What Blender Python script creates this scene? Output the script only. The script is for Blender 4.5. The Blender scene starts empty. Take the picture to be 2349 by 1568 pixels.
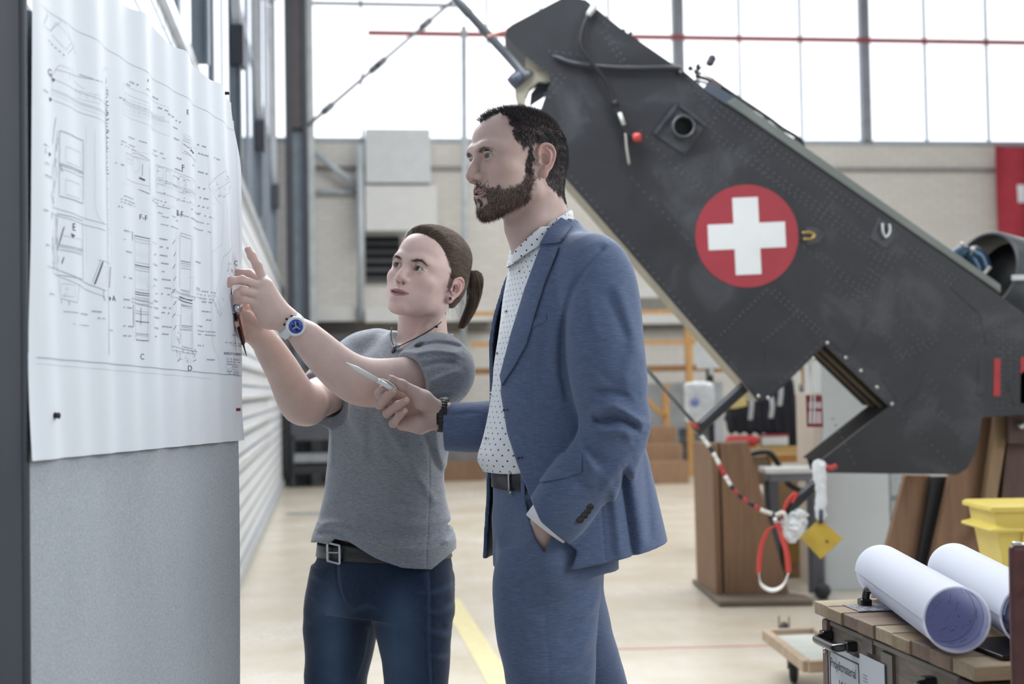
import bpy, bmesh, math, random
import numpy as np
from mathutils import Vector, Matrix
R = math.radians
scn = bpy.context.scene
COL = scn.collection
rng = np.random.default_rng(7)
random.seed(7)

# ------------------------------------------------------------------ camera
W_PX, H_PX, F_PX = 2349.0, 1568.0, 3270.0
CAM_Z, PITCH, ROLL = 1.26, 1.9, 1.0
cam_d = bpy.data.cameras.new('camera')
cam_d.sensor_width = 36.0
cam_d.lens = F_PX * 36.0 / W_PX
cam_d.clip_start = 0.05
cam_d.clip_end = 300
cam_d.dof.use_dof = True
cam_d.dof.focus_distance = 2.95
cam_d.dof.aperture_fstop = 3.6
cam = bpy.data.objects.new('camera', cam_d)
COL.objects.link(cam)
CAMROT = (Matrix.Rotation(R(90 + PITCH), 3, 'X') @ Matrix.Rotation(R(-ROLL), 3, 'Z'))
cam.matrix_world = Matrix.Translation((0, 0, CAM_Z)) @ CAMROT.to_4x4()
scn.camera = cam
_CR = np.array(CAMROT)

def P(px, py, D):
    """world point seen at photo pixel (px, py) whose distance along +Y is D"""
    d = _CR @ np.array([(px - W_PX / 2) / F_PX, -(py - H_PX / 2) / F_PX, -1.0])
    d = d * (D / d[1])
    return np.array([d[0], d[1], CAM_Z + d[2]])

def onfloor(px, py, z=0.0):
    d = _CR @ np.array([(px - W_PX / 2) / F_PX, -(py - H_PX / 2) / F_PX, -1.0])
    t = (z - CAM_Z) / d[2]
    return np.array([d[0] * t, d[1] * t, z])

def proj(p):
    q = _CR.T @ (np.asarray(p, float) - np.array([0, 0, CAM_Z]))
    return np.array([W_PX / 2 + F_PX * q[0] / -q[2], H_PX / 2 - F_PX * q[1] / -q[2]])

# ------------------------------------------------------------------ light
scn.view_settings.view_transform = 'Standard'
scn.view_settings.look = 'None'
scn.view_settings.gamma = 1.0
scn.view_settings.use_curve_mapping = False
scn.view_settings.exposure = 0.0
world = bpy.data.worlds.new('daylight')
scn.world = world
world.use_nodes = True
_wn = world.node_tree.nodes
_bg = _wn['Background']
_tc = _wn.new('ShaderNodeTexCoord')
_sx = _wn.new('ShaderNodeSeparateXYZ')
_cr = _wn.new('ShaderNodeValToRGB')
_ma = _wn.new('ShaderNodeMath'); _ma.operation = 'MULTIPLY_ADD'
_ma.inputs[1].default_value = 0.5; _ma.inputs[2].default_value = 0.5
world.node_tree.links.new(_tc.outputs['Generated'], _sx.inputs[0])
world.node_tree.links.new(_sx.outputs['Y'], _ma.inputs[0])
world.node_tree.links.new(_ma.outputs[0], _cr.inputs[0])
world.node_tree.links.new(_cr.outputs[0], _bg.inputs[0])
_cr.color_ramp.elements[0].color = (0.085, 0.10, 0.13, 1)
_cr.color_ramp.elements[0].position = 0.35
_cr.color_ramp.elements[1].color = (1.0, 1.0, 1.0, 1)
_cr.color_ramp.elements[1].position = 0.85
_bg.inputs[1].default_value = 2.2

def area(name, loc, target, sx, sy, power, color=(1, 1, 1)):
    l = bpy.data.lights.new(name, 'AREA')
    l.shape = 'RECTANGLE'; l.size = sx; l.size_y = sy
    l.energy = power; l.color = color
    o = bpy.data.objects.new(name, l)
    COL.objects.link(o)
    o.location = loc
    o.rotation_euler = (Vector(target) - Vector(loc)).to_track_quat('-Z', 'Y').to_euler()
    return o
# soft lamps added overhead and at the sides; left one stands for window band
area('roof_light', (1.5, 4.5, 6.5), (0.6, 3.0, 0.8), 3.0, 3.0, 60, (0.96, 0.98, 1.0))  # overhead fill lamp added above the people
area('roof_light', (2.0, 13.0, 8.0), (2.0, 13.0, 0), 10.0, 9.0, 1100, (1.0, 0.98, 0.95))  # large overhead lamp added to brighten the rear of the hall
area('window_light', (-.45, 5.4, 3.9), (0.1, 3.0, 1.3), 2.2, 1.6, 175, (0.93, 0.97, 1.0))  # set inside the hall, stands in for the left window band
area('window_light', (5.0, 1.2, 3.6), (-.4, 2.7, 1.4), 3.5, 3.0, 205, (0.96, 0.98, 1.0))  # fill lamp added at the right to brighten the drawing

# ------------------------------------------------------------------ object helpers
def tag(o, label=None, cat=None, group=None, kind=None):
    if label: o['label'] = label
    if cat: o['category'] = cat
    if group: o['group'] = group
    if kind: o['kind'] = kind
    return o

def link_mesh(name, me, mat=None, parent=None, loc=None):
    o = bpy.data.objects.new(name, me)
    COL.objects.link(o)
    if mat is not None:
        for m in (mat if isinstance(mat, (list, tuple)) else [mat]):
            me.materials.append(m)
    if loc is not None: o.location = loc
    if parent is not None:
        o.parent = parent
        # geometry is written in world coordinates: keep it there
        o.matrix_parent_inverse = parent_inv(parent)
    return o

def parent_inv(p):
    m = Matrix.Identity(4)
    q = p
    chain = []
    while q is not None:
        chain.append(q); q = q.parent
    for q in reversed(chain):
        m = m @ q.matrix_parent_inverse @ Matrix.LocRotScale(q.location, q.rotation_euler, q.scale)
    return m.inverted()

def empty(name, loc, label=None, cat=None, group=None, kind=None):
    o = bpy.data.objects.new(name, None)
    o.empty_display_size = 0.05
    COL.objects.link(o)
    o.location = Vector(loc)
    return tag(o, label, cat, group, kind)

class MB:
    """collects shapes, links them as ONE mesh object"""
    def __init__(s):
        s.v = []; s.f = []; s.n = 0; s.sm = []; s.mi = []
        s.cur = 0
    def add(s, V, Fc, smooth=False, M=None):
        V = np.asarray(V, float).reshape(-1, 3)
        if M is not None:
            M = np.array(M)
            V = V @ M[:3, :3].T + M[:3, 3]
        s.v.append(V)
        for f in Fc:
            s.f.append(tuple(int(i) + s.n for i in f)); s.sm.append(smooth); s.mi.append(s.cur)
        s.n += len(V)
        return s
    def box(s, c, d, M=None, rot=None):
        x, y, z = d[0] / 2, d[1] / 2, d[2] / 2
        V = np.array([(-x, -y, -z), (x, -y, -z), (x, y, -z), (-x, y, -z), (-x, -y, z), (x, -y, z), (x, y, z), (-x, y, z)])
        if rot is not None: V = V @ np.array(rot).T
        V = V + np.array(c)
        return s.add(V, [(0, 3, 2, 1), (4, 5, 6, 7), (0, 1, 5, 4), (1, 2, 6, 5), (2, 3, 7, 6), (3, 0, 4, 7)], False, M)
    def beam(s, a, b, w, h, up=(0, 0, 1)):
        a = np.array(a, float); b = np.array(b, float)
        z = b - a; L = np.linalg.norm(z); z /= L
        up = np.array(up, float)
        if abs(z @ up) > .99: up = np.array([0, 1.0, 0])
        x = np.cross(up, z); x /= np.linalg.norm(x); y = np.cross(z, x)
        return s.box((a + b) / 2, (w, h, L), rot=np.stack([x, y, z], 1))
    def prism(s, poly, nrm, t, M=None):
        """polygon (world points, planar) extruded by t along nrm"""
        Pp = np.asarray(poly, float); n = len(Pp)
        nv = np.asarray(nrm, float)
        V = np.vstack([Pp, Pp + nv * t])
        Fc = [tuple(range(n))[::-1], tuple(range(n, 2 * n))]
        Fc += [(i, (i + 1) % n, n + (i + 1) % n, n + i) for i in range(n)]
        return s.add(V, Fc, False, M)
    def tube(s, pts, r, seg=10, caps=True, smooth=True):
        pts = np.asarray(pts, float); n = len(pts)
        rr = np.broadcast_to(np.asarray(r, float), (n,))
        T = np.gradient(pts, axis=0); T /= np.linalg.norm(T, axis=1)[:, None] + 1e-12
        up = np.array([0, 0, 1.0])
        if abs(T[0] @ up) > .9: up = np.array([1.0, 0, 0])
        x = np.cross(up, T[0]); x /= np.linalg.norm(x)
        a = np.linspace(0, 2 * math.pi, seg, endpoint=False)
        V = []
        for i in range(n):
            x = x - T[i] * (x @ T[i]); x /= np.linalg.norm(x); y = np.cross(T[i], x)
            V.append(pts[i] + rr[i] * (np.cos(a)[:, None] * x + np.sin(a)[:, None] * y))
        V = np.vstack(V)
        Fc = [(i * seg + j, i * seg + (j + 1) % seg, (i + 1) * seg + (j + 1) % seg, (i + 1) * seg + j) for i in range(n - 1) for j in range(seg)]
        s.add(V, Fc, smooth)
        if caps:
            s.f.append(tuple(s.n - len(V) + j for j in range(seg))[::-1]); s.sm.append(False); s.mi.append(s.cur)
            s.f.append(tuple(s.n - seg + j for j in range(seg))); s.sm.append(False); s.mi.append(s.cur)
        return s
    def lathe(s, a, b, prof, seg=24, smooth=True, caps=True):
        """prof = list of (t along a->b in metres, radius)"""
        a = np.array(a, float); b = np.array(b, float); z = b - a; z /= np.linalg.norm(z)
        up = np.array([0, 0, 1.0]) if abs(z[2]) < .9 else np.array([1.0, 0, 0])
        x = np.cross(up, z); x /= np.linalg.norm(x); y = np.cross(z, x)
        an = np.linspace(0, 2 * math.pi, seg, endpoint=False)
        ring = np.cos(an)[:, None] * x + np.sin(an)[:, None] * y
        V = np.vstack([a + z * t + ring * max(r, 1e-5) for t, r in prof])
        n = len(prof)
        Fc = [(i * seg + j, i * seg + (j + 1) % seg, (i + 1) * seg + (j + 1) % seg, (i + 1) * seg + j) for i in range(n - 1) for j in range(seg)]
        if caps: Fc += [tuple(range(seg))[::-1], tuple((n - 1) * seg + j for j in range(seg))]
        return s.add(V, Fc, smooth)
    def ball(s, c, r, seg=12, rings=8, M=None):
        r = np.broadcast_to(np.asarray(r, float), (3,))
        V = [(0, 0, 1)]
        for i in range(1, rings):
            t = math.pi * i / rings
            for j in range(seg):
                p = 2 * math.pi * j / seg
                V.append((math.sin(t) * math.cos(p), math.sin(t) * math.sin(p), math.cos(t)))
        V.append((0, 0, -1))
        V = np.array(V) * r
        if M is not None: V = V @ np.array(M).T
        V = V + np.array(c)
        Fc = [(0, 1 + j, 1 + (j + 1) % seg) for j in range(seg)]
        for i in range(rings - 2):
            for j in range(seg):
                a = 1 + i * seg + j; b = 1 + i * seg + (j + 1) % seg
                Fc.append((a, a + seg, b + seg, b))
        e = len(V) - 1; k = 1 + (rings - 2) * seg
        Fc += [(e, k + (j + 1) % seg, k + j) for j in range(seg)]
        return s.add(V, Fc, True)
    def grid(s, G, smooth=True, flip=False):
        """G: (n, m, 3) points"""
        n, m = G.shape[:2]
        Fc = []
        for i in range(n - 1):
            for j in range(m - 1):
                q = (i * m + j, i * m + j + 1, (i + 1) * m + j + 1, (i + 1) * m + j)
                Fc.append(q[::-1] if flip else q)
        return s.add(G.reshape(-1, 3), Fc, smooth)
    def build(s, name, mat=None, parent=None, bevel=0, origin=None, **kw):
        V = np.vstack(s.v)
        o0 = V.mean(0) * 0
        if origin is not None: o0 = np.array(origin, float)
        me = bpy.data.meshes.new(name)
        me.from_pydata((V - o0).tolist(), [], s.f)
        me.polygons.foreach_set('use_smooth', s.sm)
        me.polygons.foreach_set('material_index', s.mi)
        me.update()
        if origin is not None and parent is None:
            o = link_mesh(name, me, mat, parent, Vector(o0))
        else:
            if origin is not None: me.transform(Matrix.Translation(Vector(o0)))
            o = link_mesh(name, me, mat, parent)
        if bevel:
            md = o.modifiers.new('bevel', 'BEVEL'); md.width = bevel; md.segments = 2
            md.limit_method = 'ANGLE'; md.angle_limit = R(40)
        if kw: tag(o, **kw)
        return o

def spline(pts, n=40):
    """Catmull-Rom through pts"""
    p = np.asarray(pts, float); m = len(p)
    q = np.vstack([2 * p[0] - p[1], p, 2 * p[-1] - p[-2]])
    t = np.linspace(0, m - 1 - 1e-9, n); i = t.astype(int); u = (t - i)[:, None]
    a, b, c, d = q[i], q[i + 1], q[i + 2], q[i + 3]
    return .5 * (2 * b + (c - a) * u + (2 * a - 5 * b + 4 * c - d) * u ** 2 + (3 * b - a - 3 * c + d) * u ** 3)

# ------------------------------------------------------------------ materials
_mats = {}
class NT:
    def __init__(s, name):
        s.m = bpy.data.materials.new(name); s.m.use_nodes = True
        s.t = s.m.node_tree; s.n = s.t.nodes; s.b = s.n['Principled BSDF']
    def new(s, t, **kw):
        n = s.n.new(t)
        for k, v in kw.items():
            if isinstance(v, bpy.types.NodeSocket): s.t.links.new(v, n.inputs[k])
            elif k in n.inputs: n.inputs[k].default_value = v
            else: setattr(n, k, v)
        return n
    def link(s, a, b): s.t.links.new(a, b)
    def obj(s, scale=(1, 1, 1), rot=(0, 0, 0), gen=False):
        tc = s.new('ShaderNodeTexCoord'); mp = s.new('ShaderNodeMapping')
        s.link(tc.outputs['Object'], mp.inputs[0])
        mp.inputs['Scale'].default_value = scale; mp.inputs['Rotation'].default_value = rot
        return mp.outputs[0]
    def noise(s, vec, scale=5, detail=3, rough=.5, dist=0):
        n = s.new('ShaderNodeTexNoise'); s.link(vec, n.inputs['Vector'])
        n.inputs['Scale'].default_value = scale; n.inputs['Detail'].default_value = detail
        n.inputs['Roughness'].default_value = rough; n.inputs['Distortion'].default_value = dist
        return n.outputs['Fac']
    def ramp(s, fac, stops):
        r = s.new('ShaderNodeValToRGB'); s.link(fac, r.inputs[0])
        e = r.color_ramp.elements
        while len(e) < len(stops): e.new(.5)
        for k, (p, c) in enumerate(stops):
            e[k].position = p; e[k].color = c4(c)
        return r.outputs[0]
    def mix(s, fac, a, b, mode='MIX'):
        m = s.new('ShaderNodeMix'); m.data_type = 'RGBA'; m.blend_type = mode
        for sock, v in ((m.inputs[0], fac), (m.inputs[6], a), (m.inputs[7], b)):
            if isinstance(v, bpy.types.NodeSocket): s.link(v, sock)
            else: sock.default_value = v if sock == m.inputs[0] else c4(v)
        return m.outputs[2]
    def math(s, op, a, b=None, c=None, clamp=False):
        m = s.new('ShaderNodeMath'); m.operation = op; m.use_clamp = clamp
        for k, v in enumerate((a, b, c)):
            if v is None: continue
            if isinstance(v, bpy.types.NodeSocket): s.link(v, m.inputs[k])
            else: m.inputs[k].default_value = v
        return m.outputs[0]
    def attr(s, name):
        return s.new('ShaderNodeAttribute', attribute_name=name).outputs['Fac']
    def bump(s, h, strength=.3, dist=.002, normal=None):
        b = s.new('ShaderNodeBump'); s.link(h, b.inputs['Height'])
        b.inputs['Strength'].default_value = strength; b.inputs['Distance'].default_value = dist
        if normal is not None: s.link(normal, b.inputs['Normal'])
        s.link(b.outputs[0], s.b.inputs['Normal']); return b.outputs[0]
    def set(s, **kw):
        names = dict(color='Base Color', rough='Roughness', metal='Metallic', spec='Specular IOR Level', sss='Subsurface Weight',
                     sheen='Sheen Weight', coat='Coat Weight', trans='Transmission Weight', ior='IOR', alpha='Alpha')
        for k, v in kw.items():
            i = s.b.inputs[names[k]]
            if isinstance(v, bpy.types.NodeSocket): s.link(v, i)
            elif k == 'color': i.default_value = c4(v)
            else: i.default_value = v
        return s.m

def c4(c):
    if isinstance(c, str):   # hex sRGB
        c = c.lstrip('#'); v = [int(c[i:i + 2], 16) / 255 for i in (0, 2, 4)]
        v = [x / 12.92 if x <= .04045 else ((x + .055) / 1.055) ** 2.4 for x in v]
        return (*v, 1)
    return (*c[:3], 1)

def plain(name, color, rough=.5, metal=0, var=.12, vscale=6, bump=0, bscale=60, spec=.5, coat=0):
    if name in _mats: return _mats[name]
    t = NT(name); v = t.obj()
    n = t.noise(v, vscale, 4)
    c = c4(color)
    lo = tuple(x * (1 - var) for x in c[:3]); hi = tuple(min(1, x * (1 + var)) for x in c[:3])
    t.set(color=t.ramp(n, [(.3, lo), (.7, hi)]), rough=rough, metal=metal, spec=spec, coat=coat)
    if bump: t.bump(t.noise(v, bscale, 3), bump, .002)
    _mats[name] = t.m
    return t.m

# ------------------------------------------------------------------ implicit surfaces (organic shapes)
def rotm(ax=(0, 0, 0)):
    """euler XYZ degrees -> 3x3"""
    from mathutils import Euler
    return np.array(Euler([R(a) for a in ax], 'XYZ').to_matrix())

def frame(z, up=(0, 0, 1)):
    z = np.array(z, float); z /= np.linalg.norm(z)
    x = np.cross(np.array(up, float), z)
    if np.linalg.norm(x) < 1e-6: x = np.array([1.0, 0, 0])
    x /= np.linalg.norm(x)
    return np.stack([x, np.cross(z, x), z], 1)

class SDF:
    def __init__(s): s.ops = []; s.post = None
    def _add(s, fn, c, r, k, mode):
        s.ops.append((fn, np.array(c, float), float(r), float(k), mode)); return s
    def ell(s, c, r, rot=None, k=.01, mode='u'):
        c = np.array(c, float); r = np.array(r, float)
        Rm = None if rot is None else (rotm(rot) if np.ndim(rot) == 1 else np.array(rot))
        def fn(p):
            q = p - c
            if Rm is not None: q = q @ Rm
            k0 = np.sqrt(((q / r) ** 2).sum(-1)); k1 = np.sqrt(((q / r ** 2) ** 2).sum(-1)) + 1e-9
            return k0 * (k0 - 1) / k1
        return s._add(fn, c, r.max(), k, mode)
    def cap(s, a, b, ra, rb=None, k=.01, mode='u', flat=None):
        """capsule; flat=(dir, factor) squashes the section along dir"""
        a = np.array(a, float); b = np.array(b, float); rb = ra if rb is None else rb
        ab = b - a; L2 = ab @ ab + 1e-12
        if flat is not None:
            fd = np.array(flat[0], float); fd /= np.linalg.norm(fd); ff = 1 / flat[1] - 1
        def fn(p):
            q = p - a
            t = np.clip((q @ ab) / L2, 0, 1)
            e = q - t[..., None] * ab
            if flat is not None:
                e = e + (e @ fd)[..., None] * fd * ff
            return np.sqrt((e ** 2).sum(-1)) - (ra + (rb - ra) * t)
        return s._add(fn, (a + b) / 2, math.sqrt(L2) / 2 + max(ra, rb), k, mode)
    def chain(s, pts, rad, k=.01, mode='u', flat=None):
        rad = np.broadcast_to(np.asarray(rad, float), (len(pts),))
        for i in range(len(pts) - 1): s.cap(pts[i], pts[i + 1], rad[i], rad[i + 1], k, mode, flat)
        return s
    def box(s, c, h, rot=None, rad=.003, k=.005, mode='u'):
        c = np.array(c, float); h = np.array(h, float) - rad
        Rm = None if rot is None else (rotm(rot) if np.ndim(rot) == 1 else np.array(rot))
        def fn(p):
            q = p - c
            if Rm is not None: q = q @ Rm
            q = np.abs(q) - h
            return np.sqrt((np.maximum(q, 0) ** 2).sum(-1)) + np.minimum(q.max(-1), 0) - rad
        return s._add(fn, c, np.linalg.norm(h) + rad, k, mode)
    def tower(s, rows, k=.02, mode='u', axis=2, smooth=True):
        """rows: (z, cx, cy, rx, ry, yaw_deg[, power]) vertical stack of superellipses"""
        rows = sorted(rows, key=lambda r: r[0]); A = np.array([(*r, 2.3)[:7] for r in rows], float)
        if smooth and len(A) > 2:
            zz = np.linspace(A[0, 0], A[-1, 0], 90); B = []
            for j in range(1, 7):
                B.append(_pchip(A[:, 0], A[:, j], zz))
            A = np.column_stack([zz] + B)
        zlo, zhi = A[0, 0], A[-1, 0]; n = len(A)
        c = np.array([A[:, 1].mean(), A[:, 2].mean(), (zlo + zhi) / 2]); rmax = max(A[:, 3].max(), A[:, 4].max())
        rad = math.hypot((zhi - zlo) / 2, rmax + np.hypot(A[:, 1] - c[0], A[:, 2] - c[1]).max())
        def fn(p):
            z = np.clip(p[..., 2], zlo, zhi)
            I = [np.interp(z, A[:, 0], A[:, j]) for j in range(1, 7)]
            x = p[..., 0] - I[0]; y = p[..., 1] - I[1]
            ca, sa = np.cos(np.radians(I[4])), np.sin(np.radians(I[4]))
            u = (x * ca + y * sa); v = (-x * sa + y * ca); pw = I[5]
            q = (np.abs(u / I[2]) ** pw + np.abs(v / I[3]) ** pw) ** (1 / pw)
            L = np.sqrt(u * u + v * v) + 1e-9
            d = L * (1 - 1 / np.maximum(q, 1e-3))
            d = np.maximum(d, -np.minimum(I[2], I[3]))
            dz = np.maximum(zlo - p[..., 2], p[..., 2] - zhi)
            return np.where(dz > 0, np.sqrt(np.maximum(d, 0) ** 2 + dz ** 2) + np.minimum(d, 0) * 0, np.maximum(d, dz))
        return s._add(fn, c, rad, k, mode)
    def half(s, pt, n, k=.002):
        """cut away everything on the +n side of the plane"""
        pt = np.array(pt, float); n = np.array(n, float); n /= np.linalg.norm(n)
        return s._add(lambda p: (p - pt) @ n, (0, 0, 0), 1e9, k, 'i')
    def fn(s, f, c=(0, 0, 0), r=1e9, k=0, mode='d'):
        return s._add(f, c, r, k, mode)
    def sub(s, other, c, r, k=.004, mode='u'):
        return s._add(lambda p: other(p), c, r, k, mode)
    def __call__(s, p):
        sh = p.shape[:-1]; q = p.reshape(-1, 3)
        return s.ev(q[:, None, :], q, 0.0)[:, 0].reshape(sh)
    def ev(s, pts, cen, rad):
        d = np.full(pts.shape[:2], 9.0)
        for fn, c, r, k, mode in s.ops:
            if r < 1e8:
                m = np.nansum((cen - c) ** 2, 1) < (r + rad + max(k, .004) * 1.5 + .02) ** 2
                if mode == 'u': pass
                if not m.any(): continue
                if m.all(): m = slice(None)
            else: m = slice(None)
            e = fn(pts[m]); a = d[m]
            if mode == 'u':
                h = np.maximum(k - np.abs(a - e), 0); v = np.minimum(a, e) - (h * h / (4 * k) if k > 0 else 0)
            elif mode == 's':
                e = -e; h = np.maximum(k - np.abs(a - e), 0); v = np.maximum(a, e) + (h * h / (4 * k) if k > 0 else 0)
            elif mode == 'i':
                h = np.maximum(k - np.abs(a - e), 0); v = np.maximum(a, e) + (h * h / (4 * k) if k > 0 else 0)
            else: v = a + e
            d[m] = v
        return d

def _pchip(x, y, xi):
    h = np.diff(x); dl = np.diff(y) / h; m = np.zeros(len(x))
    for i in range(1, len(x) - 1):
        if dl[i - 1] * dl[i] > 0:
            w1 = 2 * h[i] + h[i - 1]; w2 = h[i] + 2 * h[i - 1]
            m[i] = (w1 + w2) / (w1 / dl[i - 1] + w2 / dl[i])
    m[0] = dl[0]; m[-1] = dl[-1]
    i = np.clip(np.searchsorted(x, xi) - 1, 0, len(x) - 2); t = (xi - x[i]) / h[i]
    return ((1 + 2 * t) * (1 - t) ** 2 * y[i] + t * (1 - t) ** 2 * h[i] * m[i] + t * t * (3 - 2 * t) * y[i + 1] + t * t * (t - 1) * h[i] * m[i + 1])

def nets(f, lo, hi, h, slack=.012, B=8, project=True):
    """sparse surface nets of SDF f inside the box lo..hi with voxel h -> (V, quads)"""
    lo = np.array(lo, float); hi = np.array(hi, float)
    nb = np.ceil((hi - lo) / (h * B)).astype(int)
    I = np.stack(np.meshgrid(*[np.arange(n) for n in nb], indexing='ij'), -1).reshape(-1, 3)
    cen = lo + (I + .5) * h * B
    rad = h * B * .87
    keep = []
    for c0 in range(0, len(cen), 20000):
        cc = cen[c0:c0 + 20000]
        dd = f.ev(cc[:, None, :], cc, rad)[:, 0]
        keep.append(np.abs(dd) < rad * 1.25 + slack)
    I = I[np.concatenate(keep)]; cen = lo + (I + .5) * h * B
    g = np.arange(B + 1); G = np.stack(np.meshgrid(g, g, g, indexing='ij'), -1)
    S = nb * B + 2
    keyf = lambda a: (a[..., 0] * S[1] + a[..., 1]) * S[2] + a[..., 2]
    Vs, Ks, Q = [], [], []
    edges = []
    for c0 in range(0, len(I), 1500):
        Ib = I[c0:c0 + 1500]
        base = Ib[:, None, None, None, :] * B + G
        pts = (lo + base * h).reshape(len(Ib), -1, 3)
        D = f.ev(pts, cen[c0:c0 + 1500], rad).reshape(len(Ib), B + 1, B + 1, B + 1)
        s = D < 0
        acc = np.zeros((len(Ib), B, B, B, 3)); cnt = np.zeros((len(Ib), B, B, B))
        for ax in range(3):
            o = [a for a in range(3) if a != ax]
            sl0 = [slice(None)] * 4; sl1 = [slice(None)] * 4
            sl0[ax + 1] = slice(0, B); sl1[ax + 1] = slice(1, B + 1)
            a, b = D[tuple(sl0)], D[tuple(sl1)]; x = (a < 0) != (b < 0)
            t = np.where(x, a / np.where(x, a - b, 1), 0)
            for u in (0, 1):
                for w in (0, 1):
                    cs = [slice(None)] * 4
                    cs[o[0] + 1] = slice(u, u + B); cs[o[1] + 1] = slice(w, w + B)
                    xx = x[tuple(cs)]; tt = t[tuple(cs)]
                    off = np.zeros(3); off[o[0]] = u; off[o[1]] = w
                    for q in range(3):
                        acc[..., q] += np.where(xx, tt if q == ax else off[q], 0)
                    cnt += xx
            # edges owned by this block
            cs = [slice(None)] * 4
            cs[o[0] + 1] = slice(0, B); cs[o[1] + 1] = slice(0, B)
            xx = x[tuple(cs)]; w = np.argwhere(xx)
            gp = Ib[w[:, 0]] * B + w[:, 1:]
            sg = (a[tuple(cs)] < 0)[xx]
            edges.append((ax, gp, sg))
        w = np.argwhere(cnt > 0)
        ci = Ib[w[:, 0]] * B + w[:, 1:]
        v = acc[cnt > 0] / cnt[cnt > 0][:, None]
        Vs.append(lo + (ci + v) * h); Ks.append(keyf(ci))
    V = np.vstack(Vs); K = np.concatenate(Ks); od = np.argsort(K); K = K[od]; V = V[od]
    for ax, gp, sg in edges:
        if not len(gp): continue
        u, w = [(1, 2), (2, 0), (0, 1)][ax]
        qs = []
        for du, dw in ((-1, -1), (0, -1), (0, 0), (-1, 0)):
            c = gp.copy(); c[:, u] += du; c[:, w] += dw; qs.append(keyf(c))
        q = np.stack(qs, 1); ix = np.searchsorted(K, q); ix = np.minimum(ix, len(K) - 1)
        ok = (K[ix] == q).all(1)
        ix = np.where(sg[:, None], ix, ix[:, ::-1])
        Q.append(ix[ok])
    Q = np.vstack(Q)
    if project:
        for _ in range(2):
            e = h * .5
            d0 = f(V)
            gr = np.stack([f(V + np.eye(3)[i] * e) - d0 for i in range(3)], -1) / e
            n2 = (gr ** 2).sum(-1) + 1e-6
            st = np.clip(d0 / n2, -h * .6, h * .6)
            V = V - gr * st[:, None]
            # slight tangential relax
            if _ == 0:
                A = np.zeros_like(V); C = np.zeros(len(V))
                for i in range(4):
                    np.add.at(A, Q[:, i], V[Q[:, (i + 1) % 4]]); np.add.at(C, Q[:, i], 1)
                V = np.where(C[:, None] > 0, .5 * V + .5 * A / np.maximum(C, 1)[:, None], V)
    return V, Q

def nets_obj(name, parts, mat, parent=None, attrs=None, mats_idx=None):
    """parts: list of (V, Q); attrs: dict name -> per-vertex array"""
    Vs, Qs, n = [], [], 0
    for V, Q in parts:
        Vs.append(V); Qs.append(Q + n); n += len(V)
    V = np.vstack(Vs); Q = np.vstack(Qs)
    me = bpy.data.meshes.new(name)
    me.vertices.add(len(V)); me.vertices.foreach_set('co', V.astype(np.float32).ravel())
    me.loops.add(len(Q) * 4); me.loops.foreach_set('vertex_index', Q.astype(np.int32).ravel())
    me.polygons.add(len(Q)); me.polygons.foreach_set('loop_start', np.arange(0, len(Q) * 4, 4, dtype=np.int32))
    me.polygons.foreach_set('use_smooth', np.ones(len(Q), bool))
    if mats_idx is not None: me.polygons.foreach_set('material_index', mats_idx(V[Q].mean(1)).astype(np.int32))
    me.update(calc_edges=True)
    if attrs:
        for k, a in attrs.items():
            at = me.attributes.new(k, 'FLOAT', 'POINT'); at.data.foreach_set('value', np.asarray(a, np.float32))
    return link_mesh(name, me, mat, parent)

def vnoise(p, scale, seed=0):
    """smooth value noise in -1..1, p (...,3)"""
    q = p * scale + seed * 17.13
    i = np.floor(q).astype(np.int64); u = q - i; u = u * u * (3 - 2 * u)
    def h(a, b, c):
        n = (a * 374761393 + b * 668265263 + c * 2147483647 + seed * 9176) & 0xffffffff
        n = ((n ^ (n >> 13)) * 1274126177) & 0xffffffff
        return ((n ^ (n >> 16)) & 0xffff) / 32767.5 - 1
    r = 0
    for dx in (0, 1):
        for dy in (0, 1):
            for dz in (0, 1):
                wt = (u[..., 0] if dx else 1 - u[..., 0]) * (u[..., 1] if dy else 1 - u[..., 1]) * (u[..., 2] if dz else 1 - u[..., 2])
                r = r + wt * h(i[..., 0] + dx, i[..., 1] + dy, i[..., 2] + dz)
    return r

def ss(a, b, x):
    t = np.clip((x - a) / (b - a), 0, 1); return t * t * (3 - 2 * t)
def poly2(px, D):
    """photo-outline pixels -> (X, Z) metres at distance D"""
    return np.array([P(x, y, D)[[0, 2]] for x, y in px])

def sdpoly(q, v):
    """2-D signed distance from points q (...,2) to closed polygon v"""
    d = np.full(q.shape[:-1], 1e9); s = np.ones(q.shape[:-1])
    n = len(v); j = n - 1
    for i in range(n):
        e = v[j] - v[i]; w = q - v[i]
        b = w - e * np.clip((w @ e) / (e @ e), 0, 1)[..., None]
        d = np.minimum(d, (b ** 2).sum(-1))
        c1 = q[..., 1] >= v[i][1]; c2 = q[..., 1] < v[j][1]; c3 = e[0] * w[..., 1] > e[1] * w[..., 0]
        s = np.where((c1 & c2 & c3) | (~c1 & ~c2 & ~c3), -s, s)
        j = i
    return s * np.sqrt(d)

def dline(q, v):
    d = np.full(q.shape[:-1], 1e9)
    for i in range(len(v) - 1):
        e = v[i + 1] - v[i]; w = q - v[i]
        b = w - e * np.clip((w @ e) / (e @ e + 1e-12), 0, 1)[..., None]
        d = np.minimum(d, (b ** 2).sum(-1))
    return np.sqrt(d)

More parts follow.
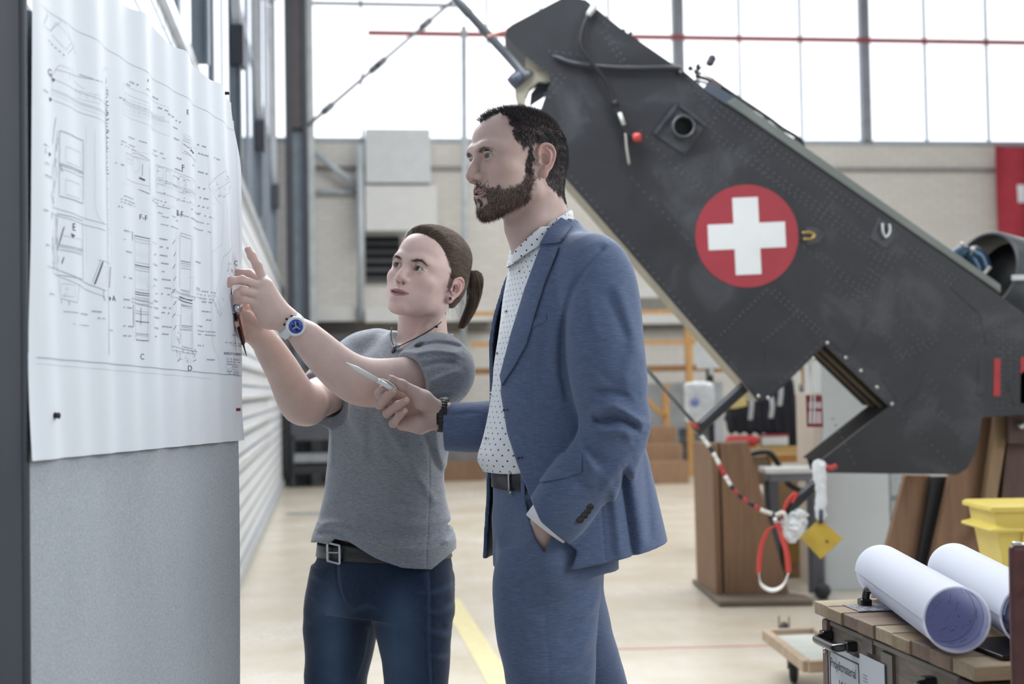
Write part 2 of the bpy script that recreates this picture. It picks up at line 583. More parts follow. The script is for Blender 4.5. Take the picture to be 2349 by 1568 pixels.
def folds(f, D, lst):
    """lst of (pixel polyline, amplitude mm (+ridge), half width mm)"""
    for px, amp, wd in lst:
        v = poly2(px, D)
        if len(v) > 2: v = spline(v, 3 * len(v))
        c = v.mean(0); r = np.linalg.norm(v - c, axis=1).max() + wd * .003 + .02
        C = (c[0], np.nan, c[1])
        def fn(p, v=v, amp=amp, wd=wd):
            q = p[..., [0, 2]]
            # fade at the two ends
            d = dline(q, v); e = np.minimum(np.linalg.norm(q - v[0], axis=-1), np.linalg.norm(q - v[-1], axis=-1))
            return -amp * .001 * np.exp(-(d / (wd * .001)) ** 2) * ss(0, wd * .003, e)
        f.fn(fn, C, r, 0, 'd')

def wrinkle(f, amp, sc, stretch=(1, 1, 1), seed=0):
    st = np.array(stretch)
    f.fn(lambda p: amp * (vnoise(p * st, sc, seed) + .5 * vnoise(p * st, sc * 2.1, seed + 1)))

def patch_obj(name, base, px, D, off, th, mat, parent, ylim, h=.002, edge=.0015, attrs=None, origin_pad=.01, hole=None):
    """a piece of cloth lying on the surface of SDF `base`, outlined by pixels px at distance D"""
    v = poly2(px, D)
    f = SDF()
    def fn(p):
        a = np.abs(base.ev(p, p.mean(1), np.abs(p - p.mean(1, keepdims=True)).max() * 1.8) - off) - th / 2
        b = sdpoly(p[..., [0, 2]], v)
        m = np.maximum(a, b)
        return np.where((a > 0) & (b > 0), np.sqrt(np.maximum(a, 0) ** 2 + np.maximum(b, 0) ** 2), m) - 0
    f.fn(fn, mode='u', k=0)
    lo = (v[:, 0].min() - origin_pad, ylim[0], v[:, 1].min() - origin_pad); hi = (v[:, 0].max() + origin_pad, ylim[1], v[:, 1].max() + origin_pad)
    V, Q = nets(f, lo, hi, h, slack=.004, project=False)
    # relax
    for _ in range(2):
        A = np.zeros_like(V); C = np.zeros(len(V))
        for i in range(4):
            np.add.at(A, Q[:, i], V[Q[:, (i + 1) % 4]]); np.add.at(C, Q[:, i], 1)
            np.add.at(A, Q[:, i], V[Q[:, (i + 3) % 4]]); np.add.at(C, Q[:, i], 1)
        V = .6 * V + .4 * A / np.maximum(C, 1)[:, None]
    return nets_obj(name, [(V, Q)], mat, parent, attrs(V) if attrs else None)

# ------------------------------------------------------------------ heads (local frame: face towards -Y, own left = +X)
def head_field(male=True, jaw_open=0.0):
    f = SDF(); m = male
    f.ell((0, .012, .038), (.0765, .094, .083), k=.03)
    f.ell((0, -.0205 if m else -.0235, .048), (.0635, .068, .062), k=.03)                    # forehead
    f.ell((0, .055, .000), (.060, .045, .055), k=.03)                     # occiput
    f.ell((0, -.036, -.022), (.060, .046, .062), k=.03)                   # mid face
    jw = .0505 if m else .0435
    jr = .017 if m else .016
    chy, chz = (-.072, -.094) if m else (-.070, -.092)
    for s in (1, -1):
        f.cap((s * jw, .008, -.010), (s * jw, .002, -.058), .018, jr, k=.02)
        f.cap((s * jw, .002, -.058), (s * .014, chy, chz), jr, .0155, k=.022)
        f.ell((s * .034, -.040, -.048), (.0245, .034, .040), k=.03)       # cheek flesh
        f.ell((s * .046, -.052, -.018), (.021, .024, .017), k=.02)        # cheek bone
        f.ell((s * .056, -.030, .020), (.016, .030, .024), k=.02)         # temple
    f.ell((0, -.040, -.078), (.034, .036, .022), k=.02)                   # under jaw
    f.ell((0, chy - .004, chz), (.018, .015, .014), k=.015)               # chin
    f.ell((0, -.068, -.060), (.032, .024, .024), k=.02)                   # muzzle
    # brow
    bz = .0205 if m else .0235
    br = .0062 if m else .0030
    for s in (1, -1):
        f.chain(spline([(s * .000, -.0815, bz - .004), (s * .016, -.0835, bz), (s * .034, -.0790, bz + .003), (s * .050, -.0620, bz - .001)], 7), br, k=.022)
    # eye sockets
    for s in (1, -1):
        f.ell((s * .033, -.1015, .0040), (.0190, .0165, .0120), rot=(0, s * 4, 0), k=.014, mode='s')
        f.ell((s * .0165, -.0960, .0010), (.0060, .0120, .0120), k=.008, mode='s')
    # upper jaw and nose
    f.ell((0, -.0600, -.036), (.034, .0260, .030), k=.020)
    f.ell((0, -.0640, -.060), (.029, .0235, .021), k=.016)
    nt = -.1180 if m else -.1085
    nz = -.030 if m else -.0255
    for s in (1, -1):
        f.chain([(s * .004, -.0780, .012), (s * .0085, -.0790, -.006), (s * .0125, nt + .030, nz - .001)], [.006, .0075, .0085], k=.010)
    f.chain(spline([(0, -.0790, .020), (0, -.0850, .006), (0, (nt - .0850) / 2 + (.0020 if m else .0035), (nz + .006) / 2), (0, nt + .0088, nz + .001)], 8),
            np.linspace(.0075, .0088, 8), k=.008)
    f.ell((0, nt + .0098, nz - .001), (.0098, .0100, .0086), k=.006)
    for s in (1, -1):
        f.ell((s * (.0136 if m else .0126), nt + .0205, nz - .0038), (.0078, .0115, .0082), k=.005)
    f.chain([(0, nt + .012, nz - .0065), (0, nt + .026, nz - .0120)], [.0042, .0060], k=.006)
    for s in (1, -1):
        f.ell((s * .0078, nt + .0165, nz - .0108), (.0038, .0072, .0050), rot=(0, 0, s * 16), k=.0025, mode='s')
    # mouth
    mz = -.0600
    my = -.0925 if m else -.0915
    o = jaw_open; cz_ = -.001 if m else .0022
    mw = .0245 if m else .0295
    f.chain(spline([(-mw, my + .0145, mz + cz_), (-.014, my + .0045, mz + .0030), (-.004, my, mz + .0050), (0, my + .0006, mz + .0044), (.004, my, mz + .0050), (.014, my + .0045, mz + .0030), (mw, my + .0145, mz + cz_)], 13),
            [.0022, .003, .0036, .0040, .0042, .0043, .0043, .0043, .0042, .0040, .0036, .003, .0022], k=.0045)
    f.chain(spline([(-mw + .002, my + .0135, mz + cz_ - .001 - o * .4), (-.012, my + .0050, mz - .0055 - o), (0, my + .0022, mz - .0070 - o), (.012, my + .0050, mz - .0055 - o), (mw - .002, my + .0135, mz + cz_ - .001 - o * .4)], 9),
            [.0022, .0034, .0046, .0052, .0054, .0052, .0046, .0034, .0022], k=.0045)
    f.chain(spline([(-mw - .001, my + .0115, mz + cz_), (-.014, my + .0000, mz - .0006 - o * .4), (-.004, my - .0045, mz - .0002 - o * .5), (0, my - .0045, mz - .0010 - o * .5), (.004, my - .0045, mz - .0002 - o * .5), (.014, my, mz - .0006 - o * .4), (mw + .001, my + .0115, mz + cz_)], 13),
            [.0006] + [.0009 + o * .35] * 11 + [.0006], k=.0018, mode='s')
    if o > 0:
        f.ell((0, my + .006, mz - .001 - o * .5), (.0165, .014, .0012 + o * .55), k=.002, mode='s')
    if o > 0: f.ell((0, my + .0100, mz + .0008), (.0165, .0080, .0042), k=.0005)   # upper teeth
    f.ell((0, my - .0010, mz - .0190 - o), (.016, .0050, .0038), k=.008, mode='s')
    f.cap((0, my - .0028, mz + .012), (0, my - .0005, mz + .020), .0016, k=.005, mode='s')
    # lids and eye slit
    for s in (1, -1):
        ec = np.array([s * .0315, -.0745, .0045])
        f.ell(ec, (.0156, .0150, .0148), k=.006)
        up = spline([ec + (-.0150 * s, -.0070, -.0010), ec + (-.0075 * s, -.0132, .0052), ec + (.001 * s, -.0146, .0072), ec + (.0090 * s, -.0118, .0054), ec + (.0155 * s, -.0045, -.0008)], 9)
        f.chain(up, [.0009, .0013, .0015, .0016, .0016, .0016, .0016, .0014, .0010], k=.003)
        lo = spline([ec + (-.0145 * s, -.0078, -.0020), ec + (-.005 * s, -.0135, -.0062), ec + (.0060 * s, -.0130, -.0064), ec + (.0150 * s, -.0050, -.0018)], 7)
        f.chain(lo, .0011, k=.003)
        f.chain(up + np.array([0, .0008, .0048]), .0007, k=.003, mode='s')                                 # lid crease
        f.ell(ec + ((.0022 * s, -.0132, -.0002) if m else (0, -.015, -.0002)), (.0150 if m else .0156, .0124 if m else .0122,   .0070 if not m else .0047), rot=(0, -s * 4, 0), k=.0012, mode='s')
        f.ell(ec, (.0124, .0124, .0124), k=.0004, mode='s')
    # ears
    for s in (1, -1):
        e = np.array([s * .0720, .0145, -.008])
        def q(y, z, x=0): return e + np.array([s * x, y, z])
        f.cap(q(-.001, .013, -.003), q(.001, -.018, -.006), .0095, .0085, k=.008)
        f.ell(q(.0055, .003, .0075), (.0042, .0150, .0250), rot=rotm((12, 0, 0)) @ rotm((0, 0, -s * 26)), k=.005)      # sheet of the ear
        hx = spline([q(-.004, .003, .004), q(-.0095, .013, .0055), q(-.0065, .0255, .009), q(.004, .0305, .0125), (q(.015, .0265, .0155)), q(.0205, .0150, .0170), q(.0195, .0020, .0155), q(.0140, -.0110, .0120), q(.0070, -.0200, .0085), q(.0015, -.0255, .0060)], 26)
        f.chain(hx, np.interp(np.arange(26), [0, 4, 14, 20, 25], [.0020, .0026, .0031, .0028, .0036]), k=.0035)
        f.ell(q(.0005, -.0270, .0050), (.0038, .0078, .0082), rot=(0, 0, -s * 20), k=.006)
        f.chain(spline([q(.0060, .0220, .0130), q(.0125, .0140, .0155), q(.0125, .0030, .0150), q(.0075, -.0080, .0115), q(.0010, -.0150, .0085)], 12), .0022, k=.004)
        f.ell(q(.0010, .0010, .0120), (.0095, .0085, .0120), rot=(15, 0, 0), k=.002, mode='s')
        f.chain(spline([q(.0020, .0240, .0150), q(.0130, .0215, .0185), q(.0168, .0080, .0205), q(.0130, -.0050, .0180)], 10), .0021, k=.0025, mode='s')
        f.ell(q(-.0085, -.0040, .0050), (.0036, .0040, .0055), k=.003)
    return f

def eyes(parent, M, s_, iris='#7d8c96', look=(0, -1, 0)):
    """two eyeballs, each with iris and pupil discs set into it"""
    white = plain('eye_white', '#c2bfbd', rough=.25, var=.02, spec=.35)
    t = _mats.get('iris' + iris)
    if t is None: t = plain('iris' + iris, iris, rough=.28, var=.3, vscale=400, spec=.25)
    blk = plain('pupil', '#060607', rough=.12, spec=.5)
    look = np.array(look, float); look /= np.linalg.norm(look)
    out = []
    for s in (1, -1):
        c = np.array([s * .0315, -.0745, .0045])
        mb = MB()
        mb.ball((0, 0, 0), .0122, 32, 30, M=frame(look))
        for k in range(len(mb.f)):
            ct = np.mean([mb.v[0][q] for q in mb.f[k]], 0); an = math.degrees(math.acos(np.clip(ct @ look / np.linalg.norm(ct), -1, 1)))
            mb.mi[k] = 2 if an < 12.5 else (1 if an < 31 else 0)
        V = [v + c for v in mb.v]; mb.v = [(v * 1.0) @ (M[:3, :3].T) + M[:3, 3] for v in V]
        out.append(mb.build('eye', [white, t, blk], parent))
    return out

def headmat(yaw, pitch, roll, x, y, z, sc):
    def rx(a): c, s = math.cos(a), math.sin(a); return np.array([[1, 0, 0], [0, c, -s], [0, s, c]])
    def ry(a): c, s = math.cos(a), math.sin(a); return np.array([[c, 0, s], [0, 1, 0], [-s, 0, c]])
    def rz(a): c, s = math.cos(a), math.sin(a); return np.array([[c, -s, 0], [s, c, 0], [0, 0, 1]])
    M = np.eye(4); M[:3, :3] = rz(R(yaw)) @ rx(R(pitch)) @ ry(R(roll)) * sc; M[:3, 3] = (x, y, z)
    return M

def xf(M, p):
    p = np.asarray(p, float); return p @ M[:3, :3].T + M[:3, 3]

def skin_mat(name, base, lip, brow_c, stub=None):
    t = NT(name); v = t.obj()
    n = t.noise(v, 22, 4, .6); n2 = t.noise(v, 160, 3)
    c = c4(base)[:3]
    col = t.ramp(n, [(.25, tuple(x * .90 for x in c)), (.75, tuple(min(1, x * 1.08) for x in c))])
    red = t.attr('m_red')
    col = t.mix(t.math('MULTIPLY', red, .55), col, (c[0] * .98, c[1] * .62, c[2] * .60))
    if stub is not None:
        sn = t.math('MULTIPLY', t.attr('m_beard'), t.math('ADD', t.math('MULTIPLY', t.noise(t.obj((1, 1, .35)), 700, 2), .9), .45), clamp=True)
        col = t.mix(sn, col, stub)
    col = t.mix(t.attr('m_lip'), col, lip)
    col = t.mix(t.attr('m_brow'), col, brow_c)
    col = t.mix(t.attr('m_teeth'), col, '#cfc9c0')
    t.set(color=col, rough=.48, spec=.38, sss=.10)
    t.b.inputs['Subsurface Radius'].default_value = (.012, .005, .003)
    t.b.inputs['Subsurface Scale'].default_value = .5
    t.bump(t.math('ADD', n2, t.math('MULTIPLY', t.noise(v, 600, 2), .5)), .16, .0006)
    return t.m

def lash_mask(L):
    m = np.zeros(len(L))
    for s in (1, -1):
        ec = np.array([s * .0315, -.0745, .0045])
        up = spline([ec + (-.0140 * s, -.0075, -.0006), ec + (-.0075 * s, -.0135, .0044), ec + (.001 * s, -.0152, .0062), ec + (.0090 * s, -.0122, .0046), ec + (.0160 * s, -.0045, -.0012)], 24)
        near = np.abs(L - ec).max(1) < .022; q = L[near]
        d = np.sqrt(((q[:, None] - up[None]) ** 2).sum(2)).min(1); m[near] = np.maximum(m[near], np.exp(-(d / .0017) ** 2))
    return m

def lip_mask(L, jaw_open=0, mz=-.0600, hw=.0250):
    """L: local points"""
    x, y, z = L[:, 0], L[:, 1], L[:, 2]
    if hw > .027: z = z - .0030 * (x / hw) ** 2
    w = np.clip(1 - (np.abs(x) / hw) ** 1.7, 0, 1)
    up = mz - .001 + .0080 * w ** .8 * (1 - .14 * np.exp(-(x / .0030) ** 2))
    lo = mz - .001 - (jaw_open * .8 + .0092) * w ** .55
    m = ss(0, .0012, up - z) * ss(0, .0015, z - lo) * (w > 0) * (y < -.066)
    return m

def red_mask(L):
    x, y, z = np.abs(L[:, 0]), L[:, 1], L[:, 2]
    ch = np.exp(-(((x - .043) / .017) ** 2 + ((z + .028) / .016) ** 2)) * (y < -.02)
    no = np.exp(-((x / .016) ** 2 + ((z + .031) / .012) ** 2)) * (y < -.092)
    ear = ss(.074, .080, x) * (y > -.01)
    ek = np.exp(-(((x - .020) / .009) ** 2 + ((z - .000) / .009) ** 2)) * (y < -.06) * .5
    return np.clip(ch * .55 + no * .45 + ear * .8 + ek, 0, 1)

def strands(name, roots, dirs, length, width, mat, parent, curl=.15, seg=3, grav=None, surf=None, seed=0):
    """many thin three-sided hairs in ONE mesh; roots (n,3), dirs (n,3) unit, length (n,)"""
    r = np.random.default_rng(seed); n = len(roots)
    length = np.broadcast_to(np.asarray(length, float), (n,)); width = np.broadcast_to(np.asarray(width, float), (n,))
    pts = [roots]; d = dirs.copy()
    for i in range(seg):
        d = d + r.normal(0, curl, (n, 3)) * .5
        if grav is not None: d = d + grav
        d /= np.linalg.norm(d, axis=1)[:, None]
        q = pts[-1] + d * (length / seg)[:, None]
        if surf is not None: q = surf(q, i)
        pts.append(q)
    return ribbon_mesh(name, np.stack(pts, 1), width, mat, parent, r)

def ribbon_mesh(name, PT, width, mat, parent, r=None):
    """PT (n, k, 3) centre lines -> three-sided tapered hairs"""
    n, k = PT.shape[:2]
    width = np.broadcast_to(np.asarray(width, float), (n,))
    T = np.gradient(PT, axis=1); T /= np.linalg.norm(T, axis=2)[..., None] + 1e-12
    a = np.where(np.abs(T[:, :1, 2:3]) > .8, np.array([1.0, 0, 0]), np.array([0, 0, 1.0]))
    x = np.cross(np.broadcast_to(a, T.shape), T); x /= np.linalg.norm(x, axis=2)[..., None] + 1e-12
    y = np.cross(T, x)
    tp = np.linspace(1, .15, k); tp[0] = .9
    V = []
    for an in (0, 2.094, 4.189):
        V.append(PT + (math.cos(an) * x + math.sin(an) * y) * (width[:, None] * tp)[..., None] / 2)
    V = np.stack(V, 2)                     # n,k,3,3
    idx = np.arange(n * k * 3).reshape(n, k, 3)
    Q = []
    for j in range(3):
        j2 = (j + 1) % 3
        Q.append(np.stack([idx[:, :-1, j], idx[:, :-1, j2], idx[:, 1:, j2], idx[:, 1:, j]], -1).reshape(-1, 4))
    Q = np.vstack(Q); Vv = V.reshape(-1, 3)
    r = r or np.random.default_rng(1); hv = np.repeat(r.random(n), k * 3)
    return nets_obj(name, [(Vv, Q)], mat, parent, dict(hv=hv))

def surf_points(V, Q, mask, n, seed=0):
    """random points on faces whose mask (per vertex) passes; returns points, normals, face ids"""
    r = np.random.default_rng(seed)
    a, b, c, d = (V[Q[:, i]] for i in range(4))
    nr = np.cross(c - a, d - b); ar = np.linalg.norm(nr, axis=1)
    m = mask[Q].mean(1)
    p = ar * m; p = p / p.sum()
    f = r.choice(len(Q), n, p=p)
    u, w = r.random((2, n, 1))
    pt = (a[f] * (1 - u) + b[f] * u) * (1 - w) + (d[f] * (1 - u) + c[f] * u) * w
    return pt, nr[f] / (ar[f][:, None] + 1e-12), f
# ------------------------------------------------------------------ the hall
YAW = 7.5                      # the hall is turned against the line of sight
_hc, _hs = math.cos(R(YAW)), math.sin(R(YAW))
def Hc(x, y, z):
    """hall coordinates (x right along the back wall, y towards the back wall) -> world"""
    return np.array([x * _hc - y * _hs, x * _hs + y * _hc, z])
# the back wall recedes to the right, the left wall runs to a point left of the picture centre
def HM():
    M = np.eye(4); M[:2, :2] = [[_hc, -_hs], [_hs, _hc]]; return M
HALL = HM()
WL, BW = -.585, 21.35          # left wall and back wall in hall coordinates
def hproj(px, py, y):
    """hall point on the plane y=const seen at the pixel"""
    d = _CR @ np.array([(px - W_PX / 2) / F_PX, -(py - H_PX / 2) / F_PX, -1.0])
    n = HALL[:3, 1]; t = y / (d @ n)
    w = d * t
    return np.array([w @ HALL[:3, 0], y, CAM_Z + w[2]])
def wproj(px, py):
    """hall point on the left wall seen at the pixel"""
    d = _CR @ np.array([(px - W_PX / 2) / F_PX, -(py - H_PX / 2) / F_PX, -1.0])
    n = HALL[:3, 0]; t = WL / (d @ n); w = d * t
    return np.array([WL, w @ HALL[:3, 1], CAM_Z + w[2]])

def hbox(mb, x0, x1, y0, y1, z0, z1):
    return mb.box(((x0 + x1) / 2, (y0 + y1) / 2, (z0 + z1) / 2), (abs(x1 - x0), abs(y1 - y0), abs(z1 - z0)), M=HALL)

def struct(name, mb, mat, parent=None, **kw):
    o = mb.build(name, mat, parent, **kw)
    if parent is None: o['kind'] = 'structure'
    return o

def mat_floor():
    t = NT('floor_coating'); v = t.obj()
    a = t.noise(v, 1.3, 5, .6); b = t.noise(t.obj((1, .3, 1)), 14, 4, .6); c = t.noise(v, 90, 3)
    col = t.ramp(a, [(.30, '#c8c0ac'), (.55, '#d3cec3'), (.75, '#dcd9d2')])
    col = t.mix(t.math('MULTIPLY', b, .25), col, '#a88f66')
    t.set(color=col, rough=t.math('ADD', t.math('MULTIPLY', a, .12), .20), spec=.55)
    t.bump(t.math('ADD', t.math('MULTIPLY', b, .5), t.math('MULTIPLY', c, .15)), .10, .002)
    return t.m
def mat_brick(name, base, mortar, sc=1.0, rough=.75, swap=False, bump=.5, rh=.083, ms=.006):
    t = NT(name); tc = t.new('ShaderNodeTexCoord'); sp = t.new('ShaderNodeSeparateXYZ'); t.link(tc.outputs['Object'], sp.inputs[0])
    cb = t.new('ShaderNodeCombineXYZ'); t.link(sp.outputs['Y' if swap else 'X'], cb.inputs[0]); t.link(sp.outputs['Z'], cb.inputs[1])
    br = t.new('ShaderNodeTexBrick'); t.link(cb.outputs[0], br.inputs['Vector'])
    br.inputs['Scale'].default_value = sc; br.inputs['Brick Width'].default_value = .25; br.inputs['Row Height'].default_value = rh
    br.inputs['Mortar Size'].default_value = ms; br.inputs['Mortar Smooth'].default_value = .4
    br.inputs['Color1'].default_value = c4(base); c = c4(base); br.inputs['Color2'].default_value = (c[0] * .93, c[1] * .93, c[2] * .94, 1); br.inputs['Mortar'].default_value = c4(mortar)
    n = t.noise(t.obj(), 1.1, 5, .6); n2 = t.noise(t.obj((1, 1, .3)), 3.5, 4)
    col = t.mix(t.math('MULTIPLY', n, .35), br.outputs['Color'], (c[0] * .8, c[1] * .78, c[2] * .75))
    t.set(color=col, rough=rough, spec=.3)
    t.bump(br.outputs['Fac'], -bump, .006)
    return t.m

GLASS = None
def mat_glass():
    global GLASS
    if GLASS: return GLASS
    t = NT('frosted_pane'); t.set(color='#f4f7fa', rough=.25, trans=1.0, ior=1.05); t.m.use_screen_refraction = False if hasattr(t.m, 'use_screen_refraction') else False
    n = t.n; tr = n.new('ShaderNodeBsdfTransparent'); tr.inputs[0].default_value = (.97, .98, 1, 1); gl = n.new('ShaderNodeBsdfGlossy'); gl.inputs['Roughness'].default_value = .15
    mx = n.new('ShaderNodeMixShader'); mx.inputs[0].default_value = .05
    t.link(tr.outputs[0], mx.inputs[1]); t.link(gl.outputs[0], mx.inputs[2]); t.link(mx.outputs[0], n['Material Output'].inputs[0])
    GLASS = t.m; return t.m

def build_setting():
    FL = mat_floor()
    XR = 17.0
    mb = MB(); hbox(mb, -3.2, XR, -5.0, BW + .4, -.12, 0); struct('floor', mb, FL)
    # painted line and drain on the floor
    YL = plain('yellow_line_paint', '#dacf9c', rough=.35, var=.1, vscale=20)
    A = onfloor(1040, 1388); B = onfloor(1150, 1568)
    d = (B - A) / np.linalg.norm(B - A); A2 = A - d * .25; B2 = B + d * 2.2
    mb = MB(); mb.beam(A2 + (0, 0, .0015), B2 + (0, 0, .0015), .003, .11, up=(0, 0, 1)) if False else mb.box((A2 + B2) / 2 + (0, 0, .0015), (.115, np.linalg.norm(B2 - A2), .003), rot=np.stack([np.array([d[1], -d[0], 0]), d, np.array([0, 0, 1.])], 1))
    struct('trim_1', mb, YL)
    a, b = hproj(560, 1480, 9.0), None
    RL = plain('faded_red_line', '#b98a7d', rough=.4, var=.1)
    A = onfloor(1500, 1486); B = onfloor(1850, 1478); d = (B - A) / np.linalg.norm(B - A)
    mb = MB(); mb.box((A + B) / 2 + (0, 0, .001), (.03, np.linalg.norm(B - A) * 2.4, .002), rot=np.stack([np.array([d[1], -d[0], 0]), d, np.array([0, 0, 1.])], 1)); struct('trim_2', mb, RL)
    A = onfloor(680, 1180); mb = MB(); mb.box(A + (.16, 0, .004), (.52, .22, .008)); struct('trim_3', mb, plain('floor_grate', '#b9bfc4', rough=.3, metal=.7))
    # ---- left wall: painted brick below, then window band
    LW = mat_brick('white_painted_brick', '#dde2e8', '#6f7782', swap=True, bump=1.0, rh=.12, ms=.014)
    zs = 2.75
    mb = MB(); hbox(mb, WL - .35, WL, -5.0, BW + .3, 0, zs); struct('wall_left', mb, LW)
    mb = MB(); hbox(mb, WL - .35, WL, -5.0, BW + .3, 7.2, 9.0); struct('wall_left_upper', mb, LW); 
    mb = MB(); hbox(mb, WL - .001, WL + .035, 2.0, BW, 0, .10); struct('baseboard_left', mb, plain('light_grey_trim', '#a9adb0', rough=.4))
    # window band of the left wall with piers
    FR = plain('blue_grey_frame', '#8d98a5', rough=.45, var=.1)
    DK = plain('dark_steel_paint', '#3c4048', rough=.5, var=.1)
    n = 0
    y = -4.0
    k = 0
    while y < BW - .5:
        y1 = min(y + 2.2, BW)
        k += 1
        w = empty('window_%d' % (k + 1), HALL[:3, :3] @ np.array([WL - .1, (y + y1) / 2, zs]), kind='structure')
        mb = MB(); hbox(mb, WL - .13, WL - .095, y, y + .14, zs, 7.2)
        for zz in (zs, 4.6, 7.1): hbox(mb, WL - .13, WL - .10, y, y1, zz, zz + .07)
        hbox(mb, WL - .125, WL - .11, y + 1.1, y + 1.13, zs, 7.2)
        mb.build('window_frame', FR, w)
        mb = MB(); hbox(mb, WL - .12, WL - .114, y + .1, y1 - .04, zs + .05, 7.1); mb.build('pane', mat_glass(), w)
        mb = MB(); hbox(mb, WL - .10, WL + .03, y - .02, y1 - .02, zs - .05, zs + .02); mb.build('window_sill', plain('pale_sill', '#aeb4ba', rough=.4), w)
        y += 2.2
    # steel columns of the left wall with their diagonal stays
    CG = plain('grey_steel_column', '#8c969f', rough=.45, var=.08)
    for i, yy in enumerate((4.2, 6.6, 9.2, 12.4, 16.2)):
        c = empty('steel_column', HALL[:3, :3] @ np.array([WL + .10, yy, 0]), ['nearest', 'second', 'third', 'fourth', 'farthest'][i] + ' of the pale steel posts standing along the left wall', 'column', 'steel posts along the left wall')
        mb = MB(); hbox(mb, WL + .002, WL + .012 + .02 * 0, yy - .045, yy + .045, 2.77, 7.5); hbox(mb, WL + .012, WL + .07, yy - .006, yy + .006, 2.77, 7.5); hbox(mb, WL + .07, WL + .08, yy - .045, yy + .045, 2.77, 7.5)
        mb.build('post', CG, c)
        mb = MB(); a = HALL[:3, :3] @ np.array([WL + .05, yy - .9, 5.4]); b = HALL[:3, :3] @ np.array([WL + .05, yy, 3.6]); mb.beam(a, b, .05, .05); mb.build('brace', plain('pale_brace', '#c7ccd1', rough=.5), c)
        mb = MB(); hbox(mb, WL + .02, WL + .10, yy - .10, yy + .10, 3.35, 3.60); mb.build('bracket', DK, c)
    # pipes and holes along the lower wall
    for i, (zz, r_) in enumerate(((1.02, .016), (1.24, .02), (1.46, .014), (.82, .014))):
        mb = MB(); a = HALL[:3, :3] @ np.array([WL + .03, 3.2, zz]); b = HALL[:3, :3] @ np.array([WL + .03, 15.0, zz]); mb.tube([a, b], r_, 8)
        tag(mb.build('conduit', plain('white_conduit', '#d5d8da', rough=.35), None), ['second lowest', 'thickest', 'topmost', 'lowest'][i] + ' of the four white conduits running along the left wall', 'pipe', 'conduits on the left wall')
    # ---- back wall
    BWm = mat_brick('pale_wall_brick', '#d8d6d0', '#c0bdb6', bump=.4)
    zb = hproj(1500, 327, BW)[2]                      # window sill height
    mb = MB(); hbox(mb, -3.2, XR, BW, BW + .35, 0, zb); struct('wall_back', mb, BWm)
    mb = MB(); hbox(mb, -3.2, XR, BW, BW + .35, 9.2, 9.6); struct('wall_back_upper', mb, BWm)
    # big window: posts, mullions, transoms
    w1 = empty('window_1', HALL[:3, :3] @ np.array([4, BW, zb]), kind='structure')
    MG = plain('mullion_grey', '#8b9199', rough=.5); RD = plain('red_rail_paint', '#9c4348', rough=.5)
    def xat(px, py=200): return hproj(px, py, BW)[0]
    mb = MB()
    for px, wd in ((700, .16), (1559, .17), (1987, .15), (2420, .15)): hbox(mb, xat(px) - wd / 2, xat(px) + wd / 2, BW - .02, BW + .12, zb, 9.2)
    mb.build('post', MG, w1)
    mb = MB()
    for px in (1120, 1840, 1700, 2126, 2268, 830, 1400): hbox(mb, xat(px) - .02, xat(px) + .02, BW + .02, BW + .08, zb, 9.2)
    hbox(mb, -3.2, XR, BW - .02, BW + .10, zb - .02, zb + .05); mb.build('mullion', plain('thin_mullion', '#a9b4bc', rough=.5), w1)
    zr = hproj(1400, 84, BW)[2]
    mb = MB(); hbox(mb, xat(845), XR, BW - .04, BW + .03, zr - .035, zr + .035); mb.build('transom', RD, w1, label='red painted horizontal rail')
    z2 = hproj(900, 10, BW)[2]
    mb = MB(); hbox(mb, xat(720), xat(1060), BW - .02, BW + .04, z2 - .025, z2 + .025); mb.build('transom', MG, w1)
    mb = MB(); hbox(mb, -3.2, XR, BW + .04, BW + .046, zb, 9.2); mb.build('pane', mat_glass(), w1)
    # wall details: grooves, ledge, painted shade strip, column strips
    SH = plain('ledge_grey', '#8f8e8b', rough=.6)
    def strip(name, px0, py0, px1, py1, t, mat, lab, cat, group=None, yb=BW, kind=None):
        a, b = hproj(px0, py0, yb), hproj(px1, py1, yb)
        mb = MB(); hbox(mb, min(a[0], b[0]), max(a[0], b[0]), yb - t, yb - .001, min(a[2], b[2]), max(a[2], b[2])); o = mb.build(name, mat, None)
        if kind: o['kind'] = kind
        else: tag(o, lab, cat, group)
        return o
    strip('trim_4', 720, 381, 2400, 394, .05, SH, '', '', kind='structure')
    strip('trim_5', 700, 738, 2400, 746, .04, plain('shadow_ledge', '#87827c', rough=.6), '', '', kind='structure')  # dark strip stands in for the shade below the grey ducts
    LG = plain('light_grey_sheet', '#c5cacc', rough=.5, var=.04); LG2 = plain('pale_grey_sheet', '#d0d2d0', rough=.5, var=.03)
    strip('wall_cabinet', 836, 309, 983, 430, .5, LG, 'upper light grey cabinet high on the back wall, rising above the sill', 'cabinet')
    strip('wall_cabinet', 836, 434, 998, 536, .45, LG2, 'lower light grey cabinet on the back wall, above the dark vent', 'cabinet')
    o = strip('ventilation_duct', 700, 708, 830, 738, .35, LG2, 'left light grey duct section running along the back wall', 'duct', 'light grey duct sections on the back wall')
    strip('ventilation_duct', 836, 710, 1120, 738, .35, LG2, 'middle light grey duct section behind the woman', 'duct', 'light grey duct sections on the back wall')
    strip('ventilation_duct', 1440, 662, 1640, 684, .35, LG2, 'upper light grey duct right of the man in the blue suit', 'duct')
    strip('ventilation_duct', 1440, 722, 1660, 742, .30, LG2, 'lower light grey duct right of the man, above the beige rail', 'duct')
    # louvred vent
    ve = empty('wall_vent', HALL[:3, :3] @ (hproj(876, 646, BW) + (0, -.05, 0)), 'dark louvred vent grille in the back wall left of the woman', 'vent')
    a, b = hproj(838, 543, BW), hproj(918, 646, BW)
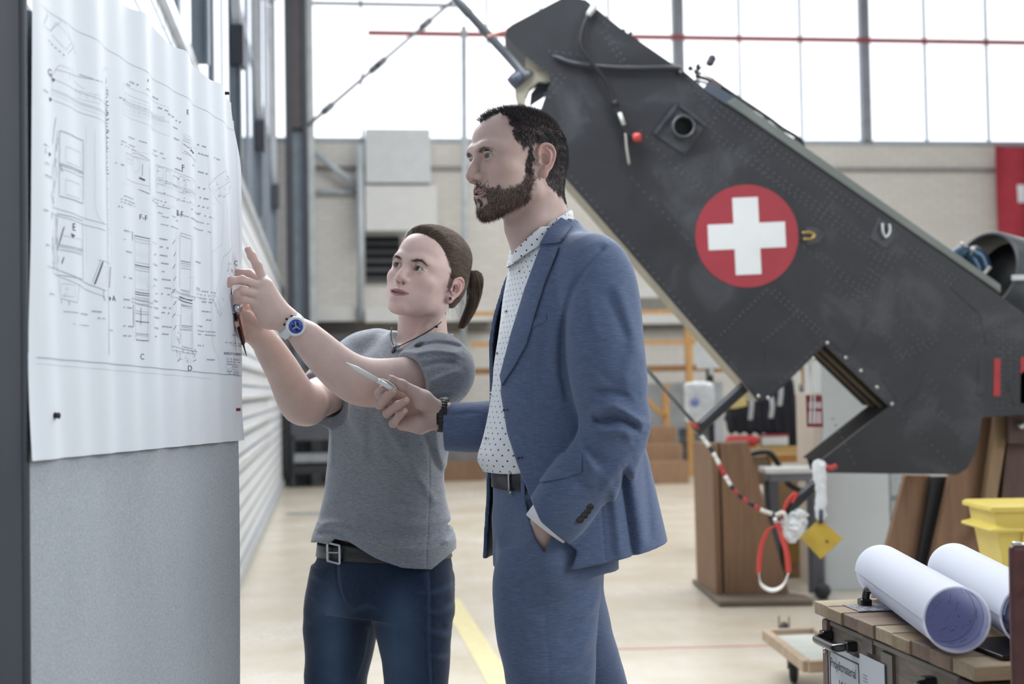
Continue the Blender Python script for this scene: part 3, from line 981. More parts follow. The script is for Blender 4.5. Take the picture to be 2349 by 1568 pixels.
    mb = MB(); hbox(mb, a[0], b[0], BW - .03, BW - .002, b[2], a[2]); mb.build('opening', plain('vent_dark', '#14161c', rough=.7), ve)
    n = 5; hh = (a[2] - b[2]) / n
    for i in range(n):
        mb = MB(); z = b[2] + hh * (i + .28); mb.box(((a[0] + b[0]) / 2, BW - .07, z), (b[0] - a[0], .07, .02), rot=rotm((35, 0, 0)), M=HALL); mb.build('louvre', plain('louvre_grey', '#5b5c60', rough=.5), ve)
    # pipes on the back wall
    PV = plain('pale_pipe', '#b5bdc2', rough=.4)
    def pipe(pts, r_, lab, mat=PV, group=None, name='pipe', yb=BW - .12):
        q = [HALL[:3, :3] @ hproj(x, y, yb) for x, y in pts]; mb = MB(); mb.tube(q, r_, 10); tag(mb.build(name, mat, None), lab, 'pipe', group); return q
    pipe([(722, 350), (822, 428)], .05, 'pale diagonal pipe on the back wall beside the grey steel column', yb=BW - .22)
    pipe([(1064, 60), (1066, 500), (1062, 900)], .045, 'thin pale vertical pipe on the back wall between the two people', yb=BW - .45)
    pipe([(826, 330), (828, 560), (826, 735)], .05, 'pale vertical pipe beside the grey wall cabinets', yb=BW - .45)
    pipe([(720, 440), (840, 440)], .035, 'short pale horizontal pipe left of the grey wall cabinets', yb=BW - .07)
    # diagonal steel tie and thin rods below the roof
    ti = empty('tie_rod', HALL[:3, :3] @ hproj(870, 160, BW - 2.5), 'long thin diagonal steel rod with turnbuckles crossing the bright window', 'rod')
    q0, q1 = (HALL[:3, :3] @ hproj(x, y, BW - 2.5) for x, y in ((706, 288), (1080, -34)))
    RM = plain('rod_steel', '#676d74', rough=.4, metal=.3)
    mb = MB(); mb.tube([q0, q1], .026, 8); mb.build('rod', RM, ti)
    for f in (.12, .41, .44, .72): mb = MB(); c = q0 + (q1 - q0) * f; dd = (q1 - q0) / np.linalg.norm(q1 - q0); mb.tube([c - dd * .09, c + dd * .09], .05, 8); mb.build('turnbuckle', RM, ti)
    ti2 = HALL[:3, :3] @ hproj(1217, 0, BW - 2.5)
    mb = MB(); mb.tube([HALL[:3, :3] @ hproj(1180, -40, BW - 2.5), HALL[:3, :3] @ hproj(1290, 72, BW - 2.5)], .016, 8); tag(mb.build('tie_rod', RM, None), 'short diagonal steel rod meeting the top of the tail', 'rod')
    # corner column where the left wall meets the back wall
    cc = empty('corner_column', HALL[:3, :3] @ np.array([xat(678), BW - 1.2, 0]), 'broad dark steel column in the corner left of the woman', 'column')
    def cz(px, py): return hproj(px, py, BW - 1.2)
    a, b, c_, d_ = cz(655, 300), cz(706, 300), cz(655, 1080), cz(700, 1080)
    mb = MB(); hbox(mb, a[0], a[0] + .10, BW - 1.5, BW - 1.0, 0, 9.5); hbox(mb, b[0] - .06, b[0], BW - 1.5, BW - 1.2, 0, 9.5); mb.build('flange', DK, cc)
    mb = MB(); hbox(mb, a[0] + .08, b[0] - .05, BW - 1.35, BW - 1.25, 0, a[2]); mb.build('web', plain('steel_blue_web', '#7f8d99', rough=.4), cc)
    mb = MB(); hbox(mb, a[0] + .05, b[0] - .05, BW - 1.45, BW - 1.3, a[2], 9.5); mb.build('upper_web', plain('brown_steel', '#4b474c', rough=.5), cc)
    mb = MB(); hbox(mb, b[0], b[0] + .09, BW - 1.2, BW - .9, 0, 9.0); tag(mb.build('downpipe', PV, None), 'pale square downpipe right beside the dark corner column', 'pipe')
    # ceiling over the hall, out of the picture
    CE = plain('ceiling_white', '#b9bcbf', rough=.8)
    mb = MB(); hbox(mb, -3.2, XR, -5.0, BW + .3, 9.4, 9.6); struct('ceiling', mb, CE)

    # ---- things along the back of the hall
    WD = wood('light_wood', '#b98a56', '#9a6e40'); OR = wood('orange_wood', '#c9a06a', '#b08650')
    yb = BW - 1.8
    # guard rail behind the people
    gr = empty('guard_rail', HALL[:3, :3] @ np.array([hproj(1500, 860, yb)[0], yb, 0]), 'long brown wooden handrail on beige posts across the back of the hall', 'railing')
    a, b = hproj(690, 858, yb), hproj(1700, 850, yb)
    mb = MB(); hbox(mb, a[0], b[0], yb - .03, yb + .03, a[2] - .045, a[2] + .045); mb.build('handrail', wood('brown_wood', '#97734c', '#7c5b39'), gr)
    for py in (716, 786): 
        q = hproj(1400, py, yb); mb = MB(); hbox(mb, hproj(1080, py, yb)[0], hproj(1640, py, yb)[0], yb - .02, yb + .02, q[2] - .03, q[2] + .03); mb.build('rail', OR, gr)
    for px in (1578, 1526): 
        q = hproj(px, 740 if px == 1578 else 880, yb); mb = MB(); hbox(mb, q[0] - .045, q[0] + .045, yb - .04, yb + .04, 0, q[2]); mb.build('post', OR, gr)
    mb = MB(); mb.beam(HALL[:3, :3] @ hproj(1478, 910, yb), HALL[:3, :3] @ hproj(1526, 958, yb), .08, .06); mb.build('brace', OR, gr)
    # wooden steps
    st = empty('step_unit', HALL[:3, :3] @ np.array([hproj(1530, 1100, yb - .8)[0], yb - .8, 0]), 'small brown wooden staircase of three steps behind the man', 'steps')
    ys = yb - .8
    for i, (x0, x1, y0, y1) in enumerate(((1480, 1552, 982, 1020), (1484, 1566, 1022, 1058), (1488, 1580, 1062, 1102))):
        a, b = hproj(x0 - 120, y0, ys - i * .3), hproj(x1, y1, ys - i * .3); mb = MB()
        hbox(mb, a[0], b[0], ys - i * .3 - .02, ys - i * .3 + .32, max(b[2], 0) if i < 2 else 0, a[2]); mb.build('step', wood('step_wood', '#a1836a', '#866a52'), st, bevel=.006)
    mb = MB(); a, b = hproj(1370, 1000, ys), hproj(1540, 1090, ys); hbox(mb, a[0], b[0], ys + .3, ys + .36, 0, a[2] - .1); mb.build('riser_board', WD, st)
    # grey equipment bench and dark cabinets at left
    eq = empty('equipment_trolley', HALL[:3, :3] @ np.array([hproj(700, 1090, BW - 1.9)[0], BW - 1.9, 0]), 'dark grey equipment trolley by the far corner left of the woman', 'trolley')
    y0 = BW - 2.1
    a, b = hproj(664, 880, y0), hproj(800, 1092, y0)
    mb = MB(); hbox(mb, a[0], b[0], y0, y0 + .7, .62, a[2]); mb.build('housing', plain('slate_grey', '#4a4e57', rough=.6), eq, bevel=.02)
    for i, (p0, p1) in enumerate(((1040, 1060), (1066, 1086))):
        z0, z1 = hproj(700, p1, y0)[2], hproj(700, p0, y0)[2]; mb = MB(); hbox(mb, a[0] + .05, b[0], y0 - .03, y0 + .6, max(z0, .05), z1); mb.build('shelf', plain('shelf_grey', '#8b9097', rough=.4) if i == 0 else plain('dark_drawer', '#2b2d33', rough=.5), eq)
    for px in (668, 790): q = hproj(px, 1090, y0); mb = MB(); hbox(mb, q[0], q[0] + .06, y0, y0 + .06, 0, .7); mb.build('leg', plain('slate_leg', '#33363d', rough=.6), eq)
    y0 = BW - 1.0; a, b = hproj(736, 770, y0), hproj(845, 1092, y0)
    mb = MB(); hbox(mb, a[0], b[0], y0, y0 + .6, 0, a[2]); o = mb.build('locker', plain('dark_locker', '#4e525b', rough=.6), None, bevel=.01); tag(o, 'tall dark grey locker against the back wall behind the raised arms', 'locker')
    y0 = BW - 1.3; a, b = hproj(990, 980, y0), hproj(1210, 1095, y0)
    mb = MB(); hbox(mb, a[0], b[0], y0, y0 + .5, 0, a[2]); tag(mb.build('low_chest', plain('low_chest_grey', '#7a7777', rough=.6), None, bevel=.01), 'low grey chest against the back wall between the two people', 'chest')
    mb = MB(); a, b = hproj(1000, 1060, y0 - .3), hproj(1110, 1095, y0 - .3); hbox(mb, a[0], b[0], y0 - .3, y0 - .1, 0, a[2]); tag(mb.build('timber_beam', wood('beam_wood', '#8f735c', '#735a46'), None, bevel=.005), 'dark timber beam lying on the floor behind the woman', 'beam')
    # flag at the right
    fl = empty('flag', HALL[:3, :3] @ hproj(2340, 332, BW - .3), 'large red flag with a white cross hanging at the right on the back wall', 'flag')
    a, b = hproj(2283, 332, BW - .3), hproj(2283, 553, BW - .3)
    hh = a[2] - b[2]; x0 = a[0]
    nx, nz = 40, 30; G = np.zeros((nx, nz, 3))
    for i in range(nx):
        for j in range(nz):
            u, v = i / (nx - 1), j / (nz - 1)
            G[i, j] = HALL[:3, :3] @ np.array([x0 + u * hh + .03 * v, BW - .3 + .05 * math.sin(u * 17 + v * 1.5), a[2] - v * hh - .04 * math.sin(u * 5) * (1 - v)])
    RF = plain('red_flag_cloth', '#a3303f', rough=.8, var=.08)
    mb = MB(); mb.grid(G); ob = mb.build('cloth', RF, fl); sd = ob.modifiers.new('t', 'SOLIDIFY'); sd.thickness = .006
    WF = plain('white_flag_cloth', '#e2e4e8', rough=.8, var=.03); mb = MB()
    def patchf(u0, u1, v0, v1):
        ii = np.linspace(u0, u1, 20); jj = np.linspace(v0, v1, 12)
        g = np.array([[HALL[:3, :3] @ np.array([x0 + u * hh + .03 * v, BW - .31 + .05 * math.sin(u * 17 + v * 1.5) - .006, a[2] - v * hh - .04 * math.sin(u * 5) * (1 - v)]) for v in jj] for u in ii]); mb.grid(g)
    patchf(.405, .595, .2, .8); patchf(.2, .405, .405, .595); patchf(.595, .8, .405, .595)
    mb.build('white_cross', WF, fl, label='white cross on the flag')

def wood(name, c1, c2, scale=1.0, axis='Z', rough=.6):
    if name in _mats: return _mats[name]
    t = NT(name); sc = {'Z': (14, 14, 1.2), 'X': (1.2, 14, 14), 'Y': (14, 1.2, 14)}[axis]
    v = t.obj(tuple(x * scale for x in sc)); n = t.noise(v, 1.6, 5, .65, .6); n2 = t.noise(t.obj(), 3, 3)
    vor = t.new('ShaderNodeTexVoronoi'); vor.inputs['Scale'].default_value = 4.2; t.link(t.obj((1, 1, .5)), vor.inputs['Vector'])
    kn = t.ramp(vor.outputs['Distance'], [(.03, (1, 1, 1)), (.09, (0, 0, 0))])
    col = t.ramp(n, [(.3, c2), (.7, c1)]); c = c4(c2)
    col = t.mix(t.math('MULTIPLY', n2, .4), col, (c[0] * .8, c[1] * .8, c[2] * .82))
    col = t.mix(t.math('MULTIPLY', kn, .6), col, (c[0] * .35, c[1] * .3, c[2] * .28))
    t.set(color=col, rough=rough, spec=.3); t.bump(n, .25, .002)
    _mats[name] = t.m; return t.m
build_setting()
# ------------------------------------------------------------------ text as flat mesh
def text_geo(txt, size):
    cu = bpy.data.curves.new('txt', 'FONT'); cu.body = txt; cu.size = size; cu.resolution_u = 3; cu.align_x = 'LEFT'
    ob = bpy.data.objects.new('txt', cu); COL.objects.link(ob)
    dg = bpy.context.evaluated_depsgraph_get(); me = ob.evaluated_get(dg).to_mesh()
    V = np.array([v.co[:] for v in me.vertices]).reshape(-1, 3); Fc = [tuple(p.vertices) for p in me.polygons]
    ob.evaluated_get(dg).to_mesh_clear(); bpy.data.objects.remove(ob); bpy.data.curves.remove(cu)
    return V, Fc
def text_on(mb, txt, size, o, ux, uy, n, off=.0006, cx=1.0):
    V, Fc = text_geo(txt, size)
    ux, uy, n = (np.array(a, float) for a in (ux, uy, n))
    mb.add(np.array(o) + V[:, :1] * ux * cx + V[:, 1:2] * uy + n * off, Fc)

# ------------------------------------------------------------------ the helicopter tail fin
TD = 6.3
def build_tail():
    SK = NT('dark_grey_airframe_paint'); v = SK.obj()
    a = SK.noise(v, 3.0, 5, .62, .6); b = SK.noise(SK.obj((1, 1, 1), (0, .7, 0)), 1.2, 4, .6)
    col = SK.ramp(a, [(.28, '#232428'), (.55, '#303135'), (.80, '#53555a')]); col = SK.mix(SK.math('MULTIPLY', b, .45), col, '#202125')
    SK.set(color=col, rough=.46, spec=.45); SK.bump(SK.noise(v, 45, 3), .12, .002)
    SK = SK.m
    BE = plain('primer_beige', '#948f80', rough=.6, var=.12, vscale=9)
    DB = plain('dark_brown_frame', '#191717', rough=.85, var=.2, spec=.1)
    CP = plain('grey_green_strip', '#6a706c', rough=.45, var=.1)
    RV = plain('rivet_heads', '#3f4146', rough=.32, spec=.6)
    S = [(1157, 70), (1175, 56), (1300, -10), (1344, 0), (1420, 62), (1548, 150), (1575, 168), (1660, 240), (1850, 352), (2100, 534), (2292, 676), (2360, 728), (2440, 790), (2440, 945), (2252, 957), (2246, 1005), (2236, 1042), (2218, 1074), (2196, 1088),
         (1888, 1084), (1880, 1058), (2040, 932), (1893, 790), (1768, 914), (1738, 920), (1700, 872), (1560, 712), (1440, 572), (1290, 400), (1236, 262), (1262, 190), (1262, 172), (1206, 128), (1160, 82)]
    root = empty('helicopter_tail', P(1890, 1084, TD) * (1, 1, 1), 'dark grey riveted helicopter tail with a red and white cross roundel on a wooden cradle', 'helicopter tail')
    W = lambda x, y, d=0: P(x, y, TD) + np.array([0, d, 0])
    mb = MB(); mb.prism([W(x, y) for x, y in S], (0, 1, 0), .012)
    n0 = mb.n
    # rivets sit on the skin
    mb.cur = 1
    def rivet(x, y, r=.0042):
        c = W(x, y); V = []; 
        for k in range(6):
            an = k * math.pi / 3; V.append(c + np.array([math.cos(an) * r, 0, math.sin(an) * r]))
        for k in range(6):
            an = k * math.pi / 3; V.append(c + np.array([math.cos(an) * r * .6, -r * .55, math.sin(an) * r * .6]))
        mb.add(V, [(k, (k + 1) % 6, 6 + (k + 1) % 6, 6 + k) for k in range(6)] + [tuple(range(6, 12))], True)
    def row(p, q, sp=14, off=0):
        p = np.array(p, float); q = np.array(q, float); L = np.linalg.norm(q - p); n = max(1, int(L / sp)); d = (q - p) / L; m = np.array([-d[1], d[0]]) * off
        for i in range(n + 1):
            z = p + (q - p) * i / n + m; rivet(z[0], z[1])
    def rows(p, q, offs, sp=14):
        for k, o in enumerate(offs): row(p, q, sp, o)
    rows((1578, 180), (1655, 245), (0, 13))
    rows((1668, 256), (1990, 484), (0, 13), 15); rows((2075, 560), (2280, 705), (0, 14), 15)
    rows((1650, 262), (1628, 292), (0,), 12)
    rows((1640, 305), (2060, 590), (0, 11), 16); rows((1700, 362), (2045, 615), (0,), 15)
    rows((1600, 370), (2010, 700), (0,), 17); rows((1790, 320), (1742, 368), (0, 14), 13); rows((1918, 452), (1876, 512), (0, 14), 12)
    rows((1560, 380), (1700, 500), (0, 9), 15); rows((1470, 300), (1590, 430), (0,), 18)
    rows((1778, 665), (1900, 772), (0, 11), 13); rows((1758, 665), (1654, 768), (0,), 12); rows((1829, 715), (1752, 782), (0,), 12)
    rows((1860, 560), (2130, 800), (0,), 16); rows((1905, 640), (2150, 885), (0, 10), 17); rows((2000, 620), (2240, 800), (0,), 15)
    rows((2060, 560), (1980, 690), (0, 14, 28), 13); rows((1980, 690), (1930, 760), (0, 12), 13)
    rows((2105, 570), (2240, 668), (0, 12, 24), 13); rows((2190, 640), (2290, 740), (0, 13), 13)
    rows((2110, 640), (2340, 830), (0,), 15); rows((2150, 780), (2060, 830), (0, 12), 14); rows((2252, 780), (2180, 860), (0,), 14)
    rows((2300, 745), (2300, 935), (0, 12), 12); rows((2318, 760), (2318, 930), (0,), 12); rows((2335, 770), (2335, 935), (0,), 13)
    rows((2240, 720), (2320, 800), (0, 12, 24), 13); rows((1910, 960), (1960, 1062), (0,), 16)
    rows((2060, 940), (2190, 1075), (0,), 18); rows((2090, 880), (2230, 1010), (0, 10), 18); rows((1450, 410), (1660, 640), (0,), 20); rows((1310, 405), (1700, 860), (0,), 18)
    rows((1345, 14), (1395, 60), (0,), 13); rows((1390, 70), (1440, 150), (0, 10), 14); rows((1260, 118), (1340, 128), (0,), 14); rows((1225, 140), (1275, 180), (0,), 12); rows((1250, 215), (1285, 170), (0, 14), 12); rows((1560, 310), (1640, 270), (0,), 15)
    rows((1768, 900), (1885, 785), (0,), 15); rows((1910, 795), (2045, 925), (0,), 26)
    mb.build('fin_skin', [SK, RV], root)
    # inner structure: beige and brown side faces behind the skin
    C = np.array([(x, y) for x, y in S], float); ctr = C.mean(0)
    mb = MB()
    n = len(S)
    for i in range(n):
        a, b = S[i], S[(i + 1) % n]
        beige = (i >= 23 and i <= 28) or i == 31
        dark = 19 <= i <= 22
        mb.cur = 0 if beige else (1 if dark else 2)
        A, B = W(*a, .012), W(*b, .012)
        t = {20: .36, 21: .46}.get(i, .26)
        mb.add([A, B, B + (0, t, 0), A + (0, t, 0)], [(0, 1, 2, 3)])
    mb.cur = 2
    Vb = [W(x, y, .272) for x, y in S]; mb.add(Vb, [tuple(range(n))])
    o = mb.build('fin_frame', [BE, DB, SK], root)
    # light stringers inside the notch
    ST = plain('stringer_brown', '#6b5a4a', rough=.5)
    for k, d_ in enumerate((.12, .26)):
        mb = MB(); A, B = W(1893, 792, d_), W(2040, 932, d_); nn = np.array([-.7, 0, -.7]); mb.beam(A + nn * .006, B + nn * .006, .012, .012); mb.build('stringer', ST, root)
    mb = MB(); mb.beam(W(1884, 1066, .03), W(2036, 940, .03), .012, .012); mb.build('stringer', plain('worn_rib', '#7d776b', rough=.5, var=.25, vscale=20), root)
    # cap strip along the upper edge
    d = W(2292, 676) - W(1661, 238); d /= np.linalg.norm(d); nrm = np.array([-d[2], 0, d[0]]) * 1
    mb = MB(); a, b = W(1665, 236), W(2294, 672); pl = [a, a + d * .02 + nrm * .042, b - d * .02 + nrm * .030, b]
    mb.prism([p + (0, -.012, 0) for p in pl], (0, 1, 0), .20); mb.build('cap_strip', CP, root, bevel=.004)
    mb = MB(); a, b = W(1612, 205), W(1700, 262); mb.prism([q + (0, -.006, 0) for q in (a, a + nrm * .045, b + nrm * .05, b)], (0, 1, 0), .12); mb.build('bracket', plain('bracket_slate', '#4b525e', rough=.4), root)
    mb = MB(); mb.box(W(1640, 196, .03), (.055, .06, .045), rot=rotm((0, 35, 0))); mb.build('switch_box', plain('brown_box', '#5b4c49', rough=.5), root)
    # gusset plates
    for pl in ([(1886, 772), (1952, 697), (1984, 722), (1960, 792), (1938, 812)], [(2022, 868), (2090, 816), (2122, 846), (2098, 905), (2065, 930)], [(1694, 852), (1752, 794), (1752, 850), (1768, 880), (1800, 880), (1745, 920)], [(2180, 660), (2200, 640), (2262, 690), (2278, 780), (2262, 790), (2246, 720)],
               [(2245, 820), (2262, 812), (2262, 900), (2240, 905)], [(2310, 880), (2349, 850), (2400, 850), (2400, 925), (2325, 930)]):
        mb = MB(); mb.prism([W(x, y, -.003) for x, y in pl], (0, 1, 0), .004); mb.build('gusset_plate', SK, root, bevel=.001)
    # roundel
    c = W(1713, 541); r = 118.5 / F_PX * TD * 1.001
    mb = MB(); mb.lathe(c + (0, -.0005, 0), c + (0, -1, 0), [(0, r), (.0011, r)], 96, False)
    ro = mb.build('roundel', plain('roundel_red', '#96303a', rough=.5, var=.06), root, label='red roundel')
    th = R(1.4); ex = np.array([math.cos(th), 0, math.sin(th)]); ez = np.array([-math.sin(th), 0, math.cos(th)])
    k = TD / F_PX; a_ = 29.5 * k; L_ = 89 * k
    pts = [(-a_, -L_), (a_, -L_), (a_, -a_), (L_, -a_), (L_, a_), (a_, a_), (a_, L_), (-a_, L_), (-a_, a_), (-L_, a_), (-L_, -a_), (-a_, -a_)]
    mb = MB(); mb.prism([c + (0, -.0030, 0) + ex * u + ez * w for u, w in pts], (0, 1, 0), .0014); mb.build('cross', plain('roundel_white', '#d3d6d6', rough=.5, var=.04), ro, label='white cross')
    # exhaust port on a square plate
    PL = plain('worn_plate', '#3b3d41', rough=.4, var=.3, vscale=30)
    mb = MB(); mb.prism([W(x, y, -.006) for x, y in ((1554, 238), (1618, 288), (1570, 356), (1500, 308))], (0, 1, 0), .007); mb.build('port_plate', PL, root, bevel=.002)
    for p, q in (((1554, 238), (1618, 288)), ((1554, 238), (1500, 308))):
        mb = MB(); mb.beam(W(*p, -.012), W(*q, -.012), .008, .016); mb.build('plate_rim', PL, root)
    c = W(1566, 293); mb = MB(); mb.lathe(c, c + (.0, -1, 0), [(.004, .056), (.030, .052), (.045, .050), (.046, .044), (.010, .041), (.002, .041)], 40, True, False); mb.build('port_collar', plain('port_metal', '#5d6064', rough=.3, metal=.6), root)
    mb = MB(); mb.lathe(c, c + (0, -1, 0), [(.006, .0425), (.0075, .0425)], 40, False); mb.build('port_opening', plain('soot_black', '#08090c', rough=.8), root)  # black disc stands for the shaded inside of the tube
    # U shaped tie-down hooks
    GD = plain('brass_hook', '#b99a5b', rough=.3, metal=.8); SV = plain('steel_hook', '#c3c4c2', rough=.3, metal=.8)
    mb = MB(); mb.tube(spline([W(1838, 535, -.02), W(1856, 534, -.024), W(1866, 541, -.024), W(1857, 549, -.024), W(1841, 549, -.02)], 20), .0055, 10); mb.build('tie_down_hook', GD, root)
    mb = MB(); mb.prism([W(x, y, -.004) for x, y in ((1848, 520), (1870, 522), (1894, 536), (1880, 556), (1852, 562), (1842, 556))], (0, 1, 0), .005); mb.build('hook_plate', PL, root, bevel=.001)
    mb = MB(); mb.tube(spline([W(2022, 513, -.02), W(2022, 532, -.024), W(2030, 545, -.024), W(2038, 533, -.024), W(2038, 515, -.02)], 20), .0055, 10); mb.build('tie_down_hook', SV, root)
    mb = MB(); mb.prism([W(x, y, -.004) for x, y in ((2014, 497), (2052, 522), (2054, 545), (2032, 571), (1994, 545))], (0, 1, 0), .005)
    mb.build('hook_plate', PL, root, bevel=.001)
    # red adhesive strips
    RT = plain('red_tape', '#a02a30', rough=.5)
    for x0, x1, y0, y1 in ((2279, 2294, 822, 908), (2340, 2362, 818, 925)):
        mb = MB(); mb.prism([W(x, y, -.003) for x, y in ((x0 + 1, y0), (x1 + 1, y0), (x1, y1), (x0, y1))], (0, 1, 0), .002); mb.build('tape_strip', RT, root, label='red tape strip')
    # hinge bracket and drive strut at the top left
    mb = MB(); mb.prism([W(x, y, .03) for x, y in ((1180, 184), (1196, 168), (1218, 158), (1258, 164), (1270, 178), (1258, 186), (1236, 184), (1216, 200), (1206, 222), (1206, 242), (1190, 240), (1182, 215))], (0, 1, 0), .07); mb.build('hinge_bracket', BE, root, bevel=.004)
    mb = MB(); mb.prism([W(x, y, .06) for x, y in ((1236, 184), (1262, 178), (1262, 205), (1215, 236), (1218, 208))], (0, 1, 0), .03); mb.build('hinge_seal', plain('seal_blue_black', '#23262e', rough=.6), root)
    A, B = W(1020, -24, -.05), W(1212, 176, .04); L_ = np.linalg.norm(B - A)
    TU = plain('strut_grey', '#4b5056', rough=.4)
    mb = MB(); mb.lathe(A, B, [(0, .006), (L_ * .12, .012), (L_ * .2, .020), (L_ * .30, .021), (L_ * .31, .018), (L_ * .55, .020), (L_ * .70, .019), (L_ * .94, .021), (L_ * .95, .034), (L_ * .99, .036), (L_, .030)], 20); st = mb.build('actuator_strut', TU, root)
    mb = MB(); e = W(1190, 205, .03); mb.lathe(W(1172, 190, .03), W(1208, 158, .03), [(0, .030), (.03, .034), (.07, .030)], 20); mb.build('strut_end', plain('strut_blue', '#3f4757', rough=.4), root)
    mb = MB(); mb.tube(spline([W(1118, 92, -.06), W(1140, 86, -.075), W(1160, 78, -.05)], 10), .006, 8); mb.build('ribbon_tie', plain('salmon_ribbon', '#c58a7f', rough=.7), root)
    # bent pipe and cable hanging on the skin
    CB = plain('black_cable', '#16171c', rough=.5)
    mb = MB(); mb.tube(spline([W(1266, 128, -.012), W(1318, 147, -.016), W(1420, 157, -.016), W(1545, 157, -.016), W(1563, 166, -.01)], 40), np.interp(np.linspace(0, 1, 40), [0, .1, .9, 1], [.004, .009, .010, .019]), 10); mb.build('bent_pipe', plain('pipe_slate', '#33363c', rough=.35), root)
    mb = MB(); mb.tube(spline([W(1356, 26, -.02), W(1338, 62, -.03), W(1331, 105, -.035), (W(1348, 138, -.04)), W(1382, 180, -.035), W(1400, 215, -.03), W(1410, 250, -.03), W(1424, 285, -.03), W(1440, 310, -.03), W(1458, 318, -.03)], 70), .0085, 10)
    cbl = mb.build('hanging_cable', CB, root)
    mb = MB(); mb.lathe(W(1366, 12, -.02), W(1346, 42, -.025), [(0, .009), (.01, .015), (.05, .014), (.065, .010)], 16); mb.build('connector', plain('pale_connector', '#c4c6c4', rough=.4), cbl, label='pale connector')
    mb = MB(); mb.lathe(W(1419, 262, -.03), W(1430, 292, -.03), [(0, .011), (.058, .011)], 16); mb.build('sleeve', plain('pale_connector', '#c4c6c4'), cbl)
    mb = MB(); mb.lathe(W(1408, 234, -.03), W(1416, 254, -.03), [(0, .010), (.01, .018), (.03, .012)], 16); mb.build('boot', CB, cbl)
    mb = MB(); mb.lathe(W(1452, 318, -.03), W(1470, 318, -.045), [(0, .016), (.006, .021), (.030, .020), (.036, .013)], 20); mb.build('plug', plain('red_plug', '#b5403c', rough=.4), cbl, label='red plug')
    mb = MB(); mb.tube(spline([W(1434, 308, -.028), W(1436, 340, -.03), W(1442, 380, -.03)], 12), .0055, 8); mb.build('steel_lead', plain('braided_steel', '#a9a89f', rough=.4, metal=.5), cbl)
    # cable loom along the top edge
    for off, r_ in ((0, .0085), (10, .0055)):
        mb = MB(); mb.tube(spline([W(1598, 168 + off, .05), W(1640, 182 + off, .05), W(1690, 214 + off, .05), W(1762, 262 + off, .05), W(1800, 290 + off, .05), W(1836, 312 + off, .05), W(1848, 330, .05), W(1845, 352, .05)], 60), r_, 8); mb.build('cable_loom', CB, root)
    for f in ((1652, 192), (1686, 214), (1728, 244), (1762, 266), (1800, 292), (1832, 314)):
        mb = MB(); mb.ball(W(f[0], f[1] + 2, .05), .013, 8, 6); mb.build('cable_tie', CB, root)
    BR = plain('brown_fitting', '#6c5750', rough=.4, metal=.3)
    d2 = W(1762, 300) - W(1690, 250); d2 /= np.linalg.norm(d2)
    mb = MB(); mb.lathe(W(1692, 238, .06), W(1768, 284, .06), [(0, .012), (.01, .022), (.05, .024), (.06, .016), (.10, .024), (.15, .024), (.16, .012)], 16); mb.build('hose_fitting', BR, root)
    for q in ((1636, 130), (1632, 138), (1600, 160), (1586, 152), (1604, 148)):
        mb = MB(); mb.ball(W(q[0], q[1], .04), (.020 if q[0] > 1620 else .013), 7, 5); mb.build('clamp', plain('clamp_dark', '#3a3c42', rough=.4), root)
    for a, b in (((1632, 135), (1604, 158)), ((1604, 120), (1606, 200)), ((1580, 150), (1640, 176)), ((1584, 200), (1612, 160)), ((1611, 110), (1640, 95))):
        mb = MB(); mb.tube([W(*a, .04), W(*b, .04)], .003, 6); mb.build('wire', CB, root)
    mb = MB(); mb.tube(spline([W(1380, 30, .03), W(1445, 85, .03), W(1500, 120, .03), W(1560, 160, .03)], 20), .003, 6); mb.build('wire', CB, root)
    for q in ((1388, 38), (1432, 66), (1448, 72)): mb = MB(); mb.ball(W(q[0], q[1], .03), .009, 7, 5); mb.build('clamp', plain('clamp_dark', '#3a3c42'), root)
    mb = MB(); c = W(1905, 1070, -.02); mb.tube(spline([c + (-.03, 0, .005), c + (-.01, -.01, -.004), c + (.02, 0, .004)], 12), .013, 8); mb.build('tape_wrap', plain('red_wrap', '#a83c3a', rough=.6), root)
    mb = MB(); mb.ball(W(1893, 1084, 0), .014, 10, 8); mb.build('hinge_bolt', plain('bright_bolt', '#b7b7b2', rough=.3, metal=.8), root)
    for q in ((1762, 912), (1866, 822), (1898, 786), (1740, 908), (1940, 820), (1975, 850), (2012, 888), (2046, 926)): mb = MB(); mb.ball(W(q[0], q[1], -.002), .009, 8, 6); mb.build('hinge_bolt', plain('bright_bolt', '#b7b7b2'), root)
    # engine cowling behind the cap strip
    CW = plain('cowling_grey', '#4c5053', rough=.35, var=.08, coat=.2)
    A, B = P(2262, 622, 6.75), P(2470, 690, 7.1); ax = (B - A) / np.linalg.norm(B - A); fr = frame(ax)
    mb = MB(); G = []
    for t in np.linspace(R(-30), R(250), 40):
        e = fr[:, 0] * math.cos(t) + fr[:, 1] * math.sin(t)
        G.append([A + e * .178, A + e * .19, A + ax * .5 + e * .215, A + ax * .8 + e * .21])
    mb.grid(np.array(G)); cw = mb.build('engine_cowling', CW, root); sd = cw.modifiers.new('t', 'SOLIDIFY'); sd.thickness = .008
    mb = MB(); mb.lathe(A + ax * .14, B, [(0, .17), (.01, .17)], 32); mb.build('bulkhead', plain('engine_black', '#0e1015', rough=.6), cw)
    BP = plain('petrol_blue_pipe', '#31495c', rough=.25, metal=.5)
    for (q, r_) in (([(2190, 590), (2212, 578), (2232, 600), (2250, 640)], .034), ([(2228, 580), (2246, 590), (2258, 620)], .040)):
        mb = MB(); mb.tube(spline([P(x, y, 6.68) for x, y in q], 20), r_, 14); mb.build('duct_elbow', BP, cw)
    for q, r_ in (((2190, 598), .010), ((2208, 560), .012), ((2232, 572), .014), ((2196, 612), .010), ((2252, 640), .010)): mb = MB(); mb.ball(P(q[0], q[1], 6.62), r_, 8, 6); mb.build('clamp', plain('bright_bolt', '#b7b7b2'), cw)
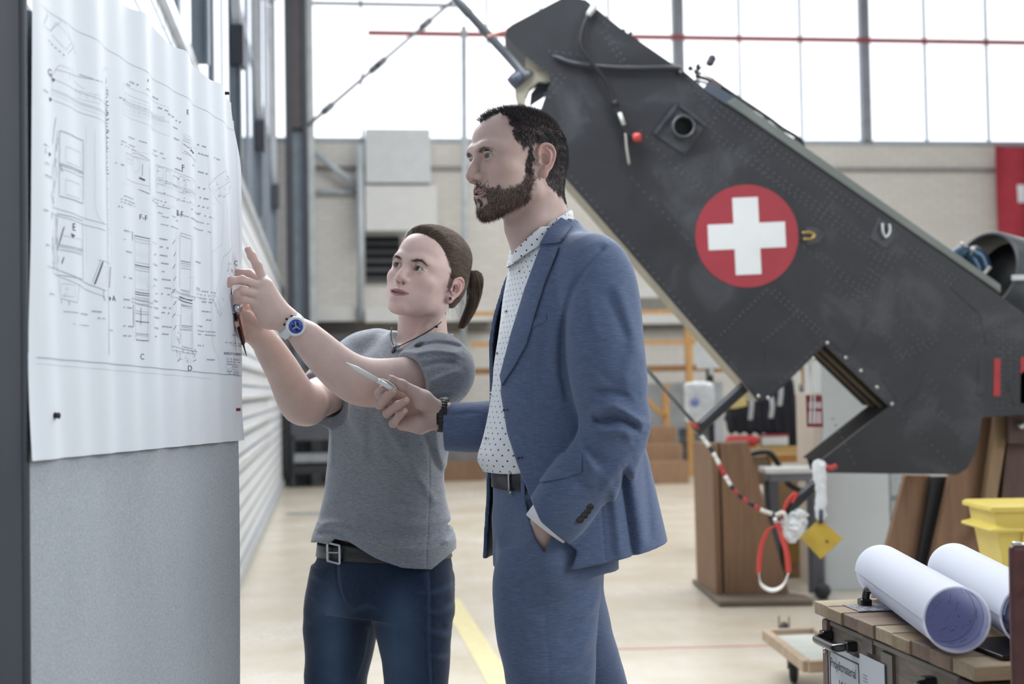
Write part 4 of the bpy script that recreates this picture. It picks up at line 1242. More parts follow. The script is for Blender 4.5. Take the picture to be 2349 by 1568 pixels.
    mb = MB(); mb.tube([P(2272, 612, 6.6), P(2246, 640, 6.6)], .009, 8); mb.build('steel_line', plain('braided_steel', '#a9a89f'), cw)
    mb = MB(); mb.box(P(2344, 636, 6.55), (.09, .02, .024)); mb.build('nameplate', plain('white_strip', '#c9cccd', rough=.5), cw)
    # folded struts under the fin
    BS = plain('black_strut', '#1c1f26', rough=.35)
    mb = MB(); mb.lathe(W(1716, 884, .06), W(1598, 988, .02), [(0, .030), (.02, .026), (.26, .025), (.31, .027)], 20); s1 = mb.build('strut', BS, root, label='black tubular strut')
    mb = MB(); mb.tube([W(1445, 802, .0), W(1594, 972, .0)], .0085, 10); mb.build('rod', plain('bare_steel_rod', '#5e6266', rough=.3, metal=.7), root)
    mb = MB(); mb.lathe(W(1580, 962, .0), W(1610, 992, .0), [(.01, .008), (.03, .012), (.06, .009)], 12); mb.build('rod_joint', plain('red_joint', '#9a3b34', rough=.4), root)
    mb = MB(); mb.lathe(W(1868, 1108, -.02), W(1790, 1182, -.04), [(0, .020), (.02, .024), (.20, .022)], 18); mb.build('strut', BS, root)
    mb = MB(); mb.lathe(W(1860, 1125, -.02), W(1872, 1098, -.02), [(0, .03), (.02, .032), (.05, .022)], 12); mb.build('strut_end', BS, root)
    # taped cable between the struts
    q = spline([W(1600, 985, .02), W(1636, 1038, .0), W(1662, 1090, -.02), W(1690, 1132, -.03), W(1740, 1166, -.04), W(1796, 1184, -.04)], 61)
    mats = [plain('white_tape', '#cfcdc8', rough=.5), CB, plain('red_tape', '#a02a30'), plain('white_tape', '#cfcdc8')]
    cb = MB()
    seq = [1, 0, 0, 1, 0, 0, 2, 2, 0, 0, 1, 2, 1, 2, 1, 2, 0, 0, 1, 0]
    for i in range(20): cb.cur = [0, 1, 2][seq[i]]; cb.tube(q[i * 3:i * 3 + 4], .0095, 10)
    cb.build('taped_cable', [mats[0], CB, mats[2]], root, label='cable wrapped in white, red and black tape')
    return root
build_tail()

# ------------------------------------------------------------------ tags and ribbons hanging from the tail
def ribbon(mb, pts, w, n=60, wd=(0, 1, 0)):
    p = spline(pts, n); wd = np.array(wd, float); G = np.stack([p - wd * w / 2, p + wd * w / 2], 1); mb.grid(G)
def build_tags():
    W = lambda x, y, d=0: P(x, y, TD) + np.array([0, d, 0])
    RR = plain('red_ribbon', '#cf4a43', rough=.6); WR = plain('white_ribbon', '#d8d8d4', rough=.6)
    r = empty('safety_ribbon', W(1785, 1195, -.06), 'red and white looped safety ribbon hanging below the struts of the tail', 'ribbon')
    mb = MB(); ribbon(mb, [W(1790, 1198, -.06), W(1762, 1206, -.07), W(1748, 1225, -.07), W(1738, 1262, -.06), W(1735, 1310, -.06)], .030, wd=(.75, .6, 0)); o = mb.build('red_band', RR, r); o.modifiers.new('t', 'SOLIDIFY').thickness = .0015
    mb = MB(); ribbon(mb, [W(1735, 1308, -.06), W(1740, 1335, -.06), W(1765, 1349, -.06), W(1790, 1338, -.06), W(1804, 1308, -.06)], .022, wd=(.2, .7, .7)); o = mb.build('white_band', WR, r); o.modifiers.new('t', 'SOLIDIFY').thickness = .0015
    mb = MB(); ribbon(mb, [W(1804, 1310, -.06), W(1800, 1268, -.06), W(1788, 1225, -.06), W(1778, 1195, -.06)], .034, wd=(.8, .5, 0)); o = mb.build('red_band', RR, r); o.modifiers.new('t', 'SOLIDIFY').thickness = .0015
    mb = MB(); ribbon(mb, [W(1788, 1186, -.06), W(1800, 1150, -.06), W(1822, 1128, -.05), W(1814, 1152, -.05)], .03, wd=(.6, .5, -.4)); o = mb.build('ribbon_end', RR, r); o.modifiers.new('t', 'SOLIDIFY').thickness = .0015
    mb = MB()
    q = spline([W(1776, 1178, -.05), W(1790, 1172, -.08), W(1796, 1192, -.06), W(1780, 1198, -.04), W(1772, 1186, -.06)], 30); mb.tube(q, .009, 8); mb.build('knot', WR, r)
    # crumpled clear plastic
    f = SDF(); f.ell(W(1818, 1200, -.04), (.055, .03, .075), rot=(0, 25, 0)); wrinkle(f, .010, 40, (1, 1, 1), 77); wrinkle(f, .006, 90, (1, 1, 1), 78)
    V, Q = nets(f, W(1818, 1200, -.04) - .1, W(1818, 1200, -.04) + .1, .004, project=False)
    PL = NT('clear_film'); PL.set(color='#dfe3e6', rough=.18, spec=.6, alpha=.72)
    tag(nets_obj('plastic_bag', [(V, Q)], PL.m, None), 'small crumpled clear plastic bag tied at the end of the lower strut', 'bag')
    # film-wrapped strap with the yellow tag
    st = empty('yellow_tag', W(1878, 1235, -.05), 'yellow diamond-shaped tag hanging on a white film strap below the tail', 'tag')
    k = TD / F_PX
    mb = MB(); mb.prism([W(x, y, -.06) for x, y in ((1874, 1186), (1927, 1232), (1876, 1278), (1829, 1228))], (0, 1, 0), .004); mb.build('tag_card', plain('yellow_card', '#b5993a', rough=.6, var=.15, vscale=12), st, bevel=.001)
    f = SDF(); f.chain([W(1873, 1068, -.05), W(1878, 1120, -.055), W(1876, 1185, -.06)], [.030, .026, .020], k=.01, flat=((0, 1, 0), .5)); wrinkle(f, .006, 60, (1, 1, .5), 80)
    V, Q = nets(f, W(1876, 1130, -.05) - (.08, .06, .2), W(1876, 1130, -.05) + (.08, .06, .2), .004, project=False); nets_obj('strap', [(V, Q)], PL.m, st)
    mb = MB(); mb.tube([W(1874, 1165, -.085), W(1875, 1196, -.07)], .010, 8); mb.build('clip', plain('dark_clip', '#3a404c', rough=.4), st)
    mb = MB(); mb.lathe(W(1890, 1238, -.062), W(1890, 1238, -.07), [(0, .006), (.001, .006)], 10); mb.build('stamp', plain('stamp_dark', '#4a4428'), st)
    # red card on white cords
    rc = empty('red_tag', W(1879, 942, .1), 'dark red tag with pale writing fields hanging in the notch of the tail', 'tag')
    mb = MB(); mb.prism([W(x, y, .10) for x, y in ((1859, 906), (1897, 907), (1900, 981), (1862, 980))], (0, 1, 0), .004); mb.build('tag_card', plain('maroon_card', '#77202e', rough=.5), rc)
    PF = plain('pale_field', '#b9a7ad', rough=.6, var=.1, vscale=90)
    for y0, y1 in ((922, 937), (944, 972)):
        mb = MB(); mb.prism([W(x, y, .098) for x, y in ((1864, y0), (1895, y0), (1896, y1), (1865, y1))], (0, 1, 0), .002); mb.build('writing_field', PF, rc)
    for x0, x1 in ((1866, 1870), (1872, 1878)):
        mb = MB(); mb.tube(spline([W(1868, 822, .1), W(x0, 860, .08), W(x1, 906, .09), W(x1 - 2, 972, .09)], 20), .0035, 6); mb.build('cord', WR, rc)
    mb = MB(); mb.ball(W(1866, 826, .08), (.022, .015, .016), 8, 6); mb.build('knot', WR, rc)
build_tags()
# ------------------------------------------------------------------ stands, cabinet, table below the tail
def build_under():
    BW1 = wood('reddish_board', '#9a7b62', '#7f624d'); BW2 = wood('dark_board', '#6b5650', '#51413b'); LB = wood('pale_beam', '#a48c6e', '#877054')
    BK = plain('black_steel_post', '#24262d', rough=.5)
    # stand with two boards
    fl = lambda x, y, z=0.0: onfloor(x, y, z)
    st = empty('wooden_stand', fl(1740, 1360), 'brown wooden stand of two tapered boards on a flat base below the tail', 'stand')
    A, B, C_, D_ = fl(1588, 1328, .03), fl(1650, 1380, .03), fl(1866, 1377, .03), fl(1850, 1366, .03)
    mb = MB(); mb.prism([p * (1, 1, 0) + (0, 0, .004) for p in (A, B, C_, D_)], (0, 0, 1), .03); mb.build('base', wood('grey_base_board', '#85796c', '#6b5f54', axis='X'), st, bevel=.004)
    d0 = fl(1665, 1362, .034)[1]
    P3 = lambda x, y, d: P(x, y, d)
    z0 = .034
    def dn(p): p = p.copy(); p[2] = z0; return p
    a = dn(P3(1663, 1362, d0)); b = dn(P3(1810, 1362, d0)); c = P3(1716, 1012, d0); d = P3(1652, 1016, d0)
    mb = MB(); mb.prism([a, b, c, d], (0, 1, 0), .05); mb.build('board', BW1, st, bevel=.004)
    e = dn(P3(1612, 1336, d0 + .55)); f = P3(1603, 1012, d0 + .55)
    mb = MB(); mb.prism([a + (-.012, 0, 0), e, f, d + (-.012, 0, 0)], (-1, -.3, 0), .04); mb.build('board', BW1, st, bevel=.004)
    a2, b2, c2, d2 = (p + (.0, .15, 0) for p in (a, b, c, d)); mb = MB(); mb.prism([a2, b2, c2 + (.02, 0, 0), d2], (0, 1, 0), .04); mb.build('board', BW2, st, bevel=.004)
    # tall white cabinet
    D = 8.75
    cb = empty('tall_cabinet', (P(1960, 1360, D)[0], D + .3, 0), 'tall white cabinet with a beige side behind the notch of the tail', 'cabinet')
    x0, x1 = P(1886, 1000, D)[0], P(2036, 1000, D)[0]; zt = P(1900, 760, D)[2]
    mb = MB(); mb.box(((x0 + x1) / 2, D + .25, zt / 2), (x1 - x0, .5, zt)); mb.build('door', plain('white_laminate', '#cbd1d2', rough=.4, var=.03), cb, bevel=.004)
    xs = P(1864, 1000, D)[0]; mb = MB(); mb.box(((xs + x0) / 2, D + .25, P(1870, 900, D)[2] / 2), (x0 - xs - .004, .5, P(1870, 900, D)[2])); mb.build('side_panel', plain('beige_laminate', '#cabdaf', rough=.5, var=.05), cb, bevel=.003)
    mb = MB(); cq = fl(1888, 1374); mb.ball((cq[0], cq[1], .05), (.05, .045, .046), 10, 8); mb.box((cq[0], cq[1], .026), (.05, .04, .05)); tag(mb.build('castor', plain('castor_black', '#25252a', rough=.5), None), 'small black castor on the floor in front of the tall white cabinet', 'castor')
    # drawer unit
    D = 9.3; dc = empty('drawer_unit', (P(2070, 1300, D)[0], D + .2, 0), 'grey drawer unit seen between the white cabinet and the brown boards', 'drawer unit')
    x0, x1 = P(2038, 1100, D)[0], P(2120, 1100, D)[0]; zt = P(2050, 1080, D)[2]
    mb = MB(); mb.box(((x0 + x1) / 2, D + .25, zt / 2), (x1 - x0, .5, zt)); mb.build('body', plain('grey_cabinet', '#8f979b', rough=.5), dc)
    for k in range(4):
        zc = zt - .09 - k * .17; mb = MB(); mb.box(((x0 + x1) / 2, D - .008, zc), (x1 - x0 - .02, .016, .14)); dr = mb.build('drawer', plain('drawer_grey', '#b6bcbe', rough=.4), dc, bevel=.003)
        mb = MB(); mb.box(((x0 + x1) / 2 - .02, D - .022, zc + .02), (.08, .012, .015)); mb.build('handle', plain('drawer_handle', '#dfe1e1', rough=.3), dr)
    # cradle under the fin
    D = 6.34; cr = empty('wooden_cradle', (P(2200, 1300, D)[0], D + .1, 0), 'heavy brown wooden cradle with a black steel post carrying the dark tail fin', 'cradle')
    def board(pts, D_, t, mat, name='board', z=True):
        mb = MB(); q = [P(x, y, D_) for x, y in pts]; mb.prism(q, (0, 1, 0), t); return mb.build(name, mat, cr, bevel=.004)
    zf = lambda D_, x: (892 - .0175 * (x - 1174)) + 1.255 * F_PX / D_
    board([(2078, 1089), (2138, 1090), (2062, zf(6.75, 2062)), (1975, zf(6.75, 1975))], 6.75, .06, BW1)
    board([(2182, 1088), (2232, 1052), (2250, 935), (2330, 935), (2300, 1180), (2250, zf(6.62, 2250)), (2090, zf(6.62, 2090))], 6.62, .06, BW1)
    board([(2139, 1092), (2172, 1092), (2110, zf(6.70, 2110)), (2072, zf(6.70, 2072))], 6.70, .05, BK, 'steel_post')
    board([(2172, 1092), (2188, 1092), (2132, zf(6.72, 2132)), (2112, zf(6.72, 2112))], 6.72, .05, BW2)
    board([(2288, 936), (2320, 936), (2276, 1216), (2248, 1216)], 6.54, .06, LB, 'pale_beam')
    board([(2318, 938), (2440, 938), (2440, zf(6.52, 2440)), (2262, zf(6.52, 2262))], 6.56, .055, BW2)
    board([(2314, 940), (2440, 940), (2440, 1016), (2314, 1016)], 6.48, .05, BW2, 'cleat')
    mb = MB(); mb.box(P(2262, 1214, 6.52), (.07, .05, .012)); mb.build('plate', plain('plate_grey', '#777b80', metal=.5), cr)
    mb = MB(); mb.ball(P(2344, 975, 6.45), .018, 10, 8); mb.build('bolt', STEELM, cr)
    # trestle table
    D = 8.45; tb = empty('work_table', (P(1830, 1200, D)[0], D + .2, 0), 'small white-topped table with dark legs behind the wooden stand', 'table')
    zt = .765; x0, x1 = P(1757, 1070, D)[0], P(1896, 1070, D)[0]
    mb = MB(); mb.box(((x0 + x1) / 2, D + .13, zt - .015), (x1 - x0, .26, .03)); mb.build('tabletop', plain('white_top', '#d9dcdd', rough=.25), tb, bevel=.004)
    mb = MB(); mb.box(((x0 + x1) / 2, D + .13, zt - .055), (x1 - x0 - .06, .22, .05)); mb.build('apron', plain('apron_grey', '#6d6f76', rough=.5), tb)
    for sx in (x0 + .05, x1 - .05):
        for sy in (D + .04, D + .22):
            mb = MB(); mb.box((sx, sy, (zt - .08) / 2), (.05, .05, zt - .08)); mb.build('leg', plain('leg_slate', '#4e5057', rough=.5), tb)
    # chair
    D = 8.88; ch = empty('office_chair', (P(1760, 1300, D)[0], D, 0), 'chair with a black tubular frame and pale wooden back behind the white-topped table', 'chair')
    FR_ = plain('black_tube', '#1e2027', rough=.35)
    P_ = lambda x, y, d=0: P(x, y, D) + np.array([0, d, 0])
    mb = MB(); mb.tube(spline([P_(1712, 1044), P_(1745, 1036), P_(1768, 1040), P_(1786, 1066), P_(1810, 1110), P_(1850, 1130)], 40), .018, 8); mb.build('frame', FR_, ch)
    mb = MB(); mb.prism([P_(x, y, .03) for x, y in ((1722, 1048), (1766, 1044), (1780, 1090), (1780, 1112), (1726, 1112))], (0, 1, 0), .02); mb.build('backrest', wood('pale_ply', '#b09a7e', '#98836a'), ch, bevel=.004)
    xs, xe = P_(1724, 1100)[0], P_(1800, 1100)[0]
    mb = MB(); mb.box(((xs + xe) / 2, D + .24, .45), (xe - xs, .42, .03)); mb.build('seat', wood('pale_ply', '#b09a7e', '#98836a'), ch, bevel=.006)
    for sx in (xs + .02, xe - .02):
        for sy in (D + .05, D + .42): mb = MB(); mb.tube([(sx, sy, 0.004), (sx, sy, .44)], .012, 8); mb.build('leg', FR_, ch)
    # beige box
    D = 9.35; x0, x1 = P(1775, 1200, D)[0], P(1850, 1200, D)[0]; zt = P(1800, 1096, D)[2]
    bx_ = empty('plywood_box', ((x0 + x1) / 2, D + .2, 0), 'tall pale plywood box standing left of the tall white cabinet', 'box')
    mb = MB(); mb.box(((x0 + x1) / 2, D + .2, zt / 2), (x1 - x0, .4, zt)); mb.build('body', wood('pale_ply2', '#a98f6f', '#957b5c'), bx_, bevel=.004)
    mb = MB(); mb.box(((x0 + x1) / 2, D - .01, .16), (x1 - x0, .02, .12)); mb.build('skirting', wood('ochre_ply', '#ad8d4f', '#997a3e'), bx_)
    # trolley with wheel at the lower right
    A, B, C_, D_ = fl(1757, 1455, .17), fl(1852, 1528, .17), fl(1990, 1520, .17), fl(1870, 1450, .17)
    tr = empty('wooden_dolly', (A + C_) / 2 * (1, 1, 0), 'low wooden dolly with black wheels on the floor left of the crate', 'dolly')
    PW = wood('pale_dolly_wood', '#b8a38c', '#9b8872', axis='X')
    ed = [A, B, C_, D_]
    for i in range(4):
        mb = MB(); mb.beam(ed[i], ed[(i + 1) % 4], .035 if True else 0, .045); mb.build('rail', PW, tr, bevel=.003)
    mb = MB(); mb.prism([p + (0, 0, -.012) for p in ed], (0, 0, 1), .012); mb.build('deck', plain('grey_deck', '#a9aca5', rough=.5), tr)
    for (px, py) in ((1822, 1566), (1960, 1550), (1800, 1482), (1905, 1476)):
        q = fl(px, py, 0); r_ = .058
        q = np.array([q[0], q[1], r_ + .002]); ax = np.array([.95, -.3, 0]); ax /= np.linalg.norm(ax)
        mb = MB(); mb.lathe(q - ax * .016, q + ax * .016, [(0, .044), (.003, .055), (.008, r_), (.024, r_), (.029, .055), (.032, .044)], 28); wh = mb.build('wheel', plain('wheel_rubber', '#1e1f22', rough=.6), tr)
        mb = MB(); mb.lathe(q - ax * .018, q + ax * .018, [(0, .020), (.002, .034), (.034, .034), (.036, .020)], 20); mb.build('hub', plain('hub_brown', '#4b4136', rough=.5), wh)
        mb = MB(); mb.beam(q + ax * .024, q + ax * .024 + (0, 0, .085), .03, .004, up=ax); mb.beam(q - ax * .024, q - ax * .024 + (0, 0, .085), .03, .004, up=ax); mb.build('fork', plain('fork_brown', '#6a5c4b', rough=.5, metal=.3), wh)

STEELM = plain('bolt_metal', '#c4c4c0', rough=.25, metal=.9)

# ------------------------------------------------------------------ cloakroom corner behind the tail
def build_cloak():
    D = 11.0
    OR = wood('orange_wood', '#c9a06a', '#b08650')
    q = lambda x, y, d=0: P(x, y, D + d)
    fr_ = empty('coat_rack', (q(1760, 1100)[0], D, 0), 'orange wooden coat rack frame with a shelf behind the tail fin', 'rack')
    for (x0, x1, y0, y1, d) in ((1848, 1880, 800, 0, 0), (1626, 1640, 800, 0, .02)):
        a, b = q(x0, y0), q(x1, y0); zt = a[2]
        mb = MB(); mb.box(((a[0] + b[0]) / 2, D + .14 + d, zt / 2), (b[0] - a[0], .10, zt)); mb.build('post', OR if x0 > 1700 else plain('black_steel_post', '#24262d'), fr_, bevel=.004)
    for y0, y1 in ((836, 850), (1046, 1062)):
        a, b = q(1640, y0), q(1850, y1); mb = MB(); mb.box(((a[0] + b[0]) / 2, D + .14, (a[2] + b[2]) / 2), (b[0] - a[0], .08, a[2] - b[2])); mb.build('rail', OR, fr_, bevel=.004)
    a, b = q(1640, 1024), q(1850, 1036); mb = MB(); mb.box(((a[0] + b[0]) / 2, D - .08, (a[2] + b[2]) / 2), (b[0] - a[0], .34, a[2] - b[2])); mb.build('shelf', wood('shelf_ply', '#c2a268', '#a98a52', axis='X'), fr_)
    zs = a[2]
    # jackets
    JB = plain('black_jacket_cloth', '#1d1f28', rough=.8, var=.2, vscale=10); WS_ = plain('reflective_band', '#b9bdc2', rough=.3)
    labs = ['leftmost of the three dark work jackets hanging on the coat rack', 'middle one of the three dark work jackets hanging on the coat rack', 'long dark work jacket at the right end of the coat rack']
    for i, (x0, x1, y0, y1) in enumerate(((1668, 1714, 925, 992), (1719, 1762, 905, 992), (1770, 1816, 868, 996))):
        c = q((x0 + x1) / 2, (y0 + y1) / 2, -.02); hw = (x1 - x0) / 2 / F_PX * D; zt, zb_ = q(0, y0)[2], q(0, y1)[2]
        zt = P((x0 + x1) / 2, y0, D)[2]; zb_ = P((x0 + x1) / 2, y1, D)[2]
        f = SDF(); f.tower([(zb_, c[0], D - .04, hw * 1.02, .075, 0), ((zt + zb_) / 2, c[0], D - .04, hw * .95, .07, 0), (zt - .03, c[0], D - .04, hw * .8, .06, 0), (zt + .05, c[0], D - .04, .05, .04, 0)], k=.02)
        f.chain([(c[0] - hw * .7, D - .05, zt - .04), (c[0] - hw * .85, D - .07, (zt + zb_) / 2), (c[0] - hw * .9, D - .09, zb_ + .03)], [.045, .042, .036], k=.02); f.chain([(c[0] + hw * .7, D - .05, zt - .04), (c[0] + hw * .85, D - .07, (zt + zb_) / 2), (c[0] + hw * .98, D - .09, zb_ - (.10 if i == 2 else -.02))], [.045, .042, .036], k=.02)
        f.fn(lambda p: .010 * np.sin(p[..., 0] * 90 + p[..., 2] * 6)); wrinkle(f, .008, 8, (1, 1, .6), 90 + i)
        V, Q = nets(f, (c[0] - .3, D - .3, zb_ - .2), (c[0] + .3, D + .2, zt + .12), .012, project=False)
        j = nets_obj('work_jacket', [(V, Q)], JB, None); tag(j, labs[i], 'jacket', 'dark work jackets on the coat rack')
    for i, (x, y0, y1) in enumerate(((1719, 885, 962), (1766, 900, 958), (1786, 862, 930))):
        p0, p1 = P(x, y0, D - .24), P(x + 2, y1, D - .24); mb = MB(); ribbon(mb, [p0, (p0 + p1) / 2 + (.01, -.02, 0), p1], .034, 12, wd=(1, .2, 0)); o = mb.build('hanging_strap', WS_, None); o.modifiers.new('t', 'SOLIDIFY').thickness = .006
        tag(o, ['wide pale strap hanging between the left and middle dark jackets', 'pale strap hanging between the middle and right dark jackets', 'short pale strap hanging over the right dark jacket'][i], 'strap')
    # goods on the shelf
    mb = MB(); mb.box(P(1703, 1008, D - .1) * (1, 1, 0) + (0, 0, zs + .045), (.24, .16, .08)); tag(mb.build('red_bag', plain('coral_red_cloth', '#c9474b', rough=.7), None, bevel=.03), 'coral red cloth bag lying on the shelf below the jackets', 'bag')
    mb = MB(); mb.box(P(1774, 1008, D - .1) * (1, 1, 0) + (0, 0, zs + .042), (.20, .18, .075)); wb = mb.build('storage_box', plain('white_box', '#d5dada', rough=.3), None, bevel=.012); tag(wb, 'white plastic box with a red rim on the shelf below the jackets', 'box')
    mb = MB(); mb.box(P(1774, 1008, D - .1) * (1, 1, 0) + (0, 0, zs + .086), (.205, .185, .012)); mb.build('lid', plain('red_rim', '#a33a42', rough=.4), wb, label='red lid')
    mb = MB(); mb.prism([P(x, y, D - .20) for x, y in ((1672, 936), (1700, 905), (1712, 898), (1714, 930), (1686, 936))], (0, 1, 0), .02); tag(mb.build('yellow_folder', plain('yellow_folder', '#d0bd7b', rough=.5), None), 'pale yellow folder leaning above the leftmost dark jacket', 'folder')
    f = SDF(); f.box(P(1604, 922, D - .2), (.11, .04, .15), rad=.03); wrinkle(f, .012, 14, (1, 1, 1), 95); V, Q = nets(f, P(1604, 922, D - .2) - .25, P(1604, 922, D - .2) + .25, .01, project=False)
    b_ = nets_obj('plastic_sack', [(V, Q)], plain('white_sack', '#d5d9de', rough=.35, var=.1, vscale=16), None); tag(b_, 'white plastic sack with a blue mark hanging left of the black post', 'bag')
    mb = MB(); mb.lathe(P(1594, 922, D - .26), P(1594, 922, D - .3), [(0, .03), (.004, .03)], 16); mb.build('blue_mark', plain('blue_mark', '#6d83bd'), b_)
    mb = MB(); q_ = P(1648, 800, D + .02); mb.box(q_, (.34, .03, .30)); mb.box((P(1633, 800, D)[0], D + .05, q_[2]), (.03, .04, .4)); tag(mb.build('white_notice', plain('white_board', '#d9dcdd', rough=.4), None, bevel=.005), 'white board fixed to the black post beside the lower fin edge', 'board')
    # slim hanging tools right of the jackets
    TL = plain('grey_tool', '#70757b', rough=.4, metal=.5); TO = plain('copper_tool', '#a9714d', rough=.4, metal=.4)
    for k, (x, y0, y1, m) in enumerate(((1826, 905, 1010, TO), (1836, 880, 1028, TL), (1843, 890, 1015, TL))):
        p0, p1 = P(x, y0, D - .06), P(x + 1, y1, D - .06); mb = MB(); mb.tube(spline([p0, (p0 + p1) / 2 + (.008, 0, 0), p1], 12), .012 if k else .016, 8); tag(mb.build('hanging_tool', m, None), ['copper coloured tool hanging at the right end of the coat rack', 'long grey tool hanging on the orange rack post', 'shorter grey tool hanging nearest the orange rack post'][k], 'tool')
    # grey cabinets behind
    D2 = 20.35; x0, x1 = P(1470, 1000, D2)[0], P(1660, 1000, D2)[0]; zt = P(1500, 878, D2)[2]
    cab = empty('metal_cabinet', ((x0 + x1) / 2, D2 + .3, 0), 'wide low grey metal cabinet behind the orange railing', 'cabinet')
    mb = MB(); mb.box(((x0 + x1) / 2, D2 + .3, zt / 2), (x1 - x0, .6, zt)); mb.build('body', plain('cabinet_bluegrey', '#a3aab0', rough=.5), cab, bevel=.005)
    for k in range(4):
        mb = MB(); mb.box(((x0 + x1) / 2 + .2, D2 - .01, .12 + k * .16), (.5, .02, .13)); mb.build('drawer', plain('drawer_dark', '#4c5159', rough=.5), cab, bevel=.003)
build_under()
build_cloak()

# ------------------------------------------------------------------ crate, paper rolls, bin at the lower right
def build_crate():
    ZT = .80
    e1 = np.array([.147, -.989, 0]); e1 /= np.linalg.norm(e1); e2 = np.array([-e1[1], e1[0], 0])
    O = P(1888, 1384, 3.035); O[2] = 0                       # far left corner on the ground
    Q_ = lambda u, v, z: O + e1 * u + e2 * v + np.array([0, 0, z])
    L, Wd, zb = .70, .62, .44
    rot = np.stack([e1, e2, (0, 0, 1)], 1)
    GW = NT('weathered_crate_board'); vv = GW.obj((3, 3, 16)); a = GW.noise(vv, 3, 5, .7, .5); b = GW.noise(GW.obj(), 60, 3)
    col = GW.ramp(a, [(.3, '#6e655b'), (.55, '#8d8174'), (.8, '#a3978a')]); col = GW.mix(GW.math('MULTIPLY', b, .3), col, '#5a5149'); GW.set(color=col, rough=.75); GW.bump(GW.math('ADD', a, b), .35, .002); GW = GW.m
    BG = plain('burgundy_leather', '#54302f', rough=.42, var=.2, vscale=40, bump=.2, bscale=120); BLK_ = plain('black_handle', '#16171a', rough=.25, spec=.7)
    cr = empty('project_crate', Q_(L / 2, Wd / 2, 0), 'weathered wooden crate with burgundy corners and black handles carrying the paper rolls', 'crate')
    def bx(u0, u1, v0, v1, z0, z1, mat, nm, bev=.002, par=None, **kw):
        mb = MB(); mb.box(Q_((u0 + u1) / 2, (v0 + v1) / 2, (z0 + z1) / 2), (abs(u1 - u0), abs(v1 - v0), abs(z1 - z0)), rot=rot); return mb.build(nm, mat, par or cr, bevel=bev, **kw)
    bx(0.0, L, 0.006, Wd, 0.02, ZT - .034, GW, 'body')
    bx(.01, L, .001, .006, ZT - .046, ZT - .036, plain('grey_rim', '#857d74', rough=.6), 'rim')
    # planks of the lid, ends towards the left
    LW_ = [wood('lid_plank_%s' % c, a_, b_, axis='X', scale=1.6) for c, a_, b_ in (('a', '#b0a187', '#93826a'), ('b', '#8f7c69', '#746152'), ('c', '#84705f', '#695549'), ('d', '#a08d72', '#837058'))]
    nb = 9; w_ = (L + .03) / nb
    for i in range(nb):
        bx(-.015 + i * w_, -.015 + (i + 1) * w_ - .0015, -.014 - .003 * (i % 2), Wd + .02, ZT - .027, ZT - .001 * (i % 3), LW_[(i * 3) % 4], 'lid_plank', .0025)
    # corners
    for (u0, u1) in ((-.004, .034), (L - .075, L + .004)):
        bx(u0, u1, -.004, .05, .02, ZT - .035, BG, 'corner_guard', .006)
    bx(L - .02, L + .005, 0, .12, .02, ZT - .035, BG, 'corner_guard', .006)
    for z in (.70, .60, .5): mb = MB(); p = Q_(.016, -.004, z); mb.ball(p, .0055, 12, 8); mb.build('rivet', STEELM, cr)
    # handles
    def handle(p0, p1, out, r_=.0085, par=cr):
        p0, p1, out = np.array(p0), np.array(p1), np.array(out); mb = MB(); d = (p1 - p0); mb.tube(spline([p0, p0 + out * .8 + d * .06, p0 + out + d * .16, p0 + out * 1.02 + d * .5, p1 + out - d * .16, p1 + out * .8 - d * .06, p1], 26), r_, 10)
        h_ = mb.build('handle', BLK_, par)
        for q in (p0, p1): mb = MB(); mb.box(q + out * .12, (.024, .024, .02), rot=rot); mb.build('handle_foot', BLK_, h_, bevel=.003)
    handle(Q_(.03, -.002, .735), Q_(.16, -.002, .735), -e2 * .032 + (0, 0, -.006))
    handle(Q_(.52, -.002, .735), Q_(.66, -.002, .735), -e2 * .032 + (0, 0, -.006))
    handle(Q_(.075, .062, ZT), Q_(.20, .090, ZT), (0, 0, .036), .008)
    bx(.06, .15, .02, .16, ZT, ZT + .0012, plain('crinkled_tape', '#9a9da2', rough=.2, var=.6, vscale=120, bump=.6, bscale=160), 'tape', 0)
    bx(.25, .36, .05, .30, ZT, ZT + .001, plain('dark_tape', '#4b4746', rough=.35), 'tape', 0)
    DTp = plain('grey_tape', '#57514b', rough=.4)
    bx(.215, .262, -.0012, .006, ZT - .064, ZT - .038, DTp, 'tape', 0); bx(.303, .355, -.0012, .006, ZT - .20, ZT - .050, DTp, 'tape', 0)
    # notices on the side
    PA = plain('notice_paper', '#c4c9cf', rough=.6, var=.03); INK = plain('black_ink', '#1c1e24', rough=.6); GI = plain('grey_ink', '#7d86a0', rough=.6)
    nrm = -e2; ux = e1; uy = np.array([0, 0, 1.])
    nt = bx(.030, .205, -.0024, -.0006, .53, .716, PA, 'notice', 0)
    mb = MB(); o = Q_(.042, -.0024, .672); text_on(mb, 'Projektmaterial', .0285, o, ux, uy, nrm, .0005, .78); text_on(mb, 'WE', .030, Q_(.088, -.0024, .632), ux, uy, nrm, .0005)
    for (u0, u1, z0, z1) in ((.038, .196, .703, .7055), (.038, .196, .545, .5475), (.038, .0405, .545, .7055), (.1935, .196, .545, .7055)):
        mb.box(Q_((u0 + u1) / 2, -.0029, (z0 + z1) / 2), (u1 - u0, .0006, z1 - z0), rot=rot)
    mb.build('lettering', INK, nt, label='black framed lettering')
    n2 = bx(.205, .325, -.0044, -.0028, .56, .728, PA, 'notice', 0)
    mb = MB(); rr = np.random.default_rng(5)
    for k in range(22):
        z = .655 - k * .0045
        if k in (3, 9): continue
        u = .214
        while u < .314:
            w = rr.uniform(.004, .016); mb.box(Q_(u + w / 2, -.0048, z), (w, .0005, .0016), rot=rot); u += w + .003
    for k in range(3):
        mb.box(Q_(.232, -.0048, .690 - k * .006), (.02, .0005, .0014), rot=rot)
